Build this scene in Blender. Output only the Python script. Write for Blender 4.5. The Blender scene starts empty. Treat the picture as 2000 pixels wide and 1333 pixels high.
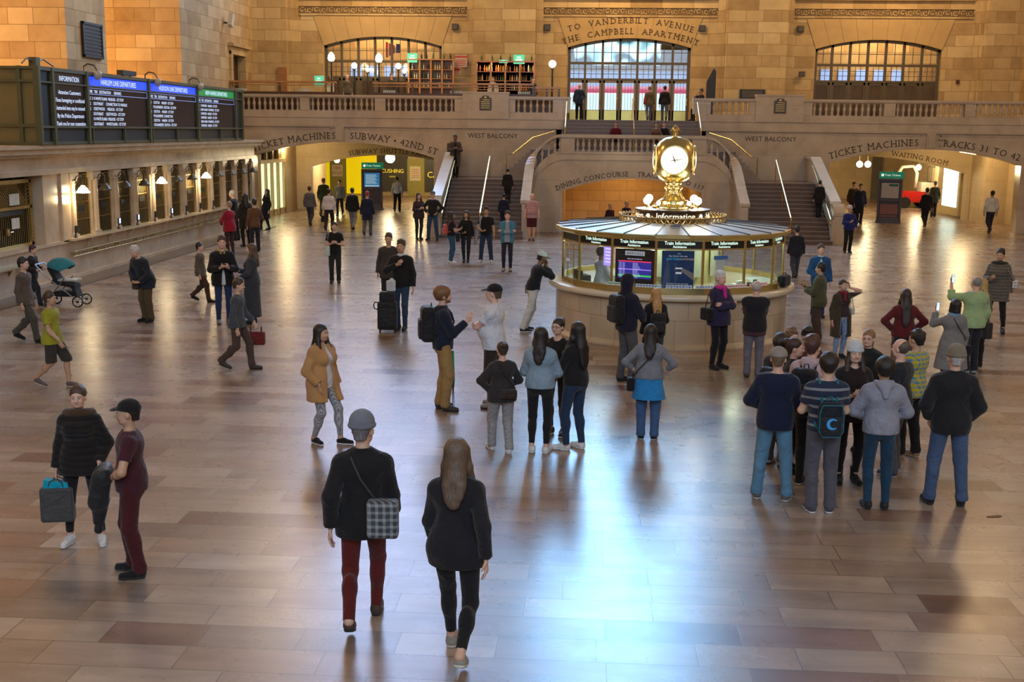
import bpy, math, random
import numpy as np
from mathutils import Vector, Matrix
random.seed(7)
SC = bpy.context.scene
COL = SC.collection
R = math.radians
# ---------------------------------------------------------------- camera
FPX = 2285.0
CX, CY, CH = -1.85, 0.0, 4.35
YAW, PIT, ROL = 0.0636, 0.1782, 0.0118
_f = np.array([-math.sin(YAW)*math.cos(PIT), math.cos(YAW)*math.cos(PIT), -math.sin(PIT)])
_r0 = np.array([math.cos(YAW), math.sin(YAW), 0.0]); _u0 = np.cross(_r0, _f)
_R = _r0*math.cos(ROL)+_u0*math.sin(ROL); _U = -_r0*math.sin(ROL)+_u0*math.cos(ROL)
cam_d = bpy.data.cameras.new('camera'); cam = bpy.data.objects.new('camera', cam_d); COL.objects.link(cam)
cam_d.sensor_width = 36.0; cam_d.lens = FPX/2000*36; cam_d.clip_end = 400
cam.matrix_world = Matrix(((_R[0],_U[0],-_f[0],CX),(_R[1],_U[1],-_f[1],CY),(_R[2],_U[2],-_f[2],CH),(0,0,0,1)))
SC.camera = cam
def ray(px, py): return _f+_R*(px-1000)/FPX-_U*(py-666.5)/FPX
def onz(px, py, z=0.0):
    r = ray(px, py); t = (z-CH)/r[2]; return (CX+r[0]*t, r[1]*t)
def hgt(px, py, Y):                      # height of the point seen at a pixel, at distance Y
    r = ray(px, py); return CH+r[2]*Y/r[1]
# ---------------------------------------------------------------- world, exposure, lights
w = bpy.data.worlds.new('world'); SC.world = w; w.use_nodes = True
bg = w.node_tree.nodes['Background']; bg.inputs[0].default_value = (1.0, 0.74, 0.52, 1); bg.inputs[1].default_value = 0.18
SC.view_settings.view_transform = 'Standard'; SC.view_settings.look = 'None'
SC.view_settings.gamma = 1.0; SC.view_settings.exposure = 0.0; SC.view_settings.use_curve_mapping = False
SC.cycles.max_bounces = 6; SC.cycles.diffuse_bounces = 3; SC.cycles.glossy_bounces = 3
SC.cycles.transparent_max_bounces = 8; SC.cycles.transmission_bounces = 3
SC.cycles.sample_clamp_indirect = 4.0; SC.cycles.caustics_reflective = False; SC.cycles.caustics_refractive = False
SC.cycles.use_denoising = True
WARM = (1.0, 0.66, 0.34)
def lamp(name, kind, loc, power, color=WARM, size=0.5, rot=None, size_y=None, spot=None, spread=None):
    d = bpy.data.lights.new(name, kind); d.energy = power; d.color = color
    if kind == 'AREA':
        d.size = size
        if size_y: d.shape = 'RECTANGLE'; d.size_y = size_y
        if spread: d.spread = spread
    else: d.shadow_soft_size = size
    if kind == 'SPOT': d.spot_size = spot; d.spot_blend = 0.8
    o = bpy.data.objects.new(name, d); COL.objects.link(o); o.location = loc
    if rot is not None: o.rotation_euler = rot
    return o
def aim(o, t):
    o.rotation_euler = (Vector(t)-Vector(o.location)).to_track_quat('-Z', 'Y').to_euler()
# chandeliers of the hall, above and behind the frame
for x in (-13, 13):
    for y, e in ((6, 900), (24, 900), (42, 900)):
        lamp('chandelier_light', 'POINT', (x, y, 13.5), e*1.0, WARM, 1.1)
# tall east windows behind the camera give cool light on the marble facing it
o = lamp('east_window_light', 'AREA', (0, -14, 16), 5200, (0.62, 0.78, 1.0), 20, size_y=14); aim(o, (0, 45, 3))
# lamps in the south gallery, washing the stone piers
lamp('gallery_light', 'POINT', (-23.5, 33.0, 6.2), 1300, (1.0, 0.52, 0.17), .5)
lamp('gallery_light', 'POINT', (-24.5, 44.5, 6.4), 1700, (1.0, 0.52, 0.17), .5)
lamp('gallery_light', 'POINT', (-24.0, 30.0, 9.5), 1000, (1.0, 0.52, 0.17), .5)
# wall washers of the west balcony, high over the bays
for x in (-12.4, 0, 12.3):
    o = lamp('balcony_wash_light', 'AREA', (x, 56.0, 13.5), 420, (1.0, 0.62, 0.26), 3.0, size_y=.6); aim(o, (x, 60, 7.5))

# ---------------------------------------------------------------- materials
MATS = {}
def nodes(name):
    m = bpy.data.materials.new(name); m.use_nodes = True
    nt = m.node_tree; b = nt.nodes['Principled BSDF']; return m, nt, b
def mth(nt, op, a, b=None, c=None):
    n = nt.nodes.new('ShaderNodeMath'); n.operation = op
    for i, v in enumerate((a, b, c)):
        if v is None: continue
        if isinstance(v, (int, float)): n.inputs[i].default_value = v
        else: nt.links.new(v, n.inputs[i])
    return n.outputs[0]
def noise(nt, vec, scale, detail=3, rough=.55, out='Fac'):
    n = nt.nodes.new('ShaderNodeTexNoise'); n.inputs['Scale'].default_value = scale
    n.inputs['Detail'].default_value = detail; n.inputs['Roughness'].default_value = rough
    if vec is not None: nt.links.new(vec, n.inputs['Vector'])
    return n.outputs[out]
def ramp(nt, fac, stops, interp='LINEAR'):
    n = nt.nodes.new('ShaderNodeValToRGB'); nt.links.new(fac, n.inputs[0]); e = n.color_ramp.elements
    n.color_ramp.interpolation = interp
    while len(e) < len(stops): e.new(.5)
    for k, (p, c) in zip(e, stops): k.position = p; k.color = (*c, 1)
    return n.outputs[0]
def mix(nt, fac, a, b, mode='MIX'):
    n = nt.nodes.new('ShaderNodeMix'); n.data_type = 'RGBA'; n.blend_type = mode
    for i, v in ((0, fac), (6, a), (7, b)):
        if isinstance(v, (int, float)): n.inputs[i].default_value = v
        elif isinstance(v, tuple): n.inputs[i].default_value = (*v, 1)
        else: nt.links.new(v, n.inputs[i])
    return n.outputs[2]
def bump(nt, b, h, strength=.3, dist=.01):
    n = nt.nodes.new('ShaderNodeBump'); n.inputs['Strength'].default_value = strength; n.inputs['Distance'].default_value = dist
    nt.links.new(h, n.inputs['Height']); nt.links.new(n.outputs[0], b.inputs['Normal'])
def comb(nt, x, y, z):
    n = nt.nodes.new('ShaderNodeCombineXYZ')
    for i, v in enumerate((x, y, z)):
        if isinstance(v, (int, float)): n.inputs[i].default_value = v
        else: nt.links.new(v, n.inputs[i])
    return n.outputs[0]
def wallcoord(nt):                        # (along the wall, height) whichever way the wall faces
    g = nt.nodes.new('ShaderNodeNewGeometry'); s = nt.nodes.new('ShaderNodeSeparateXYZ'); nt.links.new(g.outputs['Position'], s.inputs[0])
    n = nt.nodes.new('ShaderNodeSeparateXYZ'); nt.links.new(g.outputs['True Normal'], n.inputs[0])
    f = mth(nt, 'GREATER_THAN', mth(nt, 'ABSOLUTE', n.outputs[0]), .7)
    u = mth(nt, 'ADD', mth(nt, 'MULTIPLY', s.outputs[0], mth(nt, 'SUBTRACT', 1.0, f)), mth(nt, 'MULTIPLY', s.outputs[1], f))
    return comb(nt, u, s.outputs[2], 0.0), g.outputs['Position']
def brick(nt, vec, wd, ht, c1=(0,0,0), c2=(1,1,1), mortar=(.5,.5,.5), ms=.01, sm=.1, off=.5, sq=1.0, sqf=2, offf=2):
    n = nt.nodes.new('ShaderNodeTexBrick'); nt.links.new(vec, n.inputs['Vector'])
    n.offset = off; n.offset_frequency = offf; n.squash = sq; n.squash_frequency = sqf
    i = n.inputs; i['Color1'].default_value = (*c1, 1); i['Color2'].default_value = (*c2, 1); i['Mortar'].default_value = (*mortar, 1)
    i['Scale'].default_value = 1.0; i['Mortar Size'].default_value = ms; i['Mortar Smooth'].default_value = sm
    i['Brick Width'].default_value = wd; i['Row Height'].default_value = ht
    return n
def plain(name, col, rough=.6, metal=0.0, var=.12, nscale=6.0, bmp=0.0, spec=None, emit=None, es=0.0, coat=0.0):
    if name in MATS: return MATS[name]
    m, nt, b = nodes(name)
    tc = nt.nodes.new('ShaderNodeTexCoord')
    n = noise(nt, tc.outputs['Object'], nscale, 4)
    c = ramp(nt, n, [(.25, tuple(x*(1-var) for x in col)), (.75, tuple(min(1, x*(1+var)) for x in col))])
    nt.links.new(c, b.inputs['Base Color'])
    b.inputs['Roughness'].default_value = rough; b.inputs['Metallic'].default_value = metal
    if spec is not None: b.inputs['Specular IOR Level'].default_value = spec
    if coat: b.inputs['Coat Weight'].default_value = coat
    if bmp: bump(nt, b, noise(nt, tc.outputs['Object'], nscale*6, 5), bmp, .01)
    if emit is not None:
        b.inputs['Emission Color'].default_value = (*emit, 1); b.inputs['Emission Strength'].default_value = es
    MATS[name] = m; return m
def emis(name, col, s):
    return plain(name, tuple(min(1, c*.8) for c in col), .4, 0, .03, 4, emit=col, es=s)
def stone_mat(name, wd, ht, cols, mortar, rough=.75, ms=.012, sq=.6, b=.35, spec=.3, vein=.25, polar=0.0):
    m, nt, bs = nodes(name); uv, pos = wallcoord(nt)
    if polar:
        tc = nt.nodes.new('ShaderNodeTexCoord'); sp = nt.nodes.new('ShaderNodeSeparateXYZ'); nt.links.new(tc.outputs['Object'], sp.inputs[0])
        uv = comb(nt, mth(nt, 'MULTIPLY', mth(nt, 'ARCTAN2', sp.outputs[1], sp.outputs[0]), polar), sp.outputs[2], 0.0)
    br = brick(nt, uv, wd, ht, ms=ms, sq=sq, off=.42)
    c = ramp(nt, br.outputs['Color'], cols)
    nz = noise(nt, pos, 1.3, 6, .6)
    c = mix(nt, vein, c, ramp(nt, nz, [(.3, tuple(x*.55 for x in cols[0][1])), (.7, tuple(min(1, x*1.15) for x in cols[-1][1]))]))
    c = mix(nt, br.outputs['Fac'], c, mortar)
    nt.links.new(c, bs.inputs['Base Color']); bs.inputs['Roughness'].default_value = rough; bs.inputs['Specular IOR Level'].default_value = spec
    h = mth(nt, 'SUBTRACT', mth(nt, 'MULTIPLY', noise(nt, pos, 22, 4), .25), br.outputs['Fac'])
    bump(nt, bs, h, b, .012)
    MATS[name] = m; return m
M_STONE = stone_mat('caen_stone', 1.55, .54, [(0, (.33,.215,.095)), (.35, (.45,.31,.15)), (.7, (.52,.38,.19)), (1, (.62,.48,.27))], (.24,.155,.07), ms=.010, sq=.55)
M_PASS = stone_mat('passage_stone', 1.9, .7, [(0, (.50,.39,.235)), (1, (.60,.485,.31))], (.40,.30,.17), ms=.006, sq=1, b=.1, rough=.5)
M_VOUS = stone_mat('arch_stone', 40, 40, [(0, (.44,.30,.14)), (1, (.50,.35,.17))], (.4,.28,.13))
M_MARB = stone_mat('balcony_marble', 3.1, 1.12, [(0, (.47,.37,.27)), (1, (.58,.47,.355))], (.31,.24,.17), rough=.16, ms=.004, sq=1, b=.06, spec=.55, vein=.35)
M_BASE = stone_mat('base_marble', 1.7, 1.0, [(0, (.27,.20,.14)), (1, (.37,.28,.2))], (.17,.125,.085), rough=.25, ms=.005, sq=1, b=.06, spec=.5, vein=.35)
M_LIT = plain('lit_coping_marble', (.56,.52,.45), .14, 0, .1, 1.5, spec=.6)  # coping marble coloured pale for the window light it catches
M_TICK = plain('ticket_marble', (.56,.43,.30), .22, 0, .18, 1.6, spec=.5)
M_ORN = plain('frieze_shade', (.15,.10,.05), .8, 0, .15, 3)  # frieze ground coloured dark as the shade behind the carved scroll
def floor_mat():
    m, nt, b = nodes('marble_paving')
    g = nt.nodes.new('ShaderNodeNewGeometry'); s = nt.nodes.new('ShaderNodeSeparateXYZ'); nt.links.new(g.outputs['Position'], s.inputs[0])
    vec = comb(nt, s.outputs[0], s.outputs[1], 0)
    br = brick(nt, vec, 1.18, .435, ms=.0055, sq=.72, off=.37, sqf=3, sm=.2)
    c = ramp(nt, br.outputs['Color'], [(0, (0.140,0.076,0.053)), (.10, (0.237,0.142,0.107)), (.25, (0.335,0.240,0.181)), (.42, (0.233,0.178,0.142)), (.6, (0.372,0.285,0.224)), (.78, (0.307,0.236,0.185)), (.9, (0.419,0.338,0.275)), (1, (0.251,0.160,0.125))])
    vr = comb(nt, mth(nt, 'ADD', mth(nt, 'MULTIPLY', s.outputs[0], .5), mth(nt, 'MULTIPLY', br.outputs['Color'], 17.0)), mth(nt, 'ADD', mth(nt, 'MULTIPLY', s.outputs[1], 1.8), mth(nt, 'MULTIPLY', br.outputs['Color'], 9.0)), 0)
    v1 = noise(nt, vr, 1.7, 6, .6)
    c = mix(nt, .85, c, ramp(nt, v1, [(.28, (.62,.60,.59)), (.5, (.96,.95,.94)), (.72, (1.25,1.24,1.22))]), 'MULTIPLY')
    c = mix(nt, mth(nt, 'MULTIPLY', br.outputs['Fac'], .8), c, (.09,.065,.05))
    nt.links.new(c, b.inputs['Base Color'])
    b.inputs['Specular IOR Level'].default_value = .72
    r = mth(nt, 'ADD', .235, mth(nt, 'MULTIPLY', noise(nt, g.outputs['Position'], 2.5, 4), .09))
    nt.links.new(r, b.inputs['Roughness'])
    bump(nt, b, mth(nt, 'SUBTRACT', mth(nt, 'MULTIPLY', noise(nt, g.outputs['Position'], .9, 3), .5), br.outputs['Fac']), .12, .004)
    return m
M_FLOOR = floor_mat()
M_BRASS = plain('brass', (.78,.63,.28), .24, 1.0, .08, 5)
M_BRASSD = plain('aged_brass', (.48,.33,.13), .38, 1.0, .15, 8)
M_BRONZE = plain('dark_bronze', (.075,.055,.038), .4, .6, .1, 6)
M_BLACK = plain('black_paint', (.012,.012,.013), .5, 0, .1, 5)
M_GREEN = plain('board_green', (.085,.088,.042), .45, .2, .12, 5)
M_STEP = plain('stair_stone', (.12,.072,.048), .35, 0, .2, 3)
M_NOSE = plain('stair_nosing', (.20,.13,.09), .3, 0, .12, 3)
M_INK = plain('incised_letter', (.055,.035,.02), .8, 0, .1, 6)
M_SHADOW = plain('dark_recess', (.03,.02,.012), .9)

# ---------------------------------------------------------------- mesh helpers
def newobj(name, me, mat=None, parent=None, smooth=False):
    o = bpy.data.objects.new(name, me); COL.objects.link(o)
    if mat is not None:
        for mm in (mat if isinstance(mat, (list, tuple)) else [mat]): me.materials.append(mm)
    if parent is not None: o.parent = parent
    if smooth: me.polygons.foreach_set('use_smooth', [True]*len(me.polygons))
    return o
def tag(o, label=None, cat=None, group=None, kind=None):
    if label: o['label'] = label
    if cat: o['category'] = cat
    if group: o['group'] = group
    if kind: o['kind'] = kind
    return o
def empty(name, loc=(0,0,0), rz=0.0, **k):
    o = bpy.data.objects.new(name, None); COL.objects.link(o); o.location = loc; o.rotation_euler = (0,0,rz); o.empty_display_size = .1
    return tag(o, **k)
def copy_tree(o, parent=None, loc=None, rz=None):
    c = o.copy(); COL.objects.link(c)
    if parent is not None: c.parent = parent
    if loc is not None: c.location = loc
    if rz is not None: c.rotation_euler[2] = rz
    for ch in [x for x in KIDS.get(o.name, [])]: copy_tree(ch, c)
    return c
KIDS = {}
class MB:
    def __init__(s): s.v = []; s.f = []; s.m = []; s.mi = 0
    def add(s, v, f):
        b = len(s.v); s.v += [tuple(p) for p in v]; s.f += [tuple(i+b for i in q) for q in f]; s.m += [s.mi]*len(f); return s
    def box(s, x0, x1, y0, y1, z0, z1):
        return s.add([(x0,y0,z0),(x1,y0,z0),(x1,y1,z0),(x0,y1,z0),(x0,y0,z1),(x1,y0,z1),(x1,y1,z1),(x0,y1,z1)],
              [(0,3,2,1),(4,5,6,7),(0,1,5,4),(1,2,6,5),(2,3,7,6),(3,0,4,7)])
    def hexa(s, p): return s.add(p, [(0,3,2,1),(4,5,6,7),(0,1,5,4),(1,2,6,5),(2,3,7,6),(3,0,4,7)])
    def bx(s, c, h, rz=0.0, tilt=None):       # centred box, turned
        M = Matrix.Rotation(rz, 3, 'Z')
        if tilt is not None: M = M @ Matrix.Rotation(tilt, 3, 'X')
        pts = [(-1,-1,-1),(1,-1,-1),(1,1,-1),(-1,1,-1),(-1,-1,1),(1,-1,1),(1,1,1),(-1,1,1)]
        return s.hexa([Vector(c)+M @ Vector((p[0]*h[0],p[1]*h[1],p[2]*h[2])) for p in pts])
    def prism(s, poly, axis, a, b):           # poly in the two other axes
        n = len(poly)
        def P(u, v, w): return {'x': (w,u,v), 'y': (u,w,v), 'z': (u,v,w)}[axis]
        v = [P(u,t,a) for u, t in poly]+[P(u,t,b) for u, t in poly]
        return s.add(v, [tuple(range(n))[::-1], tuple(range(n, 2*n))]+[(i,(i+1)%n,(i+1)%n+n,i+n) for i in range(n)])
    def lathe(s, prof, c=(0,0,0), n=16, a0=0.0, a1=2*math.pi, closed=True):
        v = []; full = abs(a1-a0-2*math.pi) < 1e-6; k = n if full else n+1
        for r, z in prof:
            for i in range(k):
                a = a0+(a1-a0)*i/n; v.append((c[0]+r*math.cos(a), c[1]+r*math.sin(a), c[2]+z))
        f = []
        for j in range(len(prof)-1):
            for i in range(n):
                i2 = (i+1) % k; f.append((j*k+i, j*k+i2, (j+1)*k+i2, (j+1)*k+i))
        if full and closed:
            f.append(tuple(range(k))[::-1]); f.append(tuple(range((len(prof)-1)*k, len(prof)*k)))
        return s.add(v, f)
    def tube(s, path, r, n=8, caps=True):
        P = [Vector(p) for p in path]; v = []; rr = r if isinstance(r, (list, tuple)) else [r]*len(P)
        up = None
        for i, p in enumerate(P):
            t = (P[min(i+1, len(P)-1)]-P[max(i-1, 0)]).normalized()
            if up is None: up = Vector((0,0,1)) if abs(t.z) < .9 else Vector((1,0,0))
            a = t.cross(up)
            if a.length < 1e-5: a = t.cross(Vector((0,1,0)))
            a.normalize(); b = a.cross(t); up = b
            for k in range(n):
                an = 2*math.pi*k/n; v.append(p+a*math.cos(an)*rr[i]+b*math.sin(an)*rr[i])
        f = []
        for i in range(len(P)-1):
            for k in range(n): f.append((i*n+k, i*n+(k+1)%n, (i+1)*n+(k+1)%n, (i+1)*n+k))
        if caps: f.append(tuple(range(n))[::-1]); f.append(tuple(range((len(P)-1)*n, len(P)*n)))
        return s.add(v, f)
    def sphere(s, c, r, nu=12, nv=8, sc=(1,1,1)):
        pr = []
        v = []; f = []
        for j in range(nv+1):
            th = math.pi*j/nv
            for i in range(nu):
                a = 2*math.pi*i/nu
                v.append((c[0]+r*sc[0]*math.sin(th)*math.cos(a), c[1]+r*sc[1]*math.sin(th)*math.sin(a), c[2]+r*sc[2]*math.cos(th)))
        for j in range(nv):
            for i in range(nu): f.append((j*nu+i, (j+1)*nu+i, (j+1)*nu+(i+1)%nu, j*nu+(i+1)%nu))
        return s.add(v, f)
    def mesh(s, name):
        me = bpy.data.meshes.new(name); me.from_pydata(s.v, [], s.f)
        if any(s.m): me.polygons.foreach_set('material_index', s.m)
        me.update(); return me
    def build(s, name, mat, parent=None, smooth=False):
        o = newobj(name, s.mesh(name), mat, parent, smooth)
        if parent is not None: KIDS.setdefault(parent.name, []).append(o)
        return o
def struct(o): o['kind'] = 'structure'; return o
def clone(o, parent, loc=(0,0,0), rz=0.0):
    c = bpy.data.objects.new(o.name.split('.')[0], o.data); COL.objects.link(c); c.parent = parent; c.location = loc; c.rotation_euler = (0,0,rz)
    KIDS.setdefault(parent.name, []).append(c); return c
# ---- lettering: glyph meshes of the built-in font, laid on a path
GL = {}
def glyph(ch):
    if ch in GL: return GL[ch]
    cu = bpy.data.curves.new('glyph', 'FONT'); cu.body = ch; cu.size = 1.0; cu.resolution_u = 2
    ob = bpy.data.objects.new('glyph', cu); COL.objects.link(ob)
    dg = bpy.context.evaluated_depsgraph_get(); dg.update(); me = ob.evaluated_get(dg).to_mesh()
    v = [tuple(x.co) for x in me.vertices]; f = [tuple(p.vertices) for p in me.polygons]
    ob.evaluated_get(dg).to_mesh_clear()
    cu.body = ch+'I'; dg = bpy.context.evaluated_depsgraph_get(); dg.update(); me = ob.evaluated_get(dg).to_mesh()
    xs = [x.co.x for x in me.vertices]; ob.evaluated_get(dg).to_mesh_clear()
    cu.body = 'I'; dg = bpy.context.evaluated_depsgraph_get(); dg.update(); me = ob.evaluated_get(dg).to_mesh()
    xi = [x.co.x for x in me.vertices]; ob.evaluated_get(dg).to_mesh_clear()
    adv = max(xs)-max(xi) if v else .3
    bpy.data.objects.remove(ob); bpy.data.curves.remove(cu)
    GL[ch] = (v, f, adv); return GL[ch]
def textw(s, size, sp=1.0): return sum((glyph(c)[2] if c != ' ' else .3)*size*sp for c in s)
def put_text(mb, s, origin, size, ux, uz, sp=1.0, align='C', xs=1.0, off=.0):
    """letters in the plane (ux, uz) starting at origin"""
    ux = Vector(ux); uz = Vector(uz); o = Vector(origin); wd = textw(s, size, sp)*xs
    x = -wd/2 if align == 'C' else 0.0
    for c in s:
        if c != ' ':
            v, f, a = glyph(c); mb.add([o+ux*(x+p[0]*size*xs)+uz*(p[1]*size) for p in v], f)
        x += (glyph(c)[2] if c != ' ' else .3)*size*sp*xs
def arc_text(mb, s, cx, zc, rad, y, size, a_mid, sp=1.15, serif=True):
    """letters upright on a circle of the wall plane y; a_mid in radians from the top, + to the right"""
    wd = textw(s, size, sp); x = -wd/2
    for c in s:
        a = (glyph(c)[2] if c != ' ' else .33)*size*sp
        th = a_mid+(x+a/2)/rad
        ux = Vector((math.cos(th), 0, -math.sin(th))); uz = Vector((math.sin(th), 0, math.cos(th)))
        base = Vector((cx, y, zc))+uz*rad
        if c != ' ':
            v, f, aa = glyph(c); w0 = max(p[0] for p in v)+min(p[0] for p in v)
            mb.add([base+ux*((p[0]-w0/2)*size)+uz*(p[1]*size) for p in v], f)
            if serif and c in 'TIHNMKAPRFVWUEBLDXY':   # feet and caps of the cut roman letters
                xs_ = [p[0] for p in v]; lo, hi = min(xs_)-w0/2, max(xs_)-w0/2; t = .07*size
                def bar(xc, zb, hw):
                    p0 = base+ux*((xc-hw)*size)+uz*(zb*size); p1 = base+ux*((xc+hw)*size)+uz*(zb*size)
                    mb.add([p0, p1, p1+uz*t, p0+uz*t], [(0,1,2,3)])
                bot = {'T':[0],'I':[0],'H':[lo+.06,hi-.06],'N':[lo+.06],'M':[lo+.06,hi-.06],'K':[lo+.06,hi-.06],'A':[lo+.05,hi-.05],'P':[lo+.06],'R':[lo+.06,hi-.05],'F':[lo+.06],'E':[lo+.04],'B':[lo+.02],'L':[lo+.04],'D':[lo+.02],'X':[lo+.05,hi-.05],'Y':[0]}.get(c, [])
                top = {'I':[0],'H':[lo+.06,hi-.06],'N':[lo+.04,hi-.06],'M':[lo+.06,hi-.06],'K':[lo+.06,hi-.08],'V':[lo+.05,hi-.05],'W':[lo+.05,hi-.05],'U':[lo+.06,hi-.06],'X':[lo+.05,hi-.05],'Y':[lo+.05,hi-.05],'L':[lo+.06],'P':[lo+.02],'R':[lo+.02],'B':[lo+.02],'D':[lo+.02],'E':[lo+.04],'F':[lo+.04]}.get(c, [])
                for q in bot: bar(q, 0, .11)
                for q in top: bar(q, .66, .11)
        x += a
# ================================================================ floor
def xa_(px, py=140, Y=59.5): r = ray(px, py); return CX+r[0]*Y/r[1]
mb = MB()
for r in ((-34,34,-8,50.9), (-34,-2.98,50.9,84), (2.98,34,50.9,84), (-2.98,2.98,58.5,84)):
    mb.add([(r[0],r[2],0),(r[1],r[2],0),(r[1],r[3],0),(r[0],r[3],0)], [(0,1,2,3)])
struct(mb.build('floor', M_FLOOR))
mb = MB(); mb.box(-2.98, 2.98, 50.9, 58.5, -.62, -.55); struct(mb.build('floor_ramp', M_BASE))
mb = MB(); mb.box(-16.75, -15.7, 24, 51.3, .002, .03); struct(mb.build('trim_1', plain('dark_border_marble', (.13,.095,.07), .25, 0, .25, 1.2)))

def strips(mb, x0, x1, z0, z1, y0, y1, ops, n=20):
    """solid wall across X with arched openings ops = (cx, half width, z bottom, z spring, z crown)"""
    xs = x0
    for cx, hw, zb, zs, zc in sorted(ops):
        if cx-hw > xs: mb.box(xs, cx-hw, y0, y1, z0, z1)
        s = zc-zs; rad = (hw*hw+s*s)/(2*s) if s > 0 else 1e6; c = zc-rad
        def za(x): return c+math.sqrt(max(0, rad*rad-(x-cx)**2))
        for i in range(n):
            a = cx-hw+2*hw*i/n; b = cx-hw+2*hw*(i+1)/n
            mb.hexa([(a,y0,za(a)),(b,y0,za(b)),(b,y1,za(b)),(a,y1,za(a)),(a,y0,z1),(b,y0,z1),(b,y1,z1),(a,y1,z1)])
            if zb > z0: mb.box(a, b, y0, y1, z0, zb)
        xs = cx+hw
    if xs < x1: mb.box(xs, x1, y0, y1, z0, z1)
    return mb
def arcz(cx, hw, zs, zc):
    s = zc-zs; rad = (hw*hw+s*s)/(2*s); c = zc-rad
    return lambda x: c+math.sqrt(max(0, rad*rad-(x-cx)**2)), rad, c
ZB = 4.87                               # balcony floor
BAYS = ((-12.4,3.0), (0.0,3.05), (12.2,3.05))
BX = ((-16.65,-8.1), (-4.3,4.3), (8.0,16.65))
# ---------------------------------------------------------------- west wall above the balcony
mb = MB()
UP = [(c, 3.95, 11.6, 28.5, 31.6) for c, h in BAYS]
for (c, h), (xa, xb) in zip(BAYS, BX):
    strips(mb, xa, xb, ZB, 11.4, 60.15, 61.0, [(c, h, ZB, 8.47, 8.93)], 26)
strips(mb, -19.5, 19.5, 11.4, 34, 60.15, 61.0, UP, 16)
struct(mb.build('wall_west', M_STONE))
mb = MB()                               # pilasters between the bays: stepped edges
for x0, x1 in ((-8.1,-4.3), (4.3,8.0), (-19.5,-16.65), (16.65,19.5)):
    mb.box(x0, x1, 60.0, 61.0, ZB, 29)
    a, b = x0+.25, x1-.25
    mb.box(a, b, 59.78, 60.0, ZB, 29)
    if x1-x0 < 4 and abs(x0) < 9: mb.box(a+.12, b-.12, 59.55, 59.78, ZB, 29)
    else:
        s = -1 if x0 < 0 else 1
        mb.box(*(sorted((s*17.15, s*19.5))), 59.55, 59.78, ZB, 29)
struct(mb.build('trim_2', M_STONE))
mb = MB(); mo = MB()                    # frieze bands and string courses
for xa, xb in BX:
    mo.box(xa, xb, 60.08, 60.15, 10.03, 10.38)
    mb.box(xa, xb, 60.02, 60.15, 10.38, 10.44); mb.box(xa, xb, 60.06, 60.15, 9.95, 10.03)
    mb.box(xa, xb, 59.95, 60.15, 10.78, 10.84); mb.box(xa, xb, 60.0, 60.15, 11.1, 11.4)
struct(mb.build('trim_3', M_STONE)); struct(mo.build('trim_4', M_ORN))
for xa, xb in BX:                       # running scroll carved on the frieze
    mo = MB(); n = int((xb-xa)/.36); q = (xb-xa)/n
    for i in range(n):
        c_ = xa+(i+.5)*q; s_ = 1 if i % 2 else -1
        mo.tube([(c_+.14*math.cos(t)*(.3+.7*t/5.5), 60.07, 10.205+s_*.13*math.sin(t)*(.3+.7*t/5.5)) for t in [k*.55 for k in range(11)]], .030, 4)
        mo.tube([(c_+.14, 60.07, 10.205-s_*.05), (c_+q*.5, 60.07, 10.205+s_*.13), (c_+q*.8, 60.07, 10.205+s_*.05)], .028, 4)
    struct(mo.build('trim_8', M_STONE))
# carved band on the pilaster flanks: voussoir stones over every arch
for bi, ((c, h), (xa, xb)) in enumerate(zip(BAYS, BX)):
    za, rad, cz = arcz(c, h, 8.47, 8.93); mb = MB(); n = 9
    for i in range(n):
        u0, u1 = -1+2*i/n, -1+2*(i+1)/n; g = .006
        xb0, xb1 = c+h*u0+g, c+h*u1-g; f = 1.17
        xt0, xt1 = c+h*f*u0+g, c+h*f*u1-g
        mb.hexa([(xb0,60.11,za(min(max(xb0,c-h),c+h))+.005),(xb1,60.11,za(xb1)+.005),(xb1,60.2,za(xb1)+.005),(xb0,60.2,za(xb0)+.005),
                 (xt0,60.11,9.92),(xt1,60.11,9.92),(xt1,60.2,9.92),(xt0,60.2,9.92)])
    struct(mb.build('trim_5', M_VOUS))
mb = MB()
za, rad, cz = arcz(0, 3.05, 8.47, 8.93)
arc_text(mb, 'TO  VANDERBILT  AVENUE', 0, cz, rad+.72, 60.095, .40, 0, 1.28)
arc_text(mb, 'THE  CAMPBELL  APARTMENT', 0, cz, rad+.2, 60.095, .40, 0, 1.26)
tag(mb.build('inscription', M_INK), 'two curved lines of cut letters over the balcony doors naming the avenue', 'inscription')
# small square loudspeaker grilles beside the arches
k = 0
for x, z, d in ((-8.72,9.42,'left of the broad pilaster with lit bar shelves'), (-4.1,9.42,'at the upper left of the avenue inscription'), (3.55,9.42,'at the upper right of the avenue inscription'), (8.35,9.42,'at the upper left of the dark right-hand arch')):
    e = empty('loudspeaker', (x, 60.15, z), label='square black loudspeaker on the wall '+d, cat='loudspeaker', group='wall loudspeakers')
    m1 = MB(); m1.box(-.15,.15,-.16,0,-.15,.15); m1.build('housing', M_BLACK, e)
    m1 = MB(); m1.box(-.125,.125,-.175,-.16,-.125,.125); m1.build('grille', M_BRONZE, e)

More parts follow.
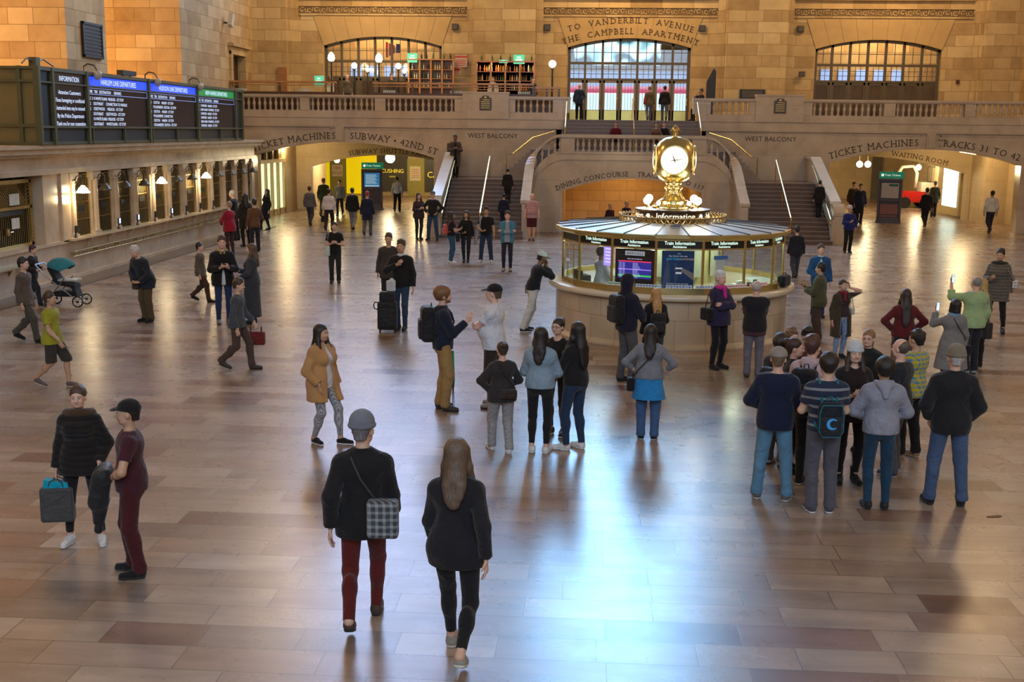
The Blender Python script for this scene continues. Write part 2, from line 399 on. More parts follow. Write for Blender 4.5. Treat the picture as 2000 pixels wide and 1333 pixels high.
# ---------------------------------------------------------------- arched windows and doors in the bays
M_FRAME = plain('window_bronze', (.10,.075,.04), .45, .3, .1, 5)
M_FRAME2 = plain('door_bronze', (.22,.15,.075), .4, .4, .1, 5)
def glassmat():
    m, nt, b = nodes('window_glass'); b.inputs['Roughness'].default_value = .03
    t = nt.nodes.new('ShaderNodeBsdfTransparent'); t.inputs[0].default_value = (.93,.95,.96,1)
    g = nt.nodes.new('ShaderNodeBsdfGlossy'); g.inputs['Roughness'].default_value = .03
    lw = nt.nodes.new('ShaderNodeLayerWeight'); lw.inputs[0].default_value = .5; mx = nt.nodes.new('ShaderNodeMixShader')
    fr_ = mth(nt, 'ADD', .05, mth(nt, 'MULTIPLY', mth(nt, 'POWER', lw.outputs['Facing'], 4.0), .5))
    nt.links.new(fr_, mx.inputs[0]); nt.links.new(t.outputs[0], mx.inputs[1]); nt.links.new(g.outputs[0], mx.inputs[2])
    nt.links.new(mx.outputs[0], nt.nodes['Material Output'].inputs[0]); return m
M_GLASS = glassmat()
def bars(mb, x0, x1, z0, z1, y, nx, nz, t=.012, ztop=None):
    for i in range(1, nx):
        x = x0+(x1-x0)*i/nx; mb.box(x-t, x+t, y-.015, y+.015, z0, z1 if ztop is None else ztop(x))
    for j in range(1, nz):
        z = z0+(z1-z0)*j/nz; mb.box(x0, x1, y-.015, y+.015, z-t, z+t)
ZT1, ZT2, ZT3 = 7.72, 6.93, 6.72
for wi, (c, h) in enumerate(BAYS):
    za, rad, cz = arcz(c, h, 8.47, 8.93); Y = 60.45
    root = empty('window_%d' % (wi+1) if wi != 1 else 'door_1', (0,0,0)); root['kind'] = 'structure'
    mb = MB(); n = 7
    xs = [c-h+2*h*i/n for i in range(n+1)]
    for i, x in enumerate(xs):
        t = .055 if 0 < i < n else .07
        xx = min(max(x, c-h+.07), c+h-.07); mb.box(xx-t, xx+t, Y-.09, Y+.09, ZB, za(xx)-.01)
    for z, t in ((ZT1,.06), (ZT2,.05), (ZT1-.62,.0)):
        if t: mb.box(c-h, c+h, Y-.08, Y+.08, z-t, z+t)
    m = 28
    for i in range(m):
        a = c-h+2*h*i/m; b = c-h+2*h*(i+1)/m
        mb.hexa([(a,Y-.09,za(a)-.12),(b,Y-.09,za(b)-.12),(b,Y+.09,za(b)-.12),(a,Y+.09,za(a)-.12),(a,Y-.09,za(a)+.01),(b,Y-.09,za(b)+.01),(b,Y+.09,za(b)+.01),(a,Y+.09,za(a)+.01)])
    for i in range(n):
        bars(mb, xs[i]+.05, xs[i+1]-.05, ZT1+.06, 8.7, Y, 2, 1, .014, ztop=lambda x: za(x)-.05)
        mb.box(xs[i]+.05, xs[i+1]-.05, Y-.015, Y+.015, 8.24, 8.27)
        bars(mb, xs[i]+.05, xs[i+1]-.05, ZT2+.05, ZT1-.06, Y, 3, 3, .012)
    mb.build('window_frame', M_FRAME, root)
    # leaves
    for i in range(n):
        a, b = xs[i]+.055, xs[i+1]-.055; d = MB()
        d.box(a, a+.09, Y-.05, Y+.05, ZB+.02, ZT2-.05); d.box(b-.09, b, Y-.05, Y+.05, ZB+.02, ZT2-.05)
        d.box(a, b, Y-.05, Y+.05, ZB+.02, ZB+.55 if wi == 1 else ZB+.25); d.box(a, b, Y-.05, Y+.05, ZT2-.17, ZT2-.05)
        bars(d, a+.09, b-.09, ZB+.55, ZT2-.17, Y, 4 if wi == 1 else 6, 1 if wi == 1 else 4, .008)
        dl = d.build('door_leaf', M_FRAME2 if wi == 1 else M_FRAME, root)
        if wi == 1:
            k_ = MB(); k_.box(a+.07, b-.07, Y-.07, Y-.05, ZB+.04, ZB+.52)
            k_.build('kick_plate', plain('kick_plate_brass', (.62,.6,.2), .35, .6, .1, 3), dl)
            k_ = MB(); k_.tube([(b-.05,Y-.12,ZB+.85),(b-.05,Y-.12,ZB+1.15)], .018); k_.build('push_bar', M_BRASS, dl)
    gl = MB(); gl.box(c-h+.05, c+h-.05, Y-.004, Y+.004, ZB+.3, 8.4); gl.build('glass_pane', M_GLASS, root)
# what stands behind the bays: vestibules and the street daylight
mb = MB()
for xa, xb in ((-17.5,-8.5), (8.2,17.5)):
    mb.box(xa, xb, 65.2, 65.5, ZB, 11.4)
mb.box(-17.8,-17.5,61,65.5,ZB,11.4); mb.box(17.5,17.8,61,65.5,ZB,11.4); mb.box(-5.5,-5.2,61,65.5,ZB,11.4); mb.box(5.2,5.5,61,65.5,ZB,11.4)
mb.box(-17.5, 17.5, 61, 65.5, 11.2, 11.4)
struct(mb.build('wall_vestibule', M_STONE))
for x in (-13, 13): lamp('vestibule_light', 'AREA', (x, 63.0, 10.9), 520, (1.0,.68,.36), 3, rot=(0,0,0))
def daylight_mat():
    m, nt, b = nodes('street_daylight'); g = nt.nodes.new('ShaderNodeNewGeometry')
    s = nt.nodes.new('ShaderNodeSeparateXYZ'); nt.links.new(g.outputs['Position'], s.inputs[0])
    wv = nt.nodes.new('ShaderNodeTexWave'); wv.wave_type = 'RINGS'; wv.inputs['Scale'].default_value = .55
    wv.inputs['Distortion'].default_value = 9; wv.inputs['Detail'].default_value = 1.5; wv.inputs['Detail Scale'].default_value = 1.1
    nt.links.new(g.outputs['Position'], wv.inputs['Vector'])
    c = ramp(nt, wv.outputs['Fac'], [(.12,(.03,.09,.11)), (.3,(.25,.55,.66)), (.5,(.62,.9,1.0)), (1,(.9,1,1))])
    nt.links.new(c, b.inputs['Emission Color']); b.inputs['Emission Strength'].default_value = 1.15; b.inputs['Base Color'].default_value = (.05,.05,.05,1)
    return m
mb = MB(); mb.box(-5.1, 5.1, 65.3, 65.5, 8.35, 11.2); struct(mb.build('window_4', daylight_mat()))
mb = MB(); mb.box(-2.75, 1.7, 63.0, 63.06, 7.75, 9.3); struct(mb.build('window_5', bpy.data.materials['street_daylight']))
mb = MB(); mb.box(-5.1, 5.1, 65.0, 65.2, 7.75, 8.35); mb.box(1.75, 5.1, 62.9, 63.1, 7.75, 9.3); mb.box(-5.1, -2.8, 62.9, 63.1, 7.75, 9.3); mb.box(-5.1, 5.1, 62.8, 65.1, 7.55, 7.75); struct(mb.build('wall_porch', M_STONE))
M_DAYA = emis('daylight_lower', (.72,.93,1.0), 1.25); M_DAYB = emis('daylight_mid', (.30,.42,.75), .62); M_PINK = emis('red_shop_light', (.75,.10,.22), .85)
mb = MB(); mb.box(-5.1, 5.1, 65.3, 65.4, 4.7, 6.42); struct(mb.build('window_6', M_DAYA))
mb = MB(); mb.box(-5.1, 5.1, 65.2, 65.3, 6.42, 6.78); struct(mb.build('window_7', M_PINK))
mb = MB(); mb.box(-5.1, 5.1, 65.2, 65.3, 6.78, 7.55); struct(mb.build('window_8', M_DAYB))
mb = MB()
for xa, xb in ((-15.2,-9.6), (9.3,14.9)):
    n = 6
    for i in range(n):
        a = xa+(xb-xa)*(i+.18)/n; b = xa+(xb-xa)*(i+.82)/n; mb.box(a, b, 65.1, 65.18, 7.0, 7.75)
struct(mb.build('window_9', emis('daylight_blue', (.30,.5,1.0), .8)))
mb = MB()
for xa, xb in ((-17.4,-8.6), (8.3,17.4)): mb.box(xa, xb, 62.2, 62.3, ZB, 6.95)
struct(mb.build('wall_lobby', plain('lobby_wood', (.13,.065,.025), .4, 0, .3, 2)))
# tall upper windows with daylight (seen only as sheen on the marble)
for wi, (c, h) in enumerate(BAYS):
    za, rad, cz = arcz(c, 3.95, 28.5, 31.6)
    root = empty('window_%d' % (10+wi), (0,0,0)); root['kind'] = 'structure'
    # daylight glow split in two, raised above to even out the floor sheen
    p = MB(); p.box(c-3.95, c+3.95, 60.75, 60.8, 11.6, 18.4)
    p.build('lower_pane', emis('lower_glow_%d' % wi, [(.44,.60,1.0),(.27,.58,1.0),(.6,.62,.8)][wi], [7.0,15.0,.5][wi]), root)
    pts = [(c-3.95,18.4)]+[(c-3.95+7.9*i/12, za(c-3.95+7.9*i/12)) for i in range(13)]+[(c+3.95,18.4)]
    p = MB(); p.prism(pts, 'y', 60.75, 60.8)
    p.build('upper_pane', emis('upper_glow_%d' % wi, [(.44,.60,1.0),(.27,.58,1.0),(.6,.62,.8)][wi], [11.0,27.0,.6][wi]), root)
    f = MB()
    for i in range(7): x = c-3.9+7.8*i/6; f.box(x-.06, x+.06, 60.55, 60.7, 11.6, za(x))
    for j in range(12): z = 11.7+19*j/12; f.box(c-3.9, c+3.9, 60.55, 60.7, z-.05, z+.05)
    f.build('window_frame', M_FRAME, root)

# ---------------------------------------------------------------- south and north walls of the hall
mb = MB()
mb.box(-28, -18.9, 38.1, 41.3, 0, 29); mb.box(-28, -18.9, 49.0, 55.7, 0, 29); mb.box(-28, -18.9, 58.2, 61, 0, 29); mb.box(-28, -18.9, 55.7, 58.2, 8.3, 29); mb.box(-28, -19.6, 55.7, 58.2, 0, 8.3)
mb.box(-28.4, -28, 10, 61, 0, 29); mb.box(-28, -18.9, 18, 25.5, 0, 29)
struct(mb.build('wall_south', M_STONE))
mb = MB(); mb.box(18.9, 19.6, 0, 54.5, 0, 29); mb.box(18.9, 19.6, 54.5, 61, ZB, 29); struct(mb.build('wall_north', M_STONE))
mb = MB()                                # doorway surround on the south wall
Xd = -18.9
mb.box(Xd-.3, Xd+.1, 55.62, 55.95, ZB, 7.9); mb.box(Xd-.3, Xd+.1, 57.95, 58.28, ZB, 7.9); mb.box(Xd-.3, Xd+.12, 55.62, 58.28, 7.75, 8.1)
mb.box(Xd-.3, Xd+.28, 55.45, 58.45, 8.1, 8.25)
d = mb.build('door_2', M_STONE); struct(d)
mb = MB(); mb.box(Xd-.45, Xd-.35, 55.95, 57.95, ZB, 7.75); struct(mb.build('door_3', plain('dark_door', (.06,.035,.015), .5)))
mb = MB(); mb.box(xa_(542), xa_(560), 59.45, 59.56, ZB, 7.35); struct(mb.build('door_7', plain('small_door_wood', (.30,.13,.04), .5)))
# black louvre on the first pier
e = empty('louvre_panel', (-18.9, 40.05, 7.2), label='black louvred panel on the grey side of the front stone pier', cat='vent')
m1 = MB(); m1.box(0,.05,-.8,.8,-.58,.58); m1.box(.05,.09,-.8,.8,.5,.58); m1.box(.05,.09,-.8,.8,-.58,-.5); m1.box(.05,.09,-.8,-.72,-.58,.58); m1.box(.05,.09,.72,.8,-.58,.58); m1.build('frame', M_BLACK, e)
for i in range(8):
    s = MB(); z = -.48+i*.12; s.box(.05,.07,-.72,.72,z,z+.07); s.build('slat', M_BLACK, e)

# ---------------------------------------------------------------- balcony
mb = MB(); mb.box(-18.9, -3.05, 54.8, 61, ZB-.4, ZB); mb.box(3.05, 18.9, 54.8, 61, ZB-.4, ZB); mb.box(-3.05, 3.05, 54.55, 66, ZB-.4, ZB)
struct(mb.build('floor_balcony', M_BASE))
ARC = ((-13.3,4.25), (13.25,4.25))
mb = MB()
strips(mb, -18.9, -3.15, 0, 4.42, 54.5, 55.2, [(ARC[0][0], 4.25, 0, 3.05, 3.72)], 30)
strips(mb, 3.15, 18.9, 0, 4.42, 54.5, 55.2, [(ARC[1][0], 4.25, 0, 3.05, 3.72)], 30)
struct(mb.build('wall_arcade', M_MARB))
mb = MB()
for s in (-1, 1):
    def X(a, b): return sorted((s*a, s*b))
    a, b = X(3.05, 18.9)
    mb.box(a, b, 54.36, 54.5, 4.42, 4.47); mb.box(a, b, 54.40, 54.8, 4.47, 4.58); mb.box(a, b, 54.44, 54.8, 4.58, 4.66)
    mb.box(a, b, 54.52, 54.8, 4.66, 4.84); mb.box(a, b, 54.46, 54.8, 4.84, 4.9); mb.box(a, b, 54.55, 54.8, 4.9, 5.17)
    for p, q in ((14.85,15.3), (11.3,11.8), (5.3,5.62), (2.78,3.58), (7.7,8.1)): c0, c1 = X(p, q); mb.box(c0, c1, 54.52, 54.78, 5.17, 5.76)
    c0, c1 = X(5.6, 7.72); mb.box(c0, c1, 54.42, 54.86, 4.86, 6.04); mb.box(c0-.03, c1+.03, 54.38, 54.9, 6.0, 6.08)
    c0, c1 = X(13.22, 13.62); mb.box(c0, c1, 54.30, 54.5, 3.72, 4.42); mb.box(c0+.06, c1-.06, 54.24, 54.3, 3.8, 4.35)
    # sunk panel mouldings
    for p, q in ((9.1,13.0), (13.85,18.0)):
        c0, c1 = X(p, q); mb.box(c0, c1, 54.46, 54.5, 4.30, 4.34)
    for p in (12.96, 13.85): c0, c1 = X(p, p+.04); mb.box(c0, c1, 54.46, 54.5, 3.85, 4.34)
    c0, c1 = X(3.1, 3.4); mb.box(c0, c1, 54.5, 55.0, 3.5, 5.76)
struct(mb.build('trim_6', M_MARB))
# baluster profile, shared
bal = MB(); H0 = .56
bal.lathe([(.07,0),(.07,.05),(.045,.06),(.04,.10),(.06,.13),(.04,.16),(.05,.19),(.078,.27),(.07,.33),(.042,.43),(.038,.46),(.055,.48),(.04,.5),(.07,.51),(.07,.56)], n=12)
BALME = bal.mesh('baluster'); BALME.materials.append(M_MARB); BALME.polygons.foreach_set('use_smooth', [True]*len(BALME.polygons))
def balustrade(x0, x1, label, y=54.66, z=5.17, top=5.73, pitch=.248):
    e = empty('balustrade', ((x0+x1)/2, y, z), label=label, cat='balustrade', group='marble balustrades of the west balcony')
    n = max(1, int((x1-x0)/pitch)); hw = (x1-x0)/2
    m1 = MB(); m1.box(-hw, hw, -.13, .13, .56, .59); m1.build('rail', M_MARB, e)
    for i in range(n):
        o = newobj('baluster', BALME, None, e); o.location = (-hw+(i+.5)*2*hw/n, 0, 0)
    return e
for x0, x1, d in ((-18.9,-15.3,'farthest left, under the glasses of the bar railing'), (-14.85,-11.8,'between the ticket machine and subway lettering'), (-11.3,-8.1,'under the long bar counter, left of the plaque pedestal'),
                  (-5.3,-3.58,'short run between the left plaque pedestal and the central stair'), (3.58,5.3,'short run between the central stair and the right plaque pedestal'),
                  (8.1,11.3,'right of the right-hand plaque pedestal'), (11.8,14.85,'above the right passage, under the dark arched window'), (15.3,18.9,'at the far right edge of the picture')):
    balustrade(x0, x1, 'marble balustrade '+d)
mb = MB()
for s in (-1, 1):
    for p, q in ((7.72,18.9), (2.76,5.6)):
        a, b = sorted((s*p, s*q)); mb.box(a, b, 54.45, 54.88, 5.76, 5.80); mb.box(a, b, 54.42, 54.91, 5.80, 5.88)
struct(mb.build('trim_7', M_MARB))
for s, d in ((-1,'left of the central stair, under the bar'), (1,'right of the central stair')):
    e = empty('plaque', (s*6.66, 54.42, 5.24), label='bronze shield plaque on the pedestal '+d, cat='plaque', group='bronze plaques')
    m1 = MB(); m1.prism([(-.27,0),(.27,0),(.27,.55),(.2,.56),(.12,.66),(-.12,.66),(-.2,.56),(-.27,.55)], 'y', -.04, 0); m1.build('plate', M_BRONZE, e)
    m1 = MB()
    for i in range(5): m1.box(-.2+.02*i*(i==4), .2, -.048, -.04, .1+i*.09, .13+i*.09)
    m1.box(-.05,.05,-.05,-.04,.55,.62); m1.build('relief', M_BRASSD, e)
mb = MB()
for s in (-1, 1): put_text(mb, 'WEST BALCONY', (s*6.32, 54.49, 4.0), .30, (1,0,0), (0,0,1), 1.02)
for ci, (cx_, hw) in enumerate(ARC):
    za, rad, cz = arcz(cx_, hw, 3.05, 3.72)
    arc_text(mb, 'TICKET MACHINES', cx_, cz, rad+.16, 54.492, .42, -2.3/rad, 1.12)
    arc_text(mb, ('SUBWAY • 42ND ST', 'TRACKS 31 TO 42')[ci], cx_, cz, rad+.16, 54.492, .42, (2.35, 2.3)[ci]/rad, 1.1)
struct(tag(mb.build('wall_lettering', M_INK), kind='structure'))

# ---------------------------------------------------------------- passages under the balcony
M_YEL = emis('yellow_advert', (.95,.70,.0), .55); M_OLIVE = plain('olive_door', (.36,.33,.08), .5)
M_DARKAD = plain('dark_advert', (.045,.04,.03), .4)
mb = MB()
mb.box(-18.9, 18.9, 55.2, 62.6, 4.3, 4.5)                  # soffit of the passage
mb.box(-34, -3.1, 62.6, 84, 4.0, 4.2); mb.box(3.1, 34, 62.6, 84, 4.0, 4.2)
struct(mb.build('ceiling', M_PASS))
mb = MB()
strips(mb, -18.9, -3.1, 0, 4.3, 62.6, 63.2, [(-12.6,4.2,0,2.3,2.97)], 24)
strips(mb, 3.1, 18.9, 0, 4.3, 62.6, 63.2, [(12.0,5.7,0,2.4,3.25)], 24)
struct(mb.build('wall_inner_arch', M_PASS))
mb = MB()
for cx_, hw_, zs_, zc_, t, m_ in ((-12.6,4.2,2.3,2.97,'SUBWAY SHUTTLE PASSAGE', .35), (12.0,5.7,2.4,3.25,'WAITING ROOM', 3.2)):
    za, rad, cz = arcz(cx_, hw_, zs_, zc_); arc_text(mb, t, cx_, cz, rad+.11, 62.59, .35, m_/rad, 1.1)
struct(mb.build('wall_lettering', M_INK))
mb = MB()
mb.box(-18.9, -17.55, 60.3, 62.6, 0, 4.3); mb.box(-18.9,-17.55,55.2,55.6,0,4.3); mb.box(-18.9,-18.6,55.6,60.3,0,4.3)
mb.box(-3.4, -3.1, 55.2, 84, 0, 4.3); mb.box(3.1, 3.4, 55.2, 84, 0, 4.3)
mb.box(-19.0, -17.6, 63.2, 70, 0, 4.1)                        # stone flank beside the yellow advert
mb.box(-34, -3.1, 77.5, 78, 0, 4.1); mb.box(3.1, 34, 82, 82.5, 0, 4.1)
mb.box(17.9, 19.5, 60.4, 62.6, 0, 4.3); mb.box(19.0,19.5,56.6,62.6,0,4.3)
mb.box(18.9, 19.2, 63.2, 84, 0, 4.1)
struct(mb.build('wall_passage', M_PASS))
# shop front at the left end of the passage
e = empty('shop_front', (-17.66, 57.95, 0), label='lit shop window with pale frame left of the subway passage', cat='shop front')
M_CREAM = plain('cream_frame', (.52,.40,.21), .4)
m1 = MB()
for y in (-2.3,-1.2,-.05,1.1,2.2): m1.box(-.1,.1,y,y+.13,0,3.9)
m1.box(-.1,.13,-2.3,2.33,2.62,2.8); m1.box(-.1,.1,-2.3,2.33,0,.3); m1.box(-.1,.1,-2.3,2.33,3.75,3.9); m1.build('frame', M_CREAM, e)
for y in (-2.17,-1.07,.08,1.23):
    m1 = MB(); m1.box(-.05,-.03,y,y+.97,.3,2.62); m1.build('display_pane', emis('shop_glow', (.85,.95,.55), 1.1), e)
m1 = MB(); m1.box(-.08,-.04,-2.2,2.2,2.8,3.75); m1.build('transom_panel', M_BRONZE, e)
e = empty('notice_slot', (-17.62, 63.1, 1.9)); tag(e, 'narrow dark slot panel on the stone flank left of the yellow advert', 'panel')
m1 = MB(); m1.box(-.1,.14,-.02,.08,-.4,.4); m1.build('plate', M_BLACK, e)
# far wall of the left passage, at its own distance
YF = 77.45
def xat(px, py, Y): r = ray(px, py); return CX+r[0]*Y/r[1]
def slab(name, px0, px1, z0, z1, mat, Y=YF, t=.05, parent=None):
    a, b = xat(px0, 350, Y), xat(px1, 350, Y); m = MB(); m.box(a, b, Y-t, Y, z0, z1); return m.build(name, mat, parent), (a+b)/2, (b-a)/2
o, cx_, hw = slab('advert_panel', 622, 736, .1, 3.9, M_YEL); tag(o, 'bright yellow advert covering the far wall of the subway passage', 'advert')
o, cx_, hw = slab('door_4', 645, 677, 0, 2.45, M_OLIVE, t=.1); struct(o)
e, cx_, hw = slab('paper_sign', 649, 670, 1.22, 1.98, plain('sign_paper', (.75,.72,.55), .6), t=.13); tag(e, 'white paper sign with red letters on the olive door by the yellow advert', 'sign')
m1 = MB(); put_text(m1, 'FIRE', (cx_, YF-.14, 1.68), .27, (1,0,0), (0,0,1)); put_text(m1, 'HOSE', (cx_, YF-.14, 1.35), .27, (1,0,0), (0,0,1)); m1.build('lettering', plain('red_ink', (.65,.1,.04), .6), e)
o, cx_, hw = slab('advert_panel', 737, 797, .3, 3.9, M_DARKAD, t=.07); tag(o, 'dark advert with yellow lettering right of the ticket kiosk in the left passage', 'advert')
m1 = MB(); put_text(m1, 'CUSHING', (cx_, YF-.09, 1.50), .36, (1,0,0), (0,0,1), .95); put_text(m1, 'NOW', (cx_, YF-.09, 1.2), .15, (1,0,0), (0,0,1)); m1.build('lettering', emis('yellow_letters', (.95,.75,.05), .55), o)
o, cx_, hw = slab('door_5', 796, 829, 0, 2.42, M_OLIVE, t=.1); struct(o)
e, cx_, hw = slab('paper_sign', 801, 822, 1.0, 1.95, plain('sign_paper', (.75,.72,.55), .6), t=.13); tag(e, 'large white paper notice on the olive door beside the left stair', 'sign')
m1 = MB()
for i in range(5): m1.box(cx_-hw*.7, cx_+hw*.7, YF-.14, YF-.13, 1.2+i*.13, 1.23+i*.13)
m1.build('lettering', plain('red_ink', (.65,.1,.04), .6), e)
o, cx_, hw = slab('advert_panel', 830, 884, .3, 3.9, M_DARKAD, t=.07); tag(o, 'dark advert with large yellow letters just left of the left stair', 'advert')
m1 = MB(); put_text(m1, 'CARS', (cx_-.1, YF-.09, 1.22), .55, (1,0,0), (0,0,1), 1.0); put_text(m1, 'M', (cx_-.1, YF-.09, 1.72), .5, (1,0,0), (0,0,1), 1.0); m1.build('lettering', emis('yellow_letters', (.95,.75,.05), .55), o)
# lamps of the passages
def passage_lamp(px, py, Y, r, label, s=28):
    X = xat(px, py, Y); z = hgt(px, py, Y)
    e = empty('ceiling_lamp', (X, Y, z), label=label, cat='lamp', group='lamps of the passages')
    m1 = MB(); m1.sphere((0,0,0), r, 14, 10); m1.build('globe', emis('lamp_glow', (1.0,.86,.55), s), e, True)
    m1 = MB(); m1.tube([(0,0,r*.9),(0,0,max(.3, 4.0-z))], .02, 6); m1.build('stem', M_BRASSD, e)
    lamp('passage_light', 'POINT', (X, Y-r-.15, z-.2), 150, (1.0,.78,.42), r)
passage_lamp(762, 309, 68, .28, 'bright round lamp hanging over the ticket kiosk in the left passage')
passage_lamp(658, 313, 68, .16, 'small bright lamp in front of the yellow advert')
passage_lamp(859, 316, 70, .15, 'small bright lamp beside the top of the left stair parapet')
passage_lamp(1679, 321, 66, .17, 'bright lamp left of the ticket kiosk in the right passage')
passage_lamp(1695, 321, 66, .17, 'bright lamp over the ticket kiosk in the right passage')
passage_lamp(1794, 327, 72, .17, 'small bright lamp above the red lift')
for x, y in ((-12.5,73), (11.5,70), (16.5,59), (-17.5,60), (12,76)): lamp('passage_fill_light', 'POINT', (x, y, 3.4), 260, (1.0,.72,.36), .4)  # unseen fill lamps added to brighten both passages
lamp('ramp_light', 'POINT', (0, 55.5, 2.3), 150, (1.0,.60,.25), .35)
# right passage
YR = 81.9
o, cx_, hw = slab('door_6', 1702, 1720, 0, 3.0, plain('grey_door', (.12,.11,.09), .4), YR, .1); struct(o)
mb = MB(); a = 18.85
e = empty('light_box', (17.9, 66.0, 0), label='glowing white advert light box on the right wall of the right passage', cat='light box')
m1 = MB(); m1.box(-.1,.1,-2.0,2.0,.1,3.6); m1.box(-.13,.13,-2.1,2.1,3.3,3.6); m1.build('frame', M_CREAM, e)
m1 = MB(); m1.box(-.14,-.1,-1.6,.9,.55,2.7); m1.build('screen', emis('light_box_glow', (.75,1.0,.9), 2.2), e)
m1 = MB(); m1.box(-.15,-.1,-1.9,1.9,2.9,3.2); m1.build('header_panel', M_BRONZE, e)
# ramp recess behind the central arch
mb = MB(); mb.box(-2.98, 2.98, 58.0, 58.5, -.6, 3.3); mb.box(-3.3,-2.98,51.6,58.5,-.6,3.3); mb.box(2.98,3.3,51.6,58.5,-.6,3.3); mb.box(-2.98,2.98,51.6,58.4,3.1,3.3)
struct(mb.build('wall_ramp', stone_mat('ramp_stone', 1.3, .5, [(0,(.5,.34,.16)),(1,(.62,.44,.22))], (.33,.22,.1))))
# ================================================================ stairs
def flight(name, label, cx_, hw, y0, n, rise, run, z0=0.0, axis='y', sx=1):
    e = empty(name, (0,0,0), label=label, cat='staircase')
    m1 = MB(); m2 = MB()
    for i in range(n):
        a = y0+i*run; b = y0+n*run; z = z0+(i+1)*rise
        if axis == 'y':
            m1.box(cx_-hw, cx_+hw, a+.012, a+run+.012 if i < n-1 else b, z0, z-.035); m2.box(cx_-hw, cx_+hw, a-.02, a+run+.02 if i < n-1 else b, z-.035, z)
        else:
            p, q = sorted((sx*a, sx*(a+run))); m1.box(p, q, cx_-hw, cx_+hw, z0, z-.035)
            p, q = sorted((sx*(a-.02), sx*(a+run))); m2.box(p, q, cx_-hw, cx_+hw, z-.035, z)
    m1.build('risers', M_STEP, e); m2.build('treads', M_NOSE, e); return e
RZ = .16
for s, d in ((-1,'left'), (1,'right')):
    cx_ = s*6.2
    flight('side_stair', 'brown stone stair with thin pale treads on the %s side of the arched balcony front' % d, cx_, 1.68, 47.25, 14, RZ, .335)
    # upper flight turning inwards, rising toward the middle landing
    e = empty('upper_stair', (0,0,0), label='short upper flight turning to the middle landing behind the %s stair' % d, cat='staircase')
    m1 = MB()
    for i in range(8):
        a = 5.75-i*.17; p, q = sorted((s*a, s*(a-.17 if i < 7 else 4.4))); m1.box(p, q, 53.1, 54.5, 2.24, 2.24+(i+1)*.164)
    m1.build('steps', M_BASE, e)
    m1 = MB(); X = lambda v: s*v
    m1.tube([(X(5.6),53.15,2.3),(X(5.6),53.15,3.28),(X(5.3),53.15,3.32),(X(4.4),53.15,4.05),(X(3.4),53.0,4.35)], .028); m1.build('handrail', M_BRASS, e)
mb = MB()
for s in (-1, 1):
    a, b = sorted((s*4.5, s*7.9)); mb.box(a, b, 51.94, 54.5, 0, 2.24)
    a, b = sorted((s*3.05, s*4.4)); mb.box(a, b, 51.3, 54.5, 2.2, 3.55)
mb.box(-3.05, 3.05, 51.25, 52.2, 3.40, 3.55)
struct(mb.build('floor_landing', M_STEP))
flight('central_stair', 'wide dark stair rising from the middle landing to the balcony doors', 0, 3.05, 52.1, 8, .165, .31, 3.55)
# outer parapets with sloping copings coloured as lit and scrolled ends
for s, d in ((-1,'left'), (1,'right')):
    a, b = sorted((s*7.9, s*8.3))
    e = empty('stair_parapet', (0,0,0), label='sloping marble parapet with top coloured as lit on the outer side of the %s stair' % d, cat='parapet')
    m1 = MB(); m1.prism([(47.5,0),(47.5,1.1),(47.9,1.5),(48.35,1.58),(53.0,3.24),(54.5,3.24),(54.5,0)], 'x', a+.04, b-.04); m1.build('wall_body', M_MARB, e)
    m1 = MB(); m1.prism([(48.2,1.58),(48.2,1.68),(53.0,3.36),(54.5,3.36),(54.5,3.24),(53.0,3.24)], 'x', a-.02, b+.02); m1.build('coping', M_LIT, e)
    m1 = MB(); cxm = (a+b)/2
    for k, r in ((0,.30),):
        v = [(cxm-.22 if i < 13 else cxm+.22, 0, 0) for i in range(26)]
    m1.prism([(47.75+.32*math.cos(t*math.pi/8), 1.28+.32*math.sin(t*math.pi/8)) for t in range(16)], 'x', a-.03, b+.03)
    m1.prism([(47.45,0),(48.0,0),(48.0,1.0),(47.45,1.0)], 'x', a-.04, b+.04); m1.prism([(47.38,.0),(48.1,0),(48.1,.3),(47.38,.3)], 'x', a-.07, b+.07)
    m1.build('scroll_newel', M_MARB, e)
    m1 = MB(); xr = s*7.8
    m1.tube([(xr,47.5,.75),(xr,47.35,.85),(xr,47.5,1.0),(xr,48.2,1.35),(xr,52.0,3.0)], .028)
    for y in (48.2,50.0,51.8): m1.tube([(xr,y,1.35+(y-48.2)*.434),(s*7.93,y,1.25+(y-48.2)*.434)], .018, 6)
    m1.build('handrail', M_BRASS, e)
    # centre handrail of the flight
    e = empty('stair_handrail', (0,0,0), label='slim brass handrail up the middle of the %s stair' % d, cat='handrail')
    xr = s*6.25; m1 = MB(); m1.tube([(xr,47.5,.9),(xr,47.6,1.02),(xr,52.1,3.2)], .034)
    m1.build('rail', M_BRASS, e)
    for y, z in ((47.6,.17),(49.9,1.29),(52.1,2.25)): m1 = MB(); m1.tube([(xr,y,z),(xr,y,1.02+(y-47.6)*.484)], .022, 6); m1.build('post', M_BRASSD, e)
e = empty('stair_handrail', (0,0,0), label='slim brass handrails of the central stair', cat='handrail')
for x in (-2.95, 0.05, 2.95):
    m1 = MB(); m1.tube([(x,51.9,3.56),(x,51.9,4.5),(x,52.1,4.55),(x,54.6,5.85),(x,54.9,5.85),(x,54.9,4.9)], .026, 6); m1.build('rail', M_BRASS, e)
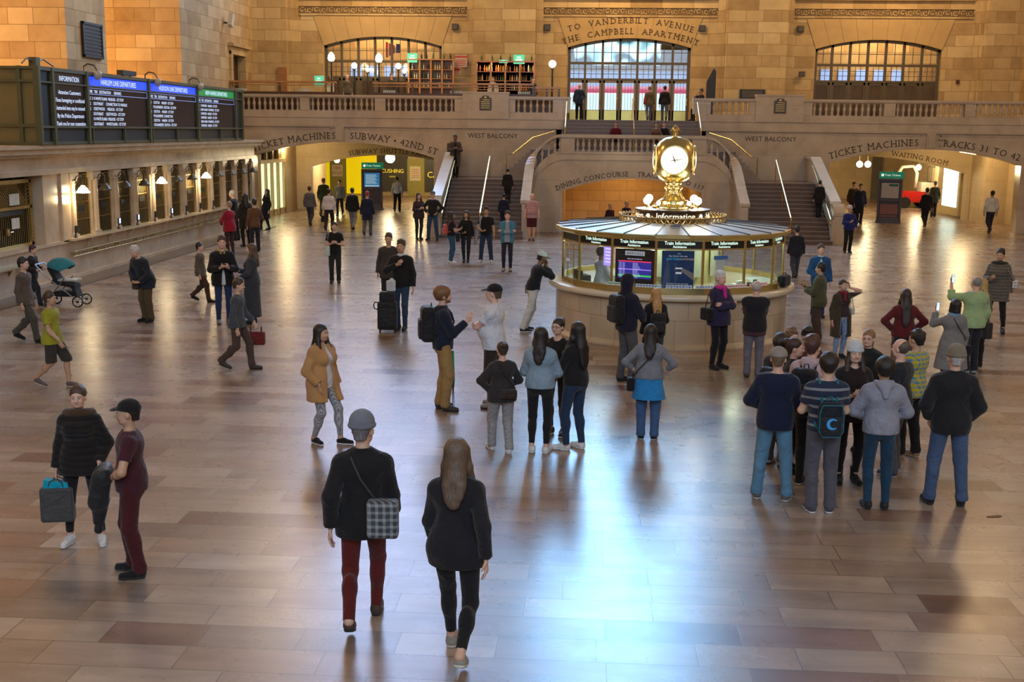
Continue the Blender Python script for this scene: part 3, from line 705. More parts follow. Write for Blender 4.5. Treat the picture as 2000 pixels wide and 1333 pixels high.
# concave front of the middle landing
half = [(4.42,47.7,1.5),(4.42,49.0,2.02),(4.42,50.2,2.55),(4.38,50.9,2.95),(4.18,51.15,3.42),(3.75,51.18,3.85),(3.35,51.12,4.1),(3.05,51.1,4.16)]
def dense(pts, k=4):
    out = []
    for i in range(len(pts)-1):
        p0 = pts[max(i-1,0)]; p1 = pts[i]; p2 = pts[i+1]; p3 = pts[min(i+2,len(pts)-1)]
        for j in range(k):
            t = j/k; out.append(tuple(.5*(2*b+(c-a)*t+(2*a-5*b+4*c-d)*t*t+(3*b-a-3*c+d)*t**3) for a, b, c, d in zip(p0,p1,p2,p3)))
    out.append(pts[-1]); return out
hd = dense(half)
def ribbon(mb, pts, hw, zlo, zhi, off=0.0):
    P = [Vector((p[0],p[1],0)) for p in pts]; L = []; Rr = []
    for i, p in enumerate(P):
        t = (P[min(i+1,len(P)-1)]-P[max(i-1,0)]).normalized(); nrm = Vector((t.y,-t.x,0))
        L.append(p+nrm*(off-hw)); Rr.append(p+nrm*(off+hw))
    for i in range(len(P)-1):
        z0, z1, h0, h1 = zlo(pts[i]), zlo(pts[i+1]), zhi(pts[i]), zhi(pts[i+1])
        mb.hexa([(L[i].x,L[i].y,z0),(Rr[i].x,Rr[i].y,z0),(Rr[i+1].x,Rr[i+1].y,z1),(L[i+1].x,L[i+1].y,z1),
                 (L[i].x,L[i].y,h0),(Rr[i].x,Rr[i].y,h0),(Rr[i+1].x,Rr[i+1].y,h1),(L[i+1].x,L[i+1].y,h1)])
wallm = MB(); cop = MB(); strips(wallm, -3.1, 3.1, 0, 3.5, 50.95, 51.25, [(0,2.98,0,1.80,2.36)], 24)
wallm.box(-3.1,-2.5,50.97,51.23,3.5,4.1); wallm.box(2.5,3.1,50.97,51.23,3.5,4.1)
cop.box(-3.1,3.1,50.9,51.3,4.08,4.22)
wallm.box(-3.1,3.1,50.88,50.95,3.14,3.24); wallm.box(-3.1,3.1,50.91,50.95,3.4,3.5)
for s in (-1, 1):
    pts = [(s*p[0],p[1],p[2]) for p in hd]
    if s > 0: pts = pts[::-1]
    def lowtop(p):
        return p[2]-.06 if p[1] < 50.75 and abs(p[0]) > 4.3 else p[2]-.66
    ribbon(wallm, pts, .14, lambda p: 0, lowtop); ribbon(cop, pts, .2, lambda p: p[2]-.08, lambda p: p[2]+.06)
    cv = [p for p in pts if p[1] > 50.7]
    ribbon(wallm, cv, .19, lambda p: p[2]-1.06, lambda p: p[2]-.98)
e = empty('landing_front', (0,0,0)); tag(e, 'concave marble front of the middle landing with an arch below', 'wall', kind='structure')
wallm.build('wall_body', M_MARB, e); cop.build('coping', M_LIT if False else M_MARB, e)
e = balustrade(-2.5, 2.5, 'marble baluster railing of the middle landing behind the clock', y=51.1, z=3.5)
for s, d in ((-1,'left'), (1,'right')):
    e = empty('curved_balustrade', (0,0,0), label='rising curved run of balusters at the %s end of the middle landing' % d, cat='balustrade')
    L = [p for p in hd if p[1] > 50.85]
    tot = 0
    for k in range(6):
        t = (k+.5)/6*(len(L)-1); i = int(t); fr = t-i; p = [L[i][q]*(1-fr)+L[min(i+1,len(L)-1)][q]*fr for q in range(3)]
        o = newobj('baluster', BALME, None, e); o.location = (s*p[0], p[1], p[2]-.66)
mb = MB(); za, rad, cz = arcz(0, 2.98, 1.80, 2.36)
arc_text(mb, 'DINING CONCOURSE', 0, cz, rad+.10, 50.94, .29, -1.72/rad, 1.1); arc_text(mb, 'TRACKS 100 TO 117', 0, cz, rad+.10, 50.94, .29, 1.62/rad, 1.1)
struct(mb.build('wall_lettering', M_INK))

# ================================================================ ticket office on the south side
XF = -16.6
mb = MB()
mb.box(-18.9, XF+.0, 24, 51.3, 0, 1.12)             # lower wall
mb.box(-18.9, -17.15, 24, 32, 1.12, 3.1); mb.box(-18.9, XF-.16, 32, 51.3, 1.12, 3.1)
mb.box(-18.9, XF+.1, 24, 51.3, 3.02, 3.16); mb.box(-18.9, XF+.02, 24, 51.3, 3.16, 3.5); mb.box(-18.9, XF+.18, 24, 51.4, 3.5, 3.58)
mb.box(-18.9, XF+.3, 24, 51.5, 3.58, 3.72); mb.box(-18.9, XF+.38, 24, 51.55, 3.72, 3.82)
mb.box(XF, XF+.12, 24, 51.3, 0, .12)
mb.box(-17.2, XF, 31.0, 32.2, 1.12, 3.1); mb.box(-17.2, XF+.06, 32.0, 32.5, 1.1, 3.1); mb.box(-17.2, XF, 50.9, 51.3, 1.12, 3.1)
mb.box(-17.2, XF, 24, 28.2, 1.12, 3.1); mb.box(XF-.5, XF+.06, 24, 32.3, 1.06, 1.14)
struct(mb.build('wall_ticket_office', M_TICK))
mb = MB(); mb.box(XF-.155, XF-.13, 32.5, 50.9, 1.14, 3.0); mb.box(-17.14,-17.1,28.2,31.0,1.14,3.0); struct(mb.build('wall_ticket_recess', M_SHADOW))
mb = MB(); put_text(mb, 'METRO-NORTH', (XF+.03, 42.5, 3.22), .28, (0,1,0), (0,0,1), 1.1); struct(mb.build('wall_lettering', plain('faint_letter', (.25,.18,.1), .7)))
ST0, PIT_ = 32.83, 1.56
pil = MB()
pil.box(-.12, .04, -.26, .26, 0, .12); pil.box(-.12, -.02, -.22, .22, .12, 1.62); pil.box(-.12, .05, -.25, .25, 1.62, 1.70); pil.box(-.12,.07,-.29,.29,1.70,1.88)
pil.lathe([(.13,.12),(.115,.2),(.10,1.5),(.12,1.55),(.15,1.66)], (-.03,0,0), 14)
PILME = pil.mesh('pilaster'); PILME.materials.append(M_TICK)
gri = MB()
for i in range(9): y = -.5+i*.125; gri.box(-.012,.012,y-.008,y+.008,0,1.82)
for z in (0,.5,1.0,1.45,1.8): gri.box(-.015,.015,-.52,.52,z-.012,z+.012)
gri.box(-.02,.02,-.55,-.5,0,1.85); gri.box(-.02,.02,.5,.55,0,1.85)
GRIME = gri.mesh('window_grille'); GRIME.materials.append(M_BRASSD)
places = ['nearest the barred gate','second from the barred gate','third from the barred gate','fourth from the barred gate','fifth from the barred gate','sixth from the barred gate','seventh from the barred gate','eighth from the barred gate','fifth from the far end','fourth from the far end','third from the far end','second from the far end','at the far end']
M_SHADE = emis('lit_shade', (1.0,.86,.55), 14); M_SHADEOFF = plain('unlit_shade', (.10,.085,.06), .35, .5)
M_SCR = emis('reader_screen', (.5,.65,1.0), 1.6)
for k in range(12):
    y = ST0+k*PIT_
    e = empty('pilaster', (XF, y, 1.13), label='half round marble pilaster between ticket windows, %s' % places[k], cat='pilaster', group='ticket window pilasters')
    newobj('shaft', PILME, None, e)
    if k < 12:
        g = empty('ticket_window', (XF-.11, y+.78 if k < 11 else y+.7, 1.14), label='dark barred ticket window, %s' % places[k], cat='ticket window', group='ticket windows')
        newobj('grille', GRIME, None, g)
        m1 = MB(); m1.box(-.01,.02,-.2,.2,.75,.9); m1.build('name_plate', M_BLACK, g)
    lit = k in (0, 4, 7)
    e = empty('counter_lamp', (XF+.08, y, 2.75), label=('lit white bell lamp on a curled bracket, %s' if lit else 'unlit dark bell lamp on a curled bracket, %s') % places[k], cat='lamp', group='lit bell lamps' if lit else 'unlit bell lamps')
    m1 = MB(); m1.tube([(0,-.02,.02),(.06,-.02,.16),(.16,-.02,.2),(.22,-.02,.14),(.24,-.02,.0),(.24,-.02,-.1)], .018, 6); m1.tube([(0,-.02,-.05),(.08,-.02,.02),(.12,-.02,.12)], .012, 6)
    m1.lathe([(.05,-.02),(.05,.02)], (0,0,0), 8); m1.build('bracket', M_BRONZE, e)
    m1 = MB(); m1.lathe([(.045,-.09),(.07,-.13),(.12,-.17),(.15,-.24),(.19,-.27),(.185,-.30),(.05,-.31)], (.24,-.02,0), 14)
    m1.build('shade', M_SHADE if lit else M_SHADEOFF, e, True)
    if lit: lamp('counter_lamp_light', 'POINT', (XF+.34, y-.02, 2.25), 34, (1.0,.76,.40), .12)
    if k in (0, 2, 3, 4, 5, 6, 7, 8):
        on = k in (2, 3, 5)
        r = empty('card_reader', (XF+.05, y+.02-.1, 1.17), label='small card reader on a stalk, on the counter %s' % places[k], cat='card reader', group='card readers on the ticket counter')
        m1 = MB(); m1.tube([(0,0,0),(.02,0,.18)], .02, 6); m1.lathe([(.07,0),(.07,.02)], (0,0,0), 10); m1.build('stalk', M_BLACK, r)
        m1 = MB(); m1.bx((.04,0,.24), (.02,.07,.10)); m1.build('body', M_BLACK, r)
        m1 = MB(); m1.bx((.062,0,.25), (.003,.055,.08)); m1.build('screen', M_SCR if on else M_BLACK, r)
e = empty('counter', (0,0,0), label='long pale marble ticket counter shelf below the barred windows', cat='counter')
m1 = MB(); m1.box(-17.1, XF+.22, 32.3, 50.9, 1.11, 1.17); m1.build('shelf', plain('counter_top', (.62,.48,.29), .2, 0, .1, 2), e)
for k in range(12):
    y = ST0+.78+k*PIT_
    m1 = MB(); m1.prism([(XF,1.11),(XF+.2,1.11),(XF+.17,1.04),(XF+.07,.96),(XF+.04,.8),(XF,.78)], 'y', y-.05, y+.05); m1.build('bracket', M_TICK, e)
e = empty('counter_rail', (0,0,0), label='ornate brass rail running along under the ticket counter', cat='rail')
m1 = MB(); m1.tube([(XF+.13,32.4,.80),(XF+.13,50.6,.80)], .026); m1.tube([(XF+.13,32.4,.66),(XF+.13,50.6,.66)], .018, 6); m1.build('bars', M_BRASSD, e)
m1 = MB()
for i in range(70):
    y = 32.5+i*.26; m1.tube([(XF+.13,y,.66),(XF+.13,y+.07,.73),(XF+.13,y,.80),(XF+.13,y-.07,.73),(XF+.13,y,.66)], .014, 5, False)
    if i % 6 == 0: m1.box(XF, XF+.13, y-.02, y+.02, .7, .76)
m1.build('scrollwork', M_BRASSD, e)
# barred gate at the near end
e = empty('ticket_gate', (-16.95, 29.65, 1.14), label='brass lattice gate with a paper sheet, left of the ticket windows', cat='gate')
m1 = MB()
for a, b in ((-1.3,-1.18),(1.18,1.3)): m1.box(-.03,.05,a,b,0,1.75)
m1.box(-.03,.05,-1.3,1.3,1.68,1.78); m1.box(-.03,.05,-1.3,1.3,0,.08); m1.box(-.03,.05,-1.3,1.3,1.0,1.08)
for i in range(20): z = .1+i*.085; m1.lathe([(0,-.02),(.035,0),(0,.02)], (.06,1.24,z), 6)
m1.build('frame', M_BRASS, e)
m1 = MB()
for i in range(24): y = -1.15+i*.1; m1.box(-.008,.008,y-.008,y+.008,.08,1.0)
m1.build('bars', M_BRASS, e)
m1 = MB()
for i in range(-7, 24):
    for sg in (-1, 1):
        a = (-1.18+i*.1, 1.08); b = (a[0]+sg*.6, 1.68)
        t0, t1 = 0, 1
        lo, hi = -1.18, 1.18
        y0, y1 = a[0], b[0]
        if y0 < lo: t0 = (lo-y0)/(y1-y0) if y1 != y0 and y1 > lo else 2
        if y0 > hi: t0 = (hi-y0)/(y1-y0) if y1 < hi else 2
        if y1 > hi: t1 = (hi-y0)/(y1-y0)
        if y1 < lo: t1 = (lo-y0)/(y1-y0)
        if t0 >= t1: continue
        m1.tube([(0,y0+(y1-y0)*t0,1.08+.6*t0),(0,y0+(y1-y0)*t1,1.08+.6*t1)], .007, 4, False)
m1.build('lattice', M_BRASS, e)
m1 = MB(); m1.box(.02,.04,.1,.62,1.12,1.42); m1.box(.02,.04,.15,.55,.5,.78); m1.build('paper_sheet', plain('sheet_paper', (.7,.66,.55), .6), e)
m1 = MB(); m1.box(.03,.06,-.9,.7,.86,.98); m1.build('sign_strip', M_BLACK, e)
m1 = MB(); m1.box(.05,.09,-.22,-.08,.36,.54); m1.tube([(.07,-.15,.45),(.14,-.15,.45),(.14,-.02,.45)], .015, 6); m1.build('lock', M_BRASS, e)
m1 = MB(); m1.tube([(.0,-.1,1.8),(.2,-.1,1.95),(.3,-.1,1.8)], .02, 6); m1.build('lamp_bracket', M_BRONZE, e)
e = empty('wall_shelf', (XF+.02, 28.9, .72), label='small brass bracket shelf on the wall under the barred gate', cat='shelf')
m1 = MB(); m1.box(0,.25,-1.3,1.3,0,.03); m1.prism([(0,-.2),(.12,-.02),(0,-.02)], 'y', -.08, .08); m1.build('plate', M_BRASSD, e)
# lamp over the entablature shine, small sign lamp on the wall
# ================================================================ departures board
XB = -16.18
def yat(px, py, X): r = ray(px, py); return CY+r[1]*(X-CX)/r[0]
Y0, Y1 = yat(78, 200, XB), yat(473, 220, XB)
e = empty('departure_board', (0,0,0), label='long dark green electronic departures board on top of the ticket office', cat='departure board')
ZL, ZH = 3.83, 5.86
m1 = MB(); m1.box(-18.2, XB-.05, Y0+.1, Y1-.1, ZL+.02, ZH-.03); m1.build('housing', M_BLACK, e)
m1 = MB()
m1.box(XB-.14, XB, Y0, Y1, ZL, ZL+.08); m1.box(XB-.14, XB+.03, Y0, Y1, ZL+.44, ZL+.50); m1.box(XB-.16, XB+.02, Y0, Y1, ZH-.1, ZH); m1.box(XB-.1, XB+.03, Y0, Y1, ZH-.42, ZH-.38)
posts = [78, 105, 172, 292, 386, 460, 473]
for p in posts: y = yat(p, 210, XB); m1.box(XB-.12, XB+.04, y-.06, y+.06, ZL, ZH)
for p in (242, 345, 430, 180, 297, 388): y = yat(p, 210, XB); m1.box(XB-.1, XB+.02, y-.03, y+.03, ZL, ZL+.46)
# near end face
for x in (-18.2, -17.75, -16.75, XB-.1): m1.box(x, x+.1, Y0-.06, Y0+.1, ZL, ZH)
for z in (ZL, ZL+.46, ZH-.42, ZH-.08): m1.box(-18.2, XB, Y0-.07, Y0+.08, z, z+.07)
m1.build('frame', M_GREEN, e)
m1 = MB(); m1.box(-18.1, XB-.1, Y0+.02, Y0+.08, ZL+.03, ZH-.05); m1.build('end_panel', plain('end_panel_green', (.15,.125,.045), .5, 0, .1, 2), e)
M_SW = emis('screen_white', (.62,.74,1.0), 1.15); M_BLUE = emis('screen_blue', (.02,.08,.95), .9); M_GRN = emis('screen_green', (.0,.30,.07), .5)
hdr = ['INFORMATION', 'HARLEM LINE DEPARTURES', 'HUDSON LINE DEPARTURES', 'NEW HAVEN DEPARTURES']
rows = [
 ['Attention Customers:', 'Those homegoing or conditional', 'Unattended items may be removed', 'By the Police Department', 'Thank you for your cooperation'],
 ['12  3  N WHITE PLAINS  MELROSE - 1ST STOP','12     SOUTHEAST     CONNECTION TO WASSAIC','12     CRESTWOOD     MELROSE - 1ST STOP','1      SOUTHEAST     CRESTWOOD - 1ST STOP','1      N WHITE PLAINS  MELROSE - 1ST STOP','2      SOUTHEAST     WHITE PLAINS - 1ST STOP'],
 ['12     CROTON     HARLEM - 1ST STOP','1      POUGHKEEPSIE  CROTON - 1ST STOP','12     CROTON     HARLEM - 1ST STOP','1      POUGHKEEPSIE  CONNECTION','1      CROTON     HARLEM - 1ST STOP','2      POUGHKEEPSIE  CROTON - 1ST STOP'],
 ['12  1  STAMFORD   HARLEM - 1ST STOP','12  2  NEW HAVEN  STAMFORD - 1ST STOP','1      STAMFORD   HARLEM - 1ST STOP','1      STAMFORD   HARLEM - 1ST STOP','2      NEW HAVEN  STAMFORD - 1ST STOP','2      STAMFORD   HARLEM - 1ST STOP']]
sp = [(105,172), (172,292), (292,386), (386,460)]
xt = XB-.02
for i, (p, q) in enumerate(sp):
    a, b = yat(p, 210, XB)+.08, yat(q, 210, XB)-.08
    m1 = MB(); m1.box(XB-.05, XB-.035, a, b, ZL+.5, ZH-.12); sc = m1.build('screen', plain('screen_black', (.006,.004,.012), .25), e)
    if i:
        m1 = MB(); m1.box(XB-.034, XB-.03, a, b, ZH-.38, ZH-.12); m1.build('header', M_BLUE if i < 3 else M_GRN, sc)
        m1 = MB(); zt = ZH-.62
        for z in (zt, zt+.17): m1.box(XB-.034, XB-.03, a+.02, b-.02, z-.006, z+.006)
        for y in (a+.02, b-.02): m1.box(XB-.034, XB-.03, y-.006, y+.006, zt, zt+.17)
        m1.build('outline', emis('screen_outline', (.3,.45,1.0), .8), sc)
    m1 = MB(); W = b-a
    def line(s_, z, size, y=None, al='C', maxw=.9):
        xs = min(1.0, maxw*W/textw(s_, size)); put_text(m1, s_, (xt, y if y is not None else (a+b)/2, z), size, (0,1,0), (0,0,1), 1.0, al, xs)
    line(hdr[i], ZH-.33, .22 if i else .2, maxw=.62)
    if i == 0:
        for j, t in enumerate(rows[0]): line(t, ZH-.68-j*.21, .16, maxw=.92)
    else:
        line('TIME   TRK   DESTINATION      REMARKS', ZH-.59, .13, a+.05, 'L', .62)
        for j, t in enumerate(rows[i]): line(t, ZH-.78-j*.145, .125, a+.05, 'L', .8)
    m1.build('lettering', M_SW, sc)
# spotlights and fittings along the top of the board
for k, (px, kind) in enumerate(((89,'box'), (182,'arc'), (300,'arc'), (265,'bar'), (384,'arc'))):
    y = yat(px, 130, XB)
    e = empty('board_lamp', (XB-.3, y, ZH), label='%s on top of the departures board, %s' % ({'box':'grey spotlight with cables','arc':'gooseneck globe lamp','bar':'flat black speaker bar'}[kind], ['over its near corner','over the information screen','at the first header\'s right end','above the first blue header','over the green header'][k]), cat='lamp')
    m1 = MB()
    if kind == 'bar': m1.box(-.1,.1,-.55,.55,.05,.2); m1.box(-.03,.03,-.3,-.25,-.02,.06); m1.box(-.03,.03,.25,.3,-.02,.06); m1.build('housing', M_BLACK, e)
    elif kind == 'box':
        m1.box(-.1,.1,-.12,.12,.0,.24); m1.tube([(0,.1,.1),(0,.5,.22),(.1,.9,.05)], .02, 6); m1.tube([(0,-.1,.1),(0,-.4,.2),(.0,-.7,.05)], .02, 6); m1.build('housing', M_GREEN, e)
    else:
        m1.tube([(0,0,-.02),(0,0,.15),(.12,.03,.24),(.3,.06,.2),(.38,.07,.05)], .022, 6); m1.build('gooseneck', M_BRONZE, e)
        m1 = MB(); m1.lathe([(.03,0),(.12,-.03),(.13,-.14),(.08,-.24),(.02,-.27)], (.38,.07,.05), 12); m1.build('globe', plain('grey_globe', (.42,.40,.33), .3), e, True)
# ================================================================ information booth with the four-faced clock
BC = (0.0, 26.0)
e = empty('information_booth', (BC[0], BC[1], 0), label='round marble information booth with brass framed glass and pale fan roof', cat='booth')
TRAV = stone_mat('booth_marble', .62, .60, [(0,(.47,.36,.24)),(.5,(.56,.45,.31)),(1,(.62,.5,.36))], (.3,.22,.14), rough=.28, ms=.006, sq=1, b=.1, spec=.5, vein=.3, polar=2.5)
m1 = MB(); m1.lathe([(2.62,0),(2.62,.04),(2.55,.1),(2.53,.12),(2.53,.96),(2.50,1.0),(2.2,1.0)], n=72); m1.build('base', TRAV, e)
m1 = MB(); m1.lathe([(2.2,.99),(2.5,.99),(2.68,1.01),(2.70,1.05),(2.70,1.10),(2.66,1.13),(2.3,1.135)], n=72); m1.build('counter_top', plain('booth_counter', (.66,.58,.44), .2, 0, .08, 2), e, True)
NS = 16; A0 = -math.pi/2-math.pi/NS                 # a pane faces the camera side
RG = 2.40
def pol(r, a, z): return (r*math.cos(a), r*math.sin(a), z)
def seg(mb, r, a, b, z0, z1, t=.03): # flat panel between two corner angles
    mb.hexa([pol(r,a,z0),pol(r,b,z0),pol(r-t,b,z0),pol(r-t,a,z0),pol(r,a,z1),pol(r,b,z1),pol(r-t,b,z1),pol(r-t,a,z1)])
m1 = MB()
for k in range(NS):
    a, b = A0+2*math.pi*k/NS, A0+2*math.pi*(k+1)/NS
    seg(m1, RG+.03, a, b, 1.135, 1.24, .07); seg(m1, RG+.02, a, b, 2.02, 2.05, .05); seg(m1, RG+.05, a, b, 2.2, 2.29, .08)
    m1.tube([pol(RG+.02, a, 1.13), pol(RG+.02, a, 2.28)], .03, 6)
m1.build('frame', M_BRASS, e)
M_SIGNB = plain('sign_black', (.015,.012,.01), .3); M_WHITE_T = emis('booth_sign_letters', (.75,1.0,.85), 1.6)
words = ['Information','','Train Information','Train Information','Train Information','Train Information','Information','i','Information','','Train Information','','','','','i']
# pane 0 faces the camera; panes run to the right (counter-clockwise seen from above)
for k in range(NS):
    a, b = A0+2*math.pi*k/NS, A0+2*math.pi*(k+1)/NS; am = (a+b)/2
    m1 = MB(); seg(m1, RG+.01, a, b, 2.05, 2.2, .02); sb = m1.build('sign_band', M_SIGNB, e)
    if k != 13 and k not in (6,7,8,9):
        m1 = MB(); ux = Vector((-math.sin(am), math.cos(am), 0)); rr = (RG+.02)*math.cos(math.pi/NS)
        o = Vector((rr*math.cos(am), rr*math.sin(am), 0))
        put_text(m1, ('Train Information' if k != 4 else 'Tickets and Info') if k != 12 else 'Lost & Found', o+Vector((0,0,2.125)), .10, ux, (0,0,1), 1.0, 'C', .85); put_text(m1, 'Assistance', o+Vector((0,0,2.065)), .065, ux, (0,0,1))
        m1.build('lettering', M_WHITE_T, sb)
    m1 = MB(); seg(m1, RG, a, b, 1.24, 2.02, .008); m1.build('glass_pane', M_GLASS, e)
# fan roof
m1 = MB(); m2 = MB(); NR = 24
M_ROOF = plain('roof_grey', (.42,.44,.46), .35, 0, .05, 2); M_SEAM = plain('roof_seam', (.05,.05,.055), .5)
m1.lathe([(2.52,2.29),(2.52,2.33),(1.12,2.45),(1.1,2.40)], n=NR, a0=A0, a1=A0+2*math.pi); m1.build('roof', M_ROOF, e)
for k in range(NR):
    a = A0+2*math.pi*k/NR; m2.tube([pol(2.53,a,2.335), pol(1.12,a,2.455)], .016, 5)
m2.build('roof_seams', M_SEAM, e)
m1 = MB(); m1.lathe([(2.54,2.24),(2.56,2.26),(2.56,2.32),(2.52,2.335)], n=NR, a0=A0, a1=A0+2*math.pi, closed=False); m1.build('roof_rim', M_BRASS, e)
# inner floor and fittings
m1 = MB(); m1.lathe([(2.45,.95),(2.45,.98)], n=48); m1.build('desk_floor', plain('desk_wood', (.25,.15,.07), .4), e)
m1 = MB(); m1.lathe([(1.0,.98),(1.0,2.3)], n=8); m1.build('core', plain('core_panel', (.50,.42,.20), .4, 0, .25, 3), e)
m1 = MB(); m1.lathe([(2.3,1.08),(2.3,1.14),(1.75,1.14),(1.75,.98)], n=32, a0=R(-80), a1=R(20)); m1.lathe([(2.3,1.08),(2.3,1.14),(1.75,1.14),(1.75,.98)], n=16, a0=R(-170), a1=R(-125)); m1.build('desk_ring', plain('desk_pale', (.6,.63,.55), .4), e)
m1 = MB()
for t in range(8):
    a = R(t*45+22); m1.bx((1.06*math.cos(a)*.93,1.06*math.sin(a)*.93,1.6), (.02,.22,.3), a)
m1.build('core_cabinets', plain('cabinet_pale', (.55,.55,.42), .4), e)
m1 = MB()
for k in range(NS):
    a, b = A0+2*math.pi*k/NS, A0+2*math.pi*(k+1)/NS
    if k in (14, 15, 0, 1, 2, 3): seg(m1, RG+.16, a, b, 1.14, 1.26, .1)
m1.build('leaflet_ledge', M_BRASS, e)
for i, (ang, col) in enumerate(((-118,(.05,.35,.2)),(-104,(.08,.3,.7)),(-90,(.1,.25,.75)),(-76,(.1,.2,.7)),(-62,(.7,.05,.15)),(-48,(.75,.05,.1)))):
    a = R(ang); lf = empty('leaflet_row', (BC[0]+2.50*math.cos(a), BC[1]+2.50*math.sin(a), 1.26), a+math.pi/2, label='row of %s timetable leaflets on the booth ledge, %s' % (['green','blue','blue','deep blue','red','red'][i], ['left of the door panes','left of the arrivals screen','below the arrivals screen','below the blue poster','right of the blue poster','at the right end of the ledge'][i]), cat='leaflets', group='timetable leaflets')
    m1 = MB()
    for j in range(9): m1.bx((-.24+j*.06,0,.03), (.022,.012,.035), 0, R(-20))
    m1.build('paper', plain('leaflet_white', (.8,.8,.78), .6), lf)
    m1 = MB()
    for j in range(9): m1.bx((-.24+j*.06,-.013,.035), (.018,.004,.014), 0, R(-20))
    m1.build('print', plain('leaflet_%d' % i, col, .5), lf)
lamp('booth_light', 'AREA', (BC[0], BC[1], 2.26), 1, (.8,1.0,.7), .2)
for a in range(0, 360, 60):
    lamp('booth_light', 'POINT', (BC[0]+1.6*math.cos(R(a+15)), BC[1]+1.6*math.sin(R(a+15)), 2.12), 26, (.85,1.0,.72), .12)
# lattice crown
e = empty('lattice_crown', (BC[0], BC[1], 2.43), label='openwork brass crown around the foot of the booth clock', cat='crown')
m1 = MB()
for k in range(56):
    a = 2*math.pi*k/56; b = 2*math.pi*(k+1)/56; m_ = (a+b)/2
    m1.tube([pol(1.14,a,0),pol(1.17,m_,.09),pol(1.16,b,.13)], .012, 4); m1.tube([pol(1.14,b,0),pol(1.17,m_,.09),pol(1.16,a,.13)], .012, 4)
    m1.sphere(pol(1.17,a,.155), .018, 6, 4)
m1.lathe([(1.12,-.02),(1.17,-.02),(1.17,.02),(1.12,.02)], n=48, closed=False); m1.lathe([(1.14,.115),(1.18,.115),(1.18,.14),(1.14,.14)], n=48, closed=False)
m1.build('scrollwork', M_BRASSD, e)
# illuminated name ring
e = empty('information_ring', (BC[0], BC[1], 2.44), label='brass drum reading Information in glowing letters under the clock', cat='sign')
m1 = MB(); m1.lathe([(.84,0),(.84,.04),(.78,.06),(.78,.2),(.82,.22),(.82,.26),(.4,.28)], n=48); m1.build('drum', plain('drum_bronze', (.07,.04,.018), .4, .5), e, False)
M_GOLDL = emis('ring_letters', (1.0,.93,.72), 1.5)
m1 = MB()
def ring_word(s_, a_mid, size, z=.075, r=.795):
    wd = textw(s_, size, 1.02); x = -wd/2
    for c in s_:
        ad = (glyph(c)[2] if c != ' ' else .3)*size*1.02; th = a_mid+(x+ad/2)/r
        ux = Vector((-math.sin(th), math.cos(th), 0)); o = Vector((r*math.cos(th), r*math.sin(th), z))
        if c != ' ':
            v, f, q = glyph(c); w0 = max(p[0] for p in v)+min(p[0] for p in v); m1.add([o+ux*((p[0]-w0/2)*size)+Vector((0,0,p[1]*size)) for p in v], f)
        x += ad
for k in range(4): ring_word('Information', -math.pi/2+k*math.pi/2+.03, .185)
m1.build('lettering', M_GOLDL, e)
m1 = MB()
for k in range(4):
    for dlt in (-.0,):
        th = -math.pi/2+math.pi/4+k*math.pi/2; ux = Vector((-math.sin(th), math.cos(th), 0)); o = Vector((.8*math.cos(th), .8*math.sin(th), .13))
        pts = [o+ux*(.055*math.cos(t*math.pi/8))+Vector((0,0,.055*math.sin(t*math.pi/8))) for t in range(16)]
        m1.add(pts, [tuple(range(16))])
m1.build('disc_mark', M_GOLDL, e)
# clock
e = empty('four_faced_clock', (BC[0], BC[1], 2.72), R(0), label='golden four-faced ball clock with glowing opal dials on the information booth', cat='clock')
prof = [(.46,-.02),(.46,.03),(.40,.06),(.30,.09),(.34,.13),(.31,.17),(.22,.22),(.17,.30),(.15,.36),(.17,.40),(.20,.43),(.19,.46),(.15,.49),(.17,.52),(.20,.55)]
m1 = MB(); m1.lathe(prof, n=28); m1.build('pedestal', M_BRASS, e, True)
m1 = MB()
for k in range(16):
    a = 2*math.pi*k/16; m1.tube([pol(.24,a,.2),pol(.175,a,.3),pol(.158,a,.38)], .012, 5)
for k in range(20): a = 2*math.pi*k/20; m1.sphere(pol(.40,a,.065), .025, 6, 4)
m1.build('flutes', M_BRASS, e)
zc_ = 1.04
M_DIAL = emis('opal_dial', (1.0,.93,.70), 1.5)
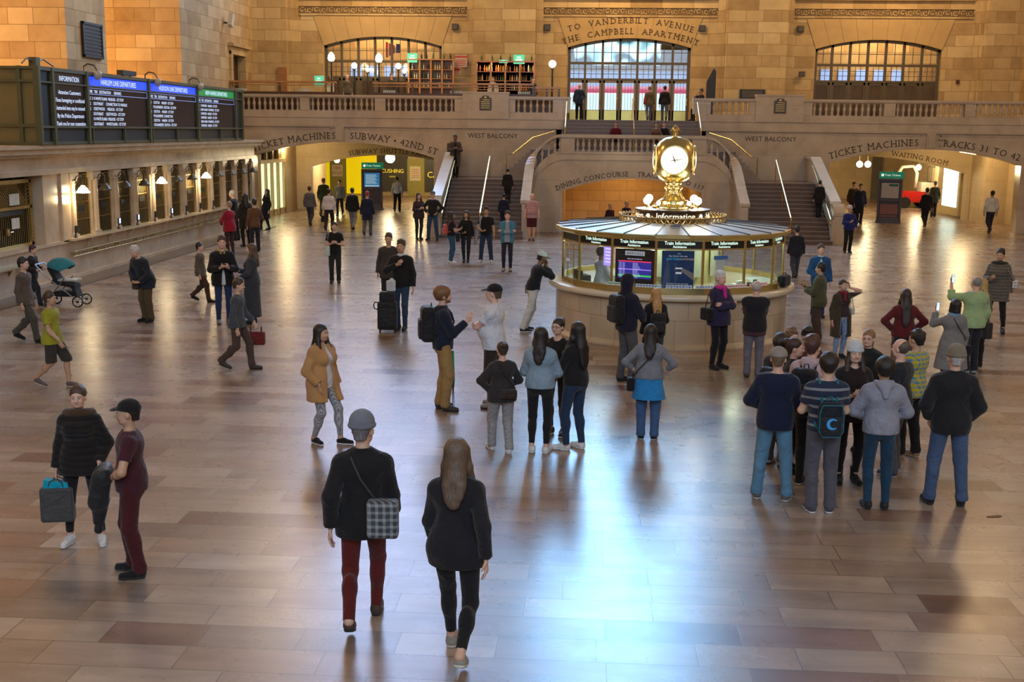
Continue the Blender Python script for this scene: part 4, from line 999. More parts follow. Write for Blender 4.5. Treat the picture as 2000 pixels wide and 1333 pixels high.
# body: a ball flattened toward four sides
m1 = MB(); nu, nv = 48, 24; v = []
for j in range(nv+1):
    th = math.pi*j/nv
    for i in range(nu):
        a = 2*math.pi*i/nu+math.pi/4; x, y, z = math.sin(th)*math.cos(a), math.sin(th)*math.sin(a), math.cos(th)
        p = 2.5; n_ = (abs(x)**p+abs(y)**p+abs(z)**p)**(1/p); rr = .455/n_; v.append((x*rr, y*rr, zc_+z*rr*1.1))
f = [(j*nu+i,(j+1)*nu+i,(j+1)*nu+(i+1)%nu,j*nu+(i+1)%nu) for j in range(nv) for i in range(nu)]
m1.add(v, f); m1.build('case', M_BRASS, e, True)
PH = R(-4)
for k in range(4):
    am = -math.pi/2+k*math.pi/2+PH; nx = Vector((math.cos(am), math.sin(am), 0)); ux = Vector((-math.sin(am), math.cos(am), 0)); uz = Vector((0,0,1))
    C_ = Vector((0,0,zc_)); m1 = MB(); RD = .292
    rings = []
    pts = []
    for j in range(7):
        r_ = RD*j/6; h = .425+.05*(1-(j/6)**2)
        for i in range(32): a = 2*math.pi*i/32; pts.append(C_+nx*h+ux*(r_*math.cos(a))+uz*(r_*math.sin(a)))
    m1.add(pts, [(j*32+i,(j+1)*32+i,(j+1)*32+(i+1)%32,j*32+(i+1)%32) for j in range(6) for i in range(32)])
    d = m1.build('dial', M_DIAL, e, True)
    m1 = MB(); m1.tube([C_+nx*.43+ux*(RD+.012)*math.cos(2*math.pi*i/40)+uz*(RD+.012)*math.sin(2*math.pi*i/40) for i in range(41)], .02, 6, False); m1.build('dial_rim', M_BRASS, d, True)
    m1 = MB()
    for hh in range(12):
        t = 'XII I II III IV V VI VII VIII IX X XI'.split()[hh] if False else ['12','1','2','3','4','5','6','7','8','9','10','11'][hh]
        an = hh*math.pi/6; o = C_+nx*.445+ux*(.235*math.sin(an))+uz*(.235*math.cos(an)-.018); put_text(m1, t, o, .055, ux, uz)
    m1.build('numerals', plain('numeral_grey', (.30,.25,.15), .6), d)
    m1 = MB()
    def hand(an, ln, wd, tail):
        dx = ux*math.sin(an)+uz*math.cos(an); dy = ux*math.cos(an)-uz*math.sin(an); o = C_+nx*.492
        m1.add([o-dx*tail-dy*wd*.5, o-dx*tail+dy*wd*.5, o+dy*wd, o+dx*ln, o-dy*wd], [(0,1,2,3,4)])
    hand(R(-21), .17, .014, .05); hand(R(81), .25, .010, .08)
    m1.sphere(C_+nx*.492, .016, 8, 6); m1.build('hands', M_BRONZE, d)
m1 = MB(); m1.lathe([(.16,1.47),(.12,1.50),(.09,1.52),(.05,1.54),(.05,1.58),(.085,1.62),(.095,1.66),(.07,1.72),(.03,1.77),(.005,1.80)], n=14); m1.build('finial', M_BRASS, e, True)
m1 = MB()
for k in range(12):
    a = k*math.pi/6; m1.tube([pol(.06,a,1.6),pol(.1,a,1.66),pol(.03,a,1.76)], .012, 4)
m1.build('acorn_leaves', M_BRASSD, e)
# globe lamps round the clock foot
for i, (x, y) in enumerate(((-.58,-.40), (.50,-.42), (-.35,-.62), (.30,-.64), (-.5,.5), (.5,.5))):
    big = i in (0, 1, 4, 5); r_ = .085 if big else .045
    l = empty('globe_lamp', (BC[0]+x, BC[1]+y, 2.72), label='%s glowing globe lamp at the foot of the clock, %s' % ('large' if big else 'small', ['front left','front right','just left of the pedestal','just right of the pedestal','behind on the left','behind on the right'][i]), cat='lamp', group='globe lamps of the clock')
    m1 = MB(); m1.lathe([(.05,0),(.03,.02),(.03,.09)], n=10); m1.build('socket', M_BRASS, l)
    m1 = MB(); m1.sphere((0,0,.09+r_), r_, 14, 10); m1.build('globe', emis('globe_glow', (1.0,.88,.58), 30), l, True)
    if big: lamp('globe_light', 'POINT', (BC[0]+x*1.25, BC[1]+y*1.35, 2.98), 22, (1.0,.80,.45), .08)
# things inside and on the booth
def at_booth(r, deg, z): a = R(deg); return (BC[0]+r*math.cos(a), BC[1]+r*math.sin(a), z)
def panel_thing(name, label, cat, k, z0, z1, w0, w1, mat, r=RG-.05):
    a, b = A0+2*math.pi*k/NS, A0+2*math.pi*(k+1)/NS; am = (a+b)/2; ux = Vector((-math.sin(am), math.cos(am), 0)); nx = Vector((math.cos(am), math.sin(am), 0))
    o = Vector((BC[0],BC[1],0))+nx*(r*math.cos(math.pi/NS)); W = 2*RG*math.sin(math.pi/NS)/2*.9
    m1 = MB(); q = [o+ux*(W*u)+Vector((0,0,z))-nx*t for t in (0,.03) for u, z in ((w0,z0),(w1,z0),(w1,z1),(w0,z1))]
    m1.add(q, [(0,1,2,3),(7,6,5,4),(0,4,5,1),(1,5,6,2),(2,6,7,3),(3,7,4,0)])
    ob = m1.build(name, mat); tag(ob, label, cat); return ob, o+nx*.004, ux, W
M_SB = plain('monitor_black', (.006,.006,.01), .2)
ob, o, ux, W = panel_thing('arrivals_screen', 'black arrivals monitor with coloured rows behind the booth glass', 'monitor', 15, 1.26, 2.0, -1, 1, M_SB)
uz = Vector((0,0,1))
def quad(mb, o, ux, u0, u1, z0, z1): mb.add([o+ux*u0+uz*z0, o+ux*u1+uz*z0, o+ux*u1+uz*z1, o+ux*u0+uz*z1], [(0,1,2,3)])
m1 = MB(); quad(m1, o, ux, -W*.5, W*.5, 1.87, 1.96); m1.build('title_bar', emis('screen_grey', (.45,.45,.5), .6), ob)
nx_ = Vector((ux.y,-ux.x,0))
m1 = MB(); put_text(m1, 'ARRIVALS', o+nx_*.004+uz*1.885, .085, ux, uz); m1.build('lettering', M_SB, ob)
for nm, c, z0, z1 in (('red_row',(.8,.03,.12),1.735,1.76),('violet_row',(.4,.2,.8),1.575,1.595),('green_row',(.05,.55,.1),1.44,1.475)):
    m1 = MB(); quad(m1, o+nx_*.002, ux, -W*.85, W*.85, z0, z1); m1.build('screen_row', emis(nm, c, 1.0), ob)
m1 = MB(); quad(m1, o, ux, -W*.85, W*.85, 1.40, 1.735); m1.build('table', emis('screen_navy', (.03,.03,.35), .6), ob)
m1 = MB()
for j in range(11):
    put_text(m1, '10:%02d  1234' % (j*5+3), o+nx_*.004-ux*W*.8+uz*(1.70-j*.0285), .026, ux, uz, 1, 'L'); put_text(m1, 'CROTON HARMON'[:6+j%5], o+nx_*.004-ux*W*.1+uz*(1.70-j*.0285), .026, ux, uz, 1, 'L')
put_text(m1, 'Metro North Railroad', o+nx_*.004+uz*1.79, .035, ux, uz); m1.build('small_lettering', emis('screen_lilac', (.7,.65,1.0), 1.1), ob)
ob, o, ux, W = panel_thing('blue_poster', 'dark blue poster with white lettering behind the booth glass', 'poster', 0, 1.2, 2.0, -.82, .72, plain('poster_blue', (.012,.05,.17), .45))
m1 = MB(); put_text(m1, 'MTA', o+nx_*.003+uz*1.93, .03, ux, uz); put_text(m1, 'Buy ahead, ride easy', o+nx_*.003+uz*1.88-ux*.02, .045, ux, uz); put_text(m1, 'Download the new app today', o+nx_*.003+uz*1.32-ux*.02, .036, ux, uz)
put_text(m1, 'NOV 20, 30', o+nx_*.003+uz*1.24-ux*.02, .085, ux, uz); quad(m1, o+nx_*.003, ux, -.07, .07, 1.63, 1.66); quad(m1, o+nx_*.003, ux, -.06, .06, 1.53, 1.57); m1.build('lettering', emis('poster_white', (.8,.82,.85), .35), ob)
m1 = MB(); put_text(m1, 'ANYTIME', o+nx_*.003+uz*1.81-ux*.13, .06, ux, uz); m1.build('cyan_lettering', emis('poster_cyan', (.05,.45,.8), .5), ob)
m1 = MB(); put_text(m1, 'ANYWHERE', o+nx_*.003+uz*1.81+ux*.16, .06, ux, uz)
for j in range(5): m1.add([o+nx_*.003+ux*.05+uz*(1.66-j*.015), o+nx_*.003+ux*.3+uz*(1.54-j*.03), o+nx_*.003+ux*.3+uz*(1.532-j*.03), o+nx_*.003+ux*.05+uz*(1.655-j*.015)], [(0,1,2,3)])
m1.build('tan_lettering', emis('poster_tan', (.55,.42,.28), .4), ob)
ob, o, ux, W = panel_thing('paper_notice', 'white paper notice with blue heading behind the booth glass', 'notice', 1, 1.3, 1.86, -.35, .12, plain('notice_white', (.75,.78,.72), .5))
m1 = MB(); quad(m1, o+nx_*.003, ux, -W*.45, W*.3, 1.82, 1.9); m1.build('heading', plain('notice_blue', (.05,.2,.5), .5), ob)
ob, o, ux, W = panel_thing('office_monitor', 'purple glowing monitor inside the booth, left of the arrivals screen', 'monitor', 14, 1.55, 2.0, -.62, -.05, emis('monitor_violet', (.42,.30,.95), 1.1), r=1.9)
m1 = MB()
for j in range(5): quad(m1, o+nx_*.003, ux, -W*.5, -W*.1, 1.62+j*.07, 1.64+j*.07)
m1.build('lines', emis('monitor_white', (.8,.75,1), 1.2), ob)
# brass door of the booth (left of the screens)
e = empty('booth_gate', (BC[0],BC[1],0), label='brass framed glass door of the booth, left of the seated clerk', cat='door')
a, b = A0+2*math.pi*13/NS, A0+2*math.pi*14/NS
m1 = MB()
for t in (.2, .5, .8): m1.tube([pol(RG+.05, a+(b-a)*t, 1.14), pol(RG+.05, a+(b-a)*t, 2.0)], .014, 6)
for z in (1.16, 1.9, 1.99): m1.tube([pol(RG+.05, a+(b-a)*q/6, z) for q in range(7)], .012, 6)
m1.build('bars', M_BRASS, e)
m1 = MB(); m1.sphere(pol(RG+.06, (a+b)/2, 1.62), .05, 10, 8); m1.build('speaking_disc', plain('disc_white', (.6,.6,.6), .4), e)
# papers, folder and phone on the desk behind the right panes
for i, (r_, d_, c_, h_, nm, lb) in enumerate(((2.0,-62,(.75,.78,.7),(.16,.11,.02),'paper_stack','loose white paper stack on the booth desk right of the poster'), (2.05,-55,(.05,.35,.12),(.14,.1,.03),'folder','green folder on the booth desk near the white notice'),
        (1.9,-47,(.8,.85,.85),(.12,.1,.1),'paper_tray','white tray of papers on the booth desk at the right'), (2.0,-35,(.03,.03,.03),(.05,.09,.1),'desk_phone','black telephone on the booth desk by the right end pane'),
        (2.1,-158,(.02,.02,.02),(.2,.12,.16),'desk_printer','black printer on the booth desk behind the left end pane'))):
    p = at_booth(r_, d_, .98+.13); ee = empty(nm, (p[0],p[1],.98), R(d_+90), label=lb, cat=nm.replace('_',' '))
    m1 = MB(); m1.box(-h_[0],h_[0],-h_[1],h_[1],0,.16+h_[2]); m1.build('body', plain('c_'+nm, c_, .5), ee)
    m1 = MB(); m1.box(-h_[0]*.9,h_[0]*.9,-h_[1]*1.05,-h_[1]*.5,.16+h_[2],.18+h_[2]*1.5); m1.build('top_sheet' if i < 3 else 'lid', plain('c2_'+nm, tuple(min(1,q*1.15+.02) for q in c_), .5), ee)
# ================================================================ signed-distance figures
def smin(a, b, k):
    h = np.maximum(k-np.abs(a-b), 0)/k; return np.minimum(a, b)-h*h*k*.25
class Sdf:
    def __init__(s): s.p = []; s.cuts = []
    def cone(s, a, b, ra, rb, k=.03, flat=None, op='u', cap=None):
        s.p.append(('c', np.array(a, float), np.array(b, float), ra, rb, k, flat, op, cap)); return s
    def ell(s, c, r, k=.03, op='u', M=None):
        s.p.append(('e', np.array(c, float), np.array(r, float), M, None, k, None, op, None)); return s
    def box(s, c, h, rd, k=.02, op='u', M=None):
        s.p.append(('b', np.array(c, float), np.array(h, float), rd, M, k, None, op, None)); return s
    def cut(s, p, n): s.cuts.append((np.array(p, float), np.array(n, float)/np.linalg.norm(n))); return s
    def bounds(s):
        lo = np.full(3, 9.); hi = -lo
        for q in s.p:
            if q[7] != 'u': continue
            l, h = s.bb(q, 0); lo = np.minimum(lo, l); hi = np.maximum(hi, h)
        return lo, hi
    def bb(s, q, m):
        if q[0] == 'c':
            r = max(q[3], q[4])*(max(1.0, q[6][1]) if q[6] is not None else 1.0)+m; return np.minimum(q[1], q[2])-r, np.maximum(q[1], q[2])+r
        r = (np.linalg.norm(q[2]) if q[0] == 'b' or q[3] is not None else q[2])+m
        return q[1]-r, q[1]+r
    def mesh(s, h):
        lo, hi = s.bounds(); lo = lo-2.5*h; hi = hi+2.5*h
        n = np.ceil((hi-lo)/h).astype(int)+1
        ax = [(lo[i]+h*np.arange(n[i])).astype(np.float32) for i in range(3)]
        f = np.full(n, .5, np.float32)
        for q in s.p:
            k = q[5]; l, u = s.bb(q, k+2*h)
            i0 = np.maximum(np.floor((l-lo)/h).astype(int), 0); i1 = np.minimum(np.ceil((u-lo)/h).astype(int)+1, n)
            if np.any(i1 <= i0): continue
            X = ax[0][i0[0]:i1[0]][:,None,None]; Y = ax[1][i0[1]:i1[1]][None,:,None]; Z = ax[2][i0[2]:i1[2]][None,None,:]
            if q[0] == 'c':
                a, b = q[1], q[2]; px, py, pz = X-a[0], Y-a[1], Z-a[2]; d = b-a
                if q[6] is not None:
                    w, fl = q[6]; w = np.array(w, float); w /= np.linalg.norm(w); t = (px*w[0]+py*w[1]+pz*w[2])*(1/fl-1)
                    px = px+w[0]*t; py = py+w[1]*t; pz = pz+w[2]*t; t2 = d.dot(w)*(1/fl-1); d = d+w*t2
                L2 = max(d.dot(d), 1e-9); t = np.clip((px*d[0]+py*d[1]+pz*d[2])/L2, 0, 1)
                D = np.sqrt((px-t*d[0])**2+(py-t*d[1])**2+(pz-t*d[2])**2)-(q[3]+(q[4]-q[3])*t)
                if q[8] is not None:
                    dn = (b-a)/np.linalg.norm(b-a); D = np.maximum(D, (X-b[0])*dn[0]+(Y-b[1])*dn[1]+(Z-b[2])*dn[2]-q[8])
            else:
                c = q[1]; px, py, pz = X-c[0], Y-c[1], Z-c[2]; M = q[3] if q[0] == 'e' else q[4]
                if M is not None:
                    px, py, pz = (M[0][0]*px+M[1][0]*py+M[2][0]*pz, M[0][1]*px+M[1][1]*py+M[2][1]*pz, M[0][2]*px+M[1][2]*py+M[2][2]*pz)
                if q[0] == 'e':
                    r = q[2]; kk = np.sqrt((px/r[0])**2+(py/r[1])**2+(pz/r[2])**2); D = (kk-1)*min(r)
                else:
                    hh = q[2]; rd = q[3]; ax_, ay_, az_ = np.abs(px)-hh[0]+rd, np.abs(py)-hh[1]+rd, np.abs(pz)-hh[2]+rd
                    D = np.sqrt(np.maximum(ax_,0)**2+np.maximum(ay_,0)**2+np.maximum(az_,0)**2)+np.minimum(np.maximum(np.maximum(ax_,ay_),az_),0)-rd
            sl = (slice(i0[0],i1[0]), slice(i0[1],i1[1]), slice(i0[2],i1[2]))
            if q[7] == 'u': f[sl] = smin(f[sl], D, k)
            else: f[sl] = -smin(-f[sl], D, k)
        for p, nn in s.cuts:
            f = np.maximum(f, ((ax[0]-p[0])*nn[0])[:,None,None]+((ax[1]-p[1])*nn[1])[None,:,None]+((ax[2]-p[2])*nn[2])[None,None,:]).astype(np.float32)
        return nets(f, lo, h)
def nets(f, lo, h):
    ins = f < 0
    c = [ins[a:ins.shape[0]-1+a, b:ins.shape[1]-1+b, d:ins.shape[2]-1+d] for a in (0,1) for b in (0,1) for d in (0,1)]
    cnt = sum(x.astype(np.int8) for x in c); act = (cnt > 0) & (cnt < 8)
    I, J, K = np.nonzero(act); N = len(I)
    if N == 0: return np.zeros((0,3)), np.zeros((0,4), int)
    idx = np.full(act.shape, -1, np.int64); idx[I,J,K] = np.arange(N)
    V = {(a,b,d): f[I+a,J+b,K+d] for a in (0,1) for b in (0,1) for d in (0,1)}
    pos = np.zeros((N,3)); m = np.zeros(N)
    for ax in range(3):
        o = [x for x in range(3) if x != ax]
        for u in (0,1):
            for v in (0,1):
                a = [0,0,0]; a[o[0]] = u; a[o[1]] = v; b = list(a); b[ax] = 1
                v0, v1 = V[tuple(a)], V[tuple(b)]; e = (v0 < 0) != (v1 < 0)
                t = np.where(e, v0/np.where(e, v0-v1, 1), 0)
                for q in range(3): pos[:,q] += np.where(e, a[q]+(t if q == ax else 0), 0)
                m += e
    pos = pos/m[:,None]+np.stack([I,J,K], 1); pos = pos*h+lo
    F = []
    for ax in range(3):
        o = [(ax+1)%3, (ax+2)%3]; sh = list(ins.shape)
        s0 = [slice(None)]*3; s1 = [slice(None)]*3; s0[ax] = slice(0,-1); s1[ax] = slice(1,None)
        for q in o: s0[q] = slice(1,-1); s1[q] = slice(1,-1)
        A, B = ins[tuple(s0)], ins[tuple(s1)]; e = np.nonzero(A != B); 
        if len(e[0]) == 0: continue
        g = np.stack(e, 1).copy()
        for q in o: g[:,q] += 1
        def cell(du, dv):
            w = g.copy(); w[:,o[0]] -= du; w[:,o[1]] -= dv; return idx[w[:,0],w[:,1],w[:,2]]
        q4 = np.stack([cell(1,1), cell(0,1), cell(0,0), cell(1,0)], 1)
        fl = A[e]; q4[~fl] = q4[~fl][:,::-1]; F.append(q4)
    return pos, np.concatenate(F)
def np_mesh(name, v, f, mat=None):
    me = bpy.data.meshes.new(name); me.vertices.add(len(v)); me.vertices.foreach_set('co', np.asarray(v, np.float32).ravel())
    me.loops.add(len(f)*4); me.loops.foreach_set('vertex_index', f.ravel().astype(np.int32))
    me.polygons.add(len(f)); me.polygons.foreach_set('loop_start', np.arange(0, len(f)*4, 4, dtype=np.int32)); me.polygons.foreach_set('loop_total', np.full(len(f), 4, np.int32))
    me.update(calc_edges=True); me.polygons.foreach_set('use_smooth', [True]*len(f))
    if mat is not None: me.materials.append(mat)
    return me
def sdf_obj(name, s, h, scale, mat, parent):
    v, f = s.mesh(h); me = np_mesh(name, v*scale, f, mat); o = bpy.data.objects.new(name, me); COL.objects.link(o); o.parent = parent; return o
# ---- cloth materials
def cloth(col, pat=None, c2=None, rough=.85):
    key = 'cloth_%s_%s' % (pat, '_'.join('%.3f' % x for x in col))
    if key in MATS: return MATS[key]
    m, nt, b = nodes('fabric'); MATS[key] = m; tc = nt.nodes.new('ShaderNodeTexCoord'); P = tc.outputs['Object']
    b.inputs['Roughness'].default_value = rough; b.inputs['Specular IOR Level'].default_value = .25
    if 'Sheen Weight' in b.inputs: b.inputs['Sheen Weight'].default_value = .15
    s = nt.nodes.new('ShaderNodeSeparateXYZ'); nt.links.new(P, s.inputs[0]); x, y, z = s.outputs
    base = ramp(nt, noise(nt, P, 7, 4), [(.25, tuple(q*.82 for q in col)), (.75, tuple(min(1,q*1.15) for q in col))])
    c2 = c2 or tuple(min(1, q*2+.2) for q in col)
    def tri(v, n, w): return mth(nt, 'LESS_THAN', mth(nt, 'FRACT', mth(nt, 'MULTIPLY', v, n)), w)
    if pat == 'stripe': base = mix(nt, tri(z, 9.5, .28), base, c2)
    elif pat == 'plaid':
        u = mth(nt, 'ADD', x, y); base = mix(nt, mth(nt, 'MULTIPLY', mth(nt, 'ADD', tri(u, 16, .4), tri(z, 16, .4)), .5), base, c2)
    elif pat == 'check':
        u = mth(nt, 'ADD', x, mth(nt, 'MULTIPLY', y, .9)); base = mix(nt, mth(nt, 'MULTIPLY', mth(nt, 'ADD', tri(u, 62, .5), tri(z, 62, .5)), .5), base, c2)
    elif pat == 'denim': base = mix(nt, mth(nt, 'MULTIPLY', noise(nt, P, 3.2, 5), .35), base, c2)
    nt.links.new(base, b.inputs['Base Color'])
    hgt_ = noise(nt, P, 14 if pat != 'fleece' else 90, 5, .65); d_ = .035
    if pat == 'puffer': hgt_ = mth(nt, 'ADD', mth(nt, 'MULTIPLY', mth(nt, 'ABSOLUTE', mth(nt, 'SINE', mth(nt, 'MULTIPLY', z, 44))), 1.4), hgt_)
    else:
        wv = nt.nodes.new('ShaderNodeTexNoise'); wv.inputs['Scale'].default_value = 5; wv.inputs['Distortion'].default_value = 1.5; nt.links.new(P, wv.inputs['Vector'])
        hgt_ = mth(nt, 'ADD', hgt_, mth(nt, 'MULTIPLY', wv.outputs['Fac'], 1.6))
    bump(nt, b, hgt_, .55, d_); return m
def skinmat(i):
    cols = [(.62,.38,.27), (.50,.29,.18), (.36,.19,.11), (.18,.09,.055), (.68,.40,.30)]
    k = 'skin_%d' % i
    if k not in MATS:
        m, nt, b = nodes('skin'); MATS[k] = m; tc = nt.nodes.new('ShaderNodeTexCoord'); c = cols[i]
        nt.links.new(ramp(nt, noise(nt, tc.outputs['Object'], 9, 3), [(.3, tuple(q*.9 for q in c)), (.7, tuple(q*1.08 for q in c))]), b.inputs['Base Color'])
        b.inputs['Roughness'].default_value = .5; b.inputs['Subsurface Weight'].default_value = .0
    return MATS[k]
def hairmat(col):
    k = 'hair_%.3f_%.3f' % (col[0], col[2])
    if k not in MATS:
        m, nt, b = nodes('hair'); MATS[k] = m; tc = nt.nodes.new('ShaderNodeTexCoord')
        mp = nt.nodes.new('ShaderNodeMapping'); mp.inputs['Scale'].default_value = (40, 40, 5); nt.links.new(tc.outputs['Object'], mp.inputs['Vector'])
        n = noise(nt, mp.outputs[0], 2.5, 4); nt.links.new(ramp(nt, n, [(.3, tuple(q*.6 for q in col)), (.7, tuple(min(1,q*1.35) for q in col))]), b.inputs['Base Color'])
        b.inputs['Roughness'].default_value = .45; bump(nt, b, n, .6, .012)
    return MATS[k]
# ---- shared shoes
SHOES = {}
def shoe_mesh(kind):
    if kind in SHOES: return SHOES[kind]
    s = Sdf(); s.cone((0,-.045,.05),(0,.02,.052),.042,.043,k=.03).cone((0,.02,.045),(0,.135,.035),.042,.034,k=.03)
    if kind == 'boot': s.cone((0,-.045,.05),(0,-.05,.20),.044,.05,k=.03,cap=0)
    elif kind == 'flat': s.cone((0,-.045,.05),(0,-.05,.07),.04,.036,k=.02,cap=0)
    else: s.cone((0,-.045,.05),(0,-.05,.10),.042,.040,k=.03,cap=0)
    s.cut((0,0,.018),(0,0,-1)); v, f = s.mesh(.008); up = np_mesh('shoe', v, f)
    s = Sdf(); s.cone((0,-.045,.03),(0,.02,.03),.045,.046,k=.02).cone((0,.02,.03),(0,.138,.03),.045,.038,k=.02); s.cut((0,0,.026),(0,0,1)).cut((0,0,.0),(0,0,-1)); v, f = s.mesh(.008); so = np_mesh('sole', v, f)
    SHOES[kind] = (up, so); return SHOES[kind]
def rotx(a): c, s = math.cos(a), math.sin(a); return np.array([[1,0,0],[0,c,-s],[0,s,c]])
def rotz(a): c, s = math.cos(a), math.sin(a); return np.array([[c,-s,0],[s,c,0],[0,0,1]])
def roty(a): c, s = math.cos(a), math.sin(a); return np.array([[c,0,s],[0,1,0],[-s,0,c]])
def ik(S, W, l1, l2, pole):
    d = W-S; L = np.linalg.norm(d)
    if L > (l1+l2)*.995: W = S+d/L*(l1+l2)*.995; d = W-S; L = np.linalg.norm(d)
    u = d/L; a = (l1*l1-l2*l2+L*L)/(2*L); hh = math.sqrt(max(l1*l1-a*a, 1e-6)); p = np.array(pole, float); p = p-u*p.dot(u); p /= max(np.linalg.norm(p), 1e-6)
    return S+u*a+p*hh, W
ARM = { # wrist target for the right side, elbow direction, hand direction, palm normal, curl
 'down': ((.25,.05,.87), (.2,-1,0), (0,.12,-1), (-1,0,0), .35), 'back': ((.24,-.12,.90), (.3,-1,0), (.05,-.1,-1), (-1,0,0), .5), 'fwd': ((.22,.22,.93), (.2,-1,-.2), (0,.5,-1), (-1,0,0), .5),
 'pocket': ((.205,.12,.95), (.7,-1,0), (-.15,.1,-1), (-1,0,0), .3), 'phone': ((.085,.27,1.16), (.7,-.3,-1), (-.35,.7,.35), (-.5,-.2,1), .9), 'phonehi': ((.10,.36,1.47), (.6,0,-1), (-.15,.2,1), (-.3,-1,.1), .7),
 'cross': ((-.11,.20,1.19), (1,.3,-.7), (-1,-.1,.15), (0,-1,0), .4), 'hip': ((.185,.05,1.01), (1,-.35,0), (-.5,.4,-.6), (-1,0,0), .3), 'face': ((.09,.13,1.50), (.6,.5,-1), (-.25,-.15,1), (-.5,-1,0), .8),
 'gest': ((.18,.40,1.20), (.3,-.6,-1), (0,.5,1), (-1,.1,0), .3), 'pouch': ((.10,.17,1.03), (1,-.4,0), (-1,.1,-.1), (0,-1,0), .3), 'hold': ((.10,.24,1.02), (1,-.4,-.3), (-.7,.6,.1), (0,-.2,1), .9),
 'bagup': ((.18,.22,1.10), (.6,-.8,-.4), (-.1,1,.1), (-1,0,0), 1.2), 'behind': ((.05,-.17,.97), (1,-.3,0), (-1,0,-.2), (0,-1,0), .4), 'ear': ((.13,.06,1.58), (1,.2,-.2), (-.3,0,1), (-1,0,0), .4),
 'rail': ((.38,.12,1.08), (.5,-1,-.3), (.2,.6,-.5), (0,0,-1), .9), 'knee': ((.16,.38,.62), (.6,-.5,0), (0,.8,-.5), (0,0,-1), .4), 'out': ((.42,.28,1.22), (.6,-1,-.6), (.5,.8,.2), (0,-.3,-1), .6), 'chest': ((.03,.2,1.3), (1,-.2,-.5), (-.8,.3,.6), (0,-1,0), .4)}
LEG = { 'stand': ((.10,.0,9,0),(-.10,.0,9,0)), 'wide': ((.17,.0,14,0),(-.17,.0,14,0)), 'close': ((.07,.0,5,0),(-.07,.02,5,0)), 'contra': ((.12,.05,28,0),(-.09,-.02,4,0)), 'contraL': ((.09,-.02,4,0),(-.13,.07,28,0)),
 'walk': ((.07,.27,3,0),(-.08,-.27,3,.09)), 'walkL': ((.08,-.27,3,.09),(-.07,.27,3,0)), 'stepf': ((.10,.22,10,0),(-.10,-.06,12,0)), 'stepL': ((.10,-.06,12,0),(-.10,.22,10,0)), 'heel': ((.10,-.05,12,0),(-.12,.26,22,.0)), 'lean': ((.11,-.22,10,0),(-.1,-.1,8,0)),
 'seat': ((.11,.42,6,0),(-.11,.44,6,0)), 'stairs': ((.1,.20,4,0),(-.1,-.02,4,0)) }
PEOPLE = []
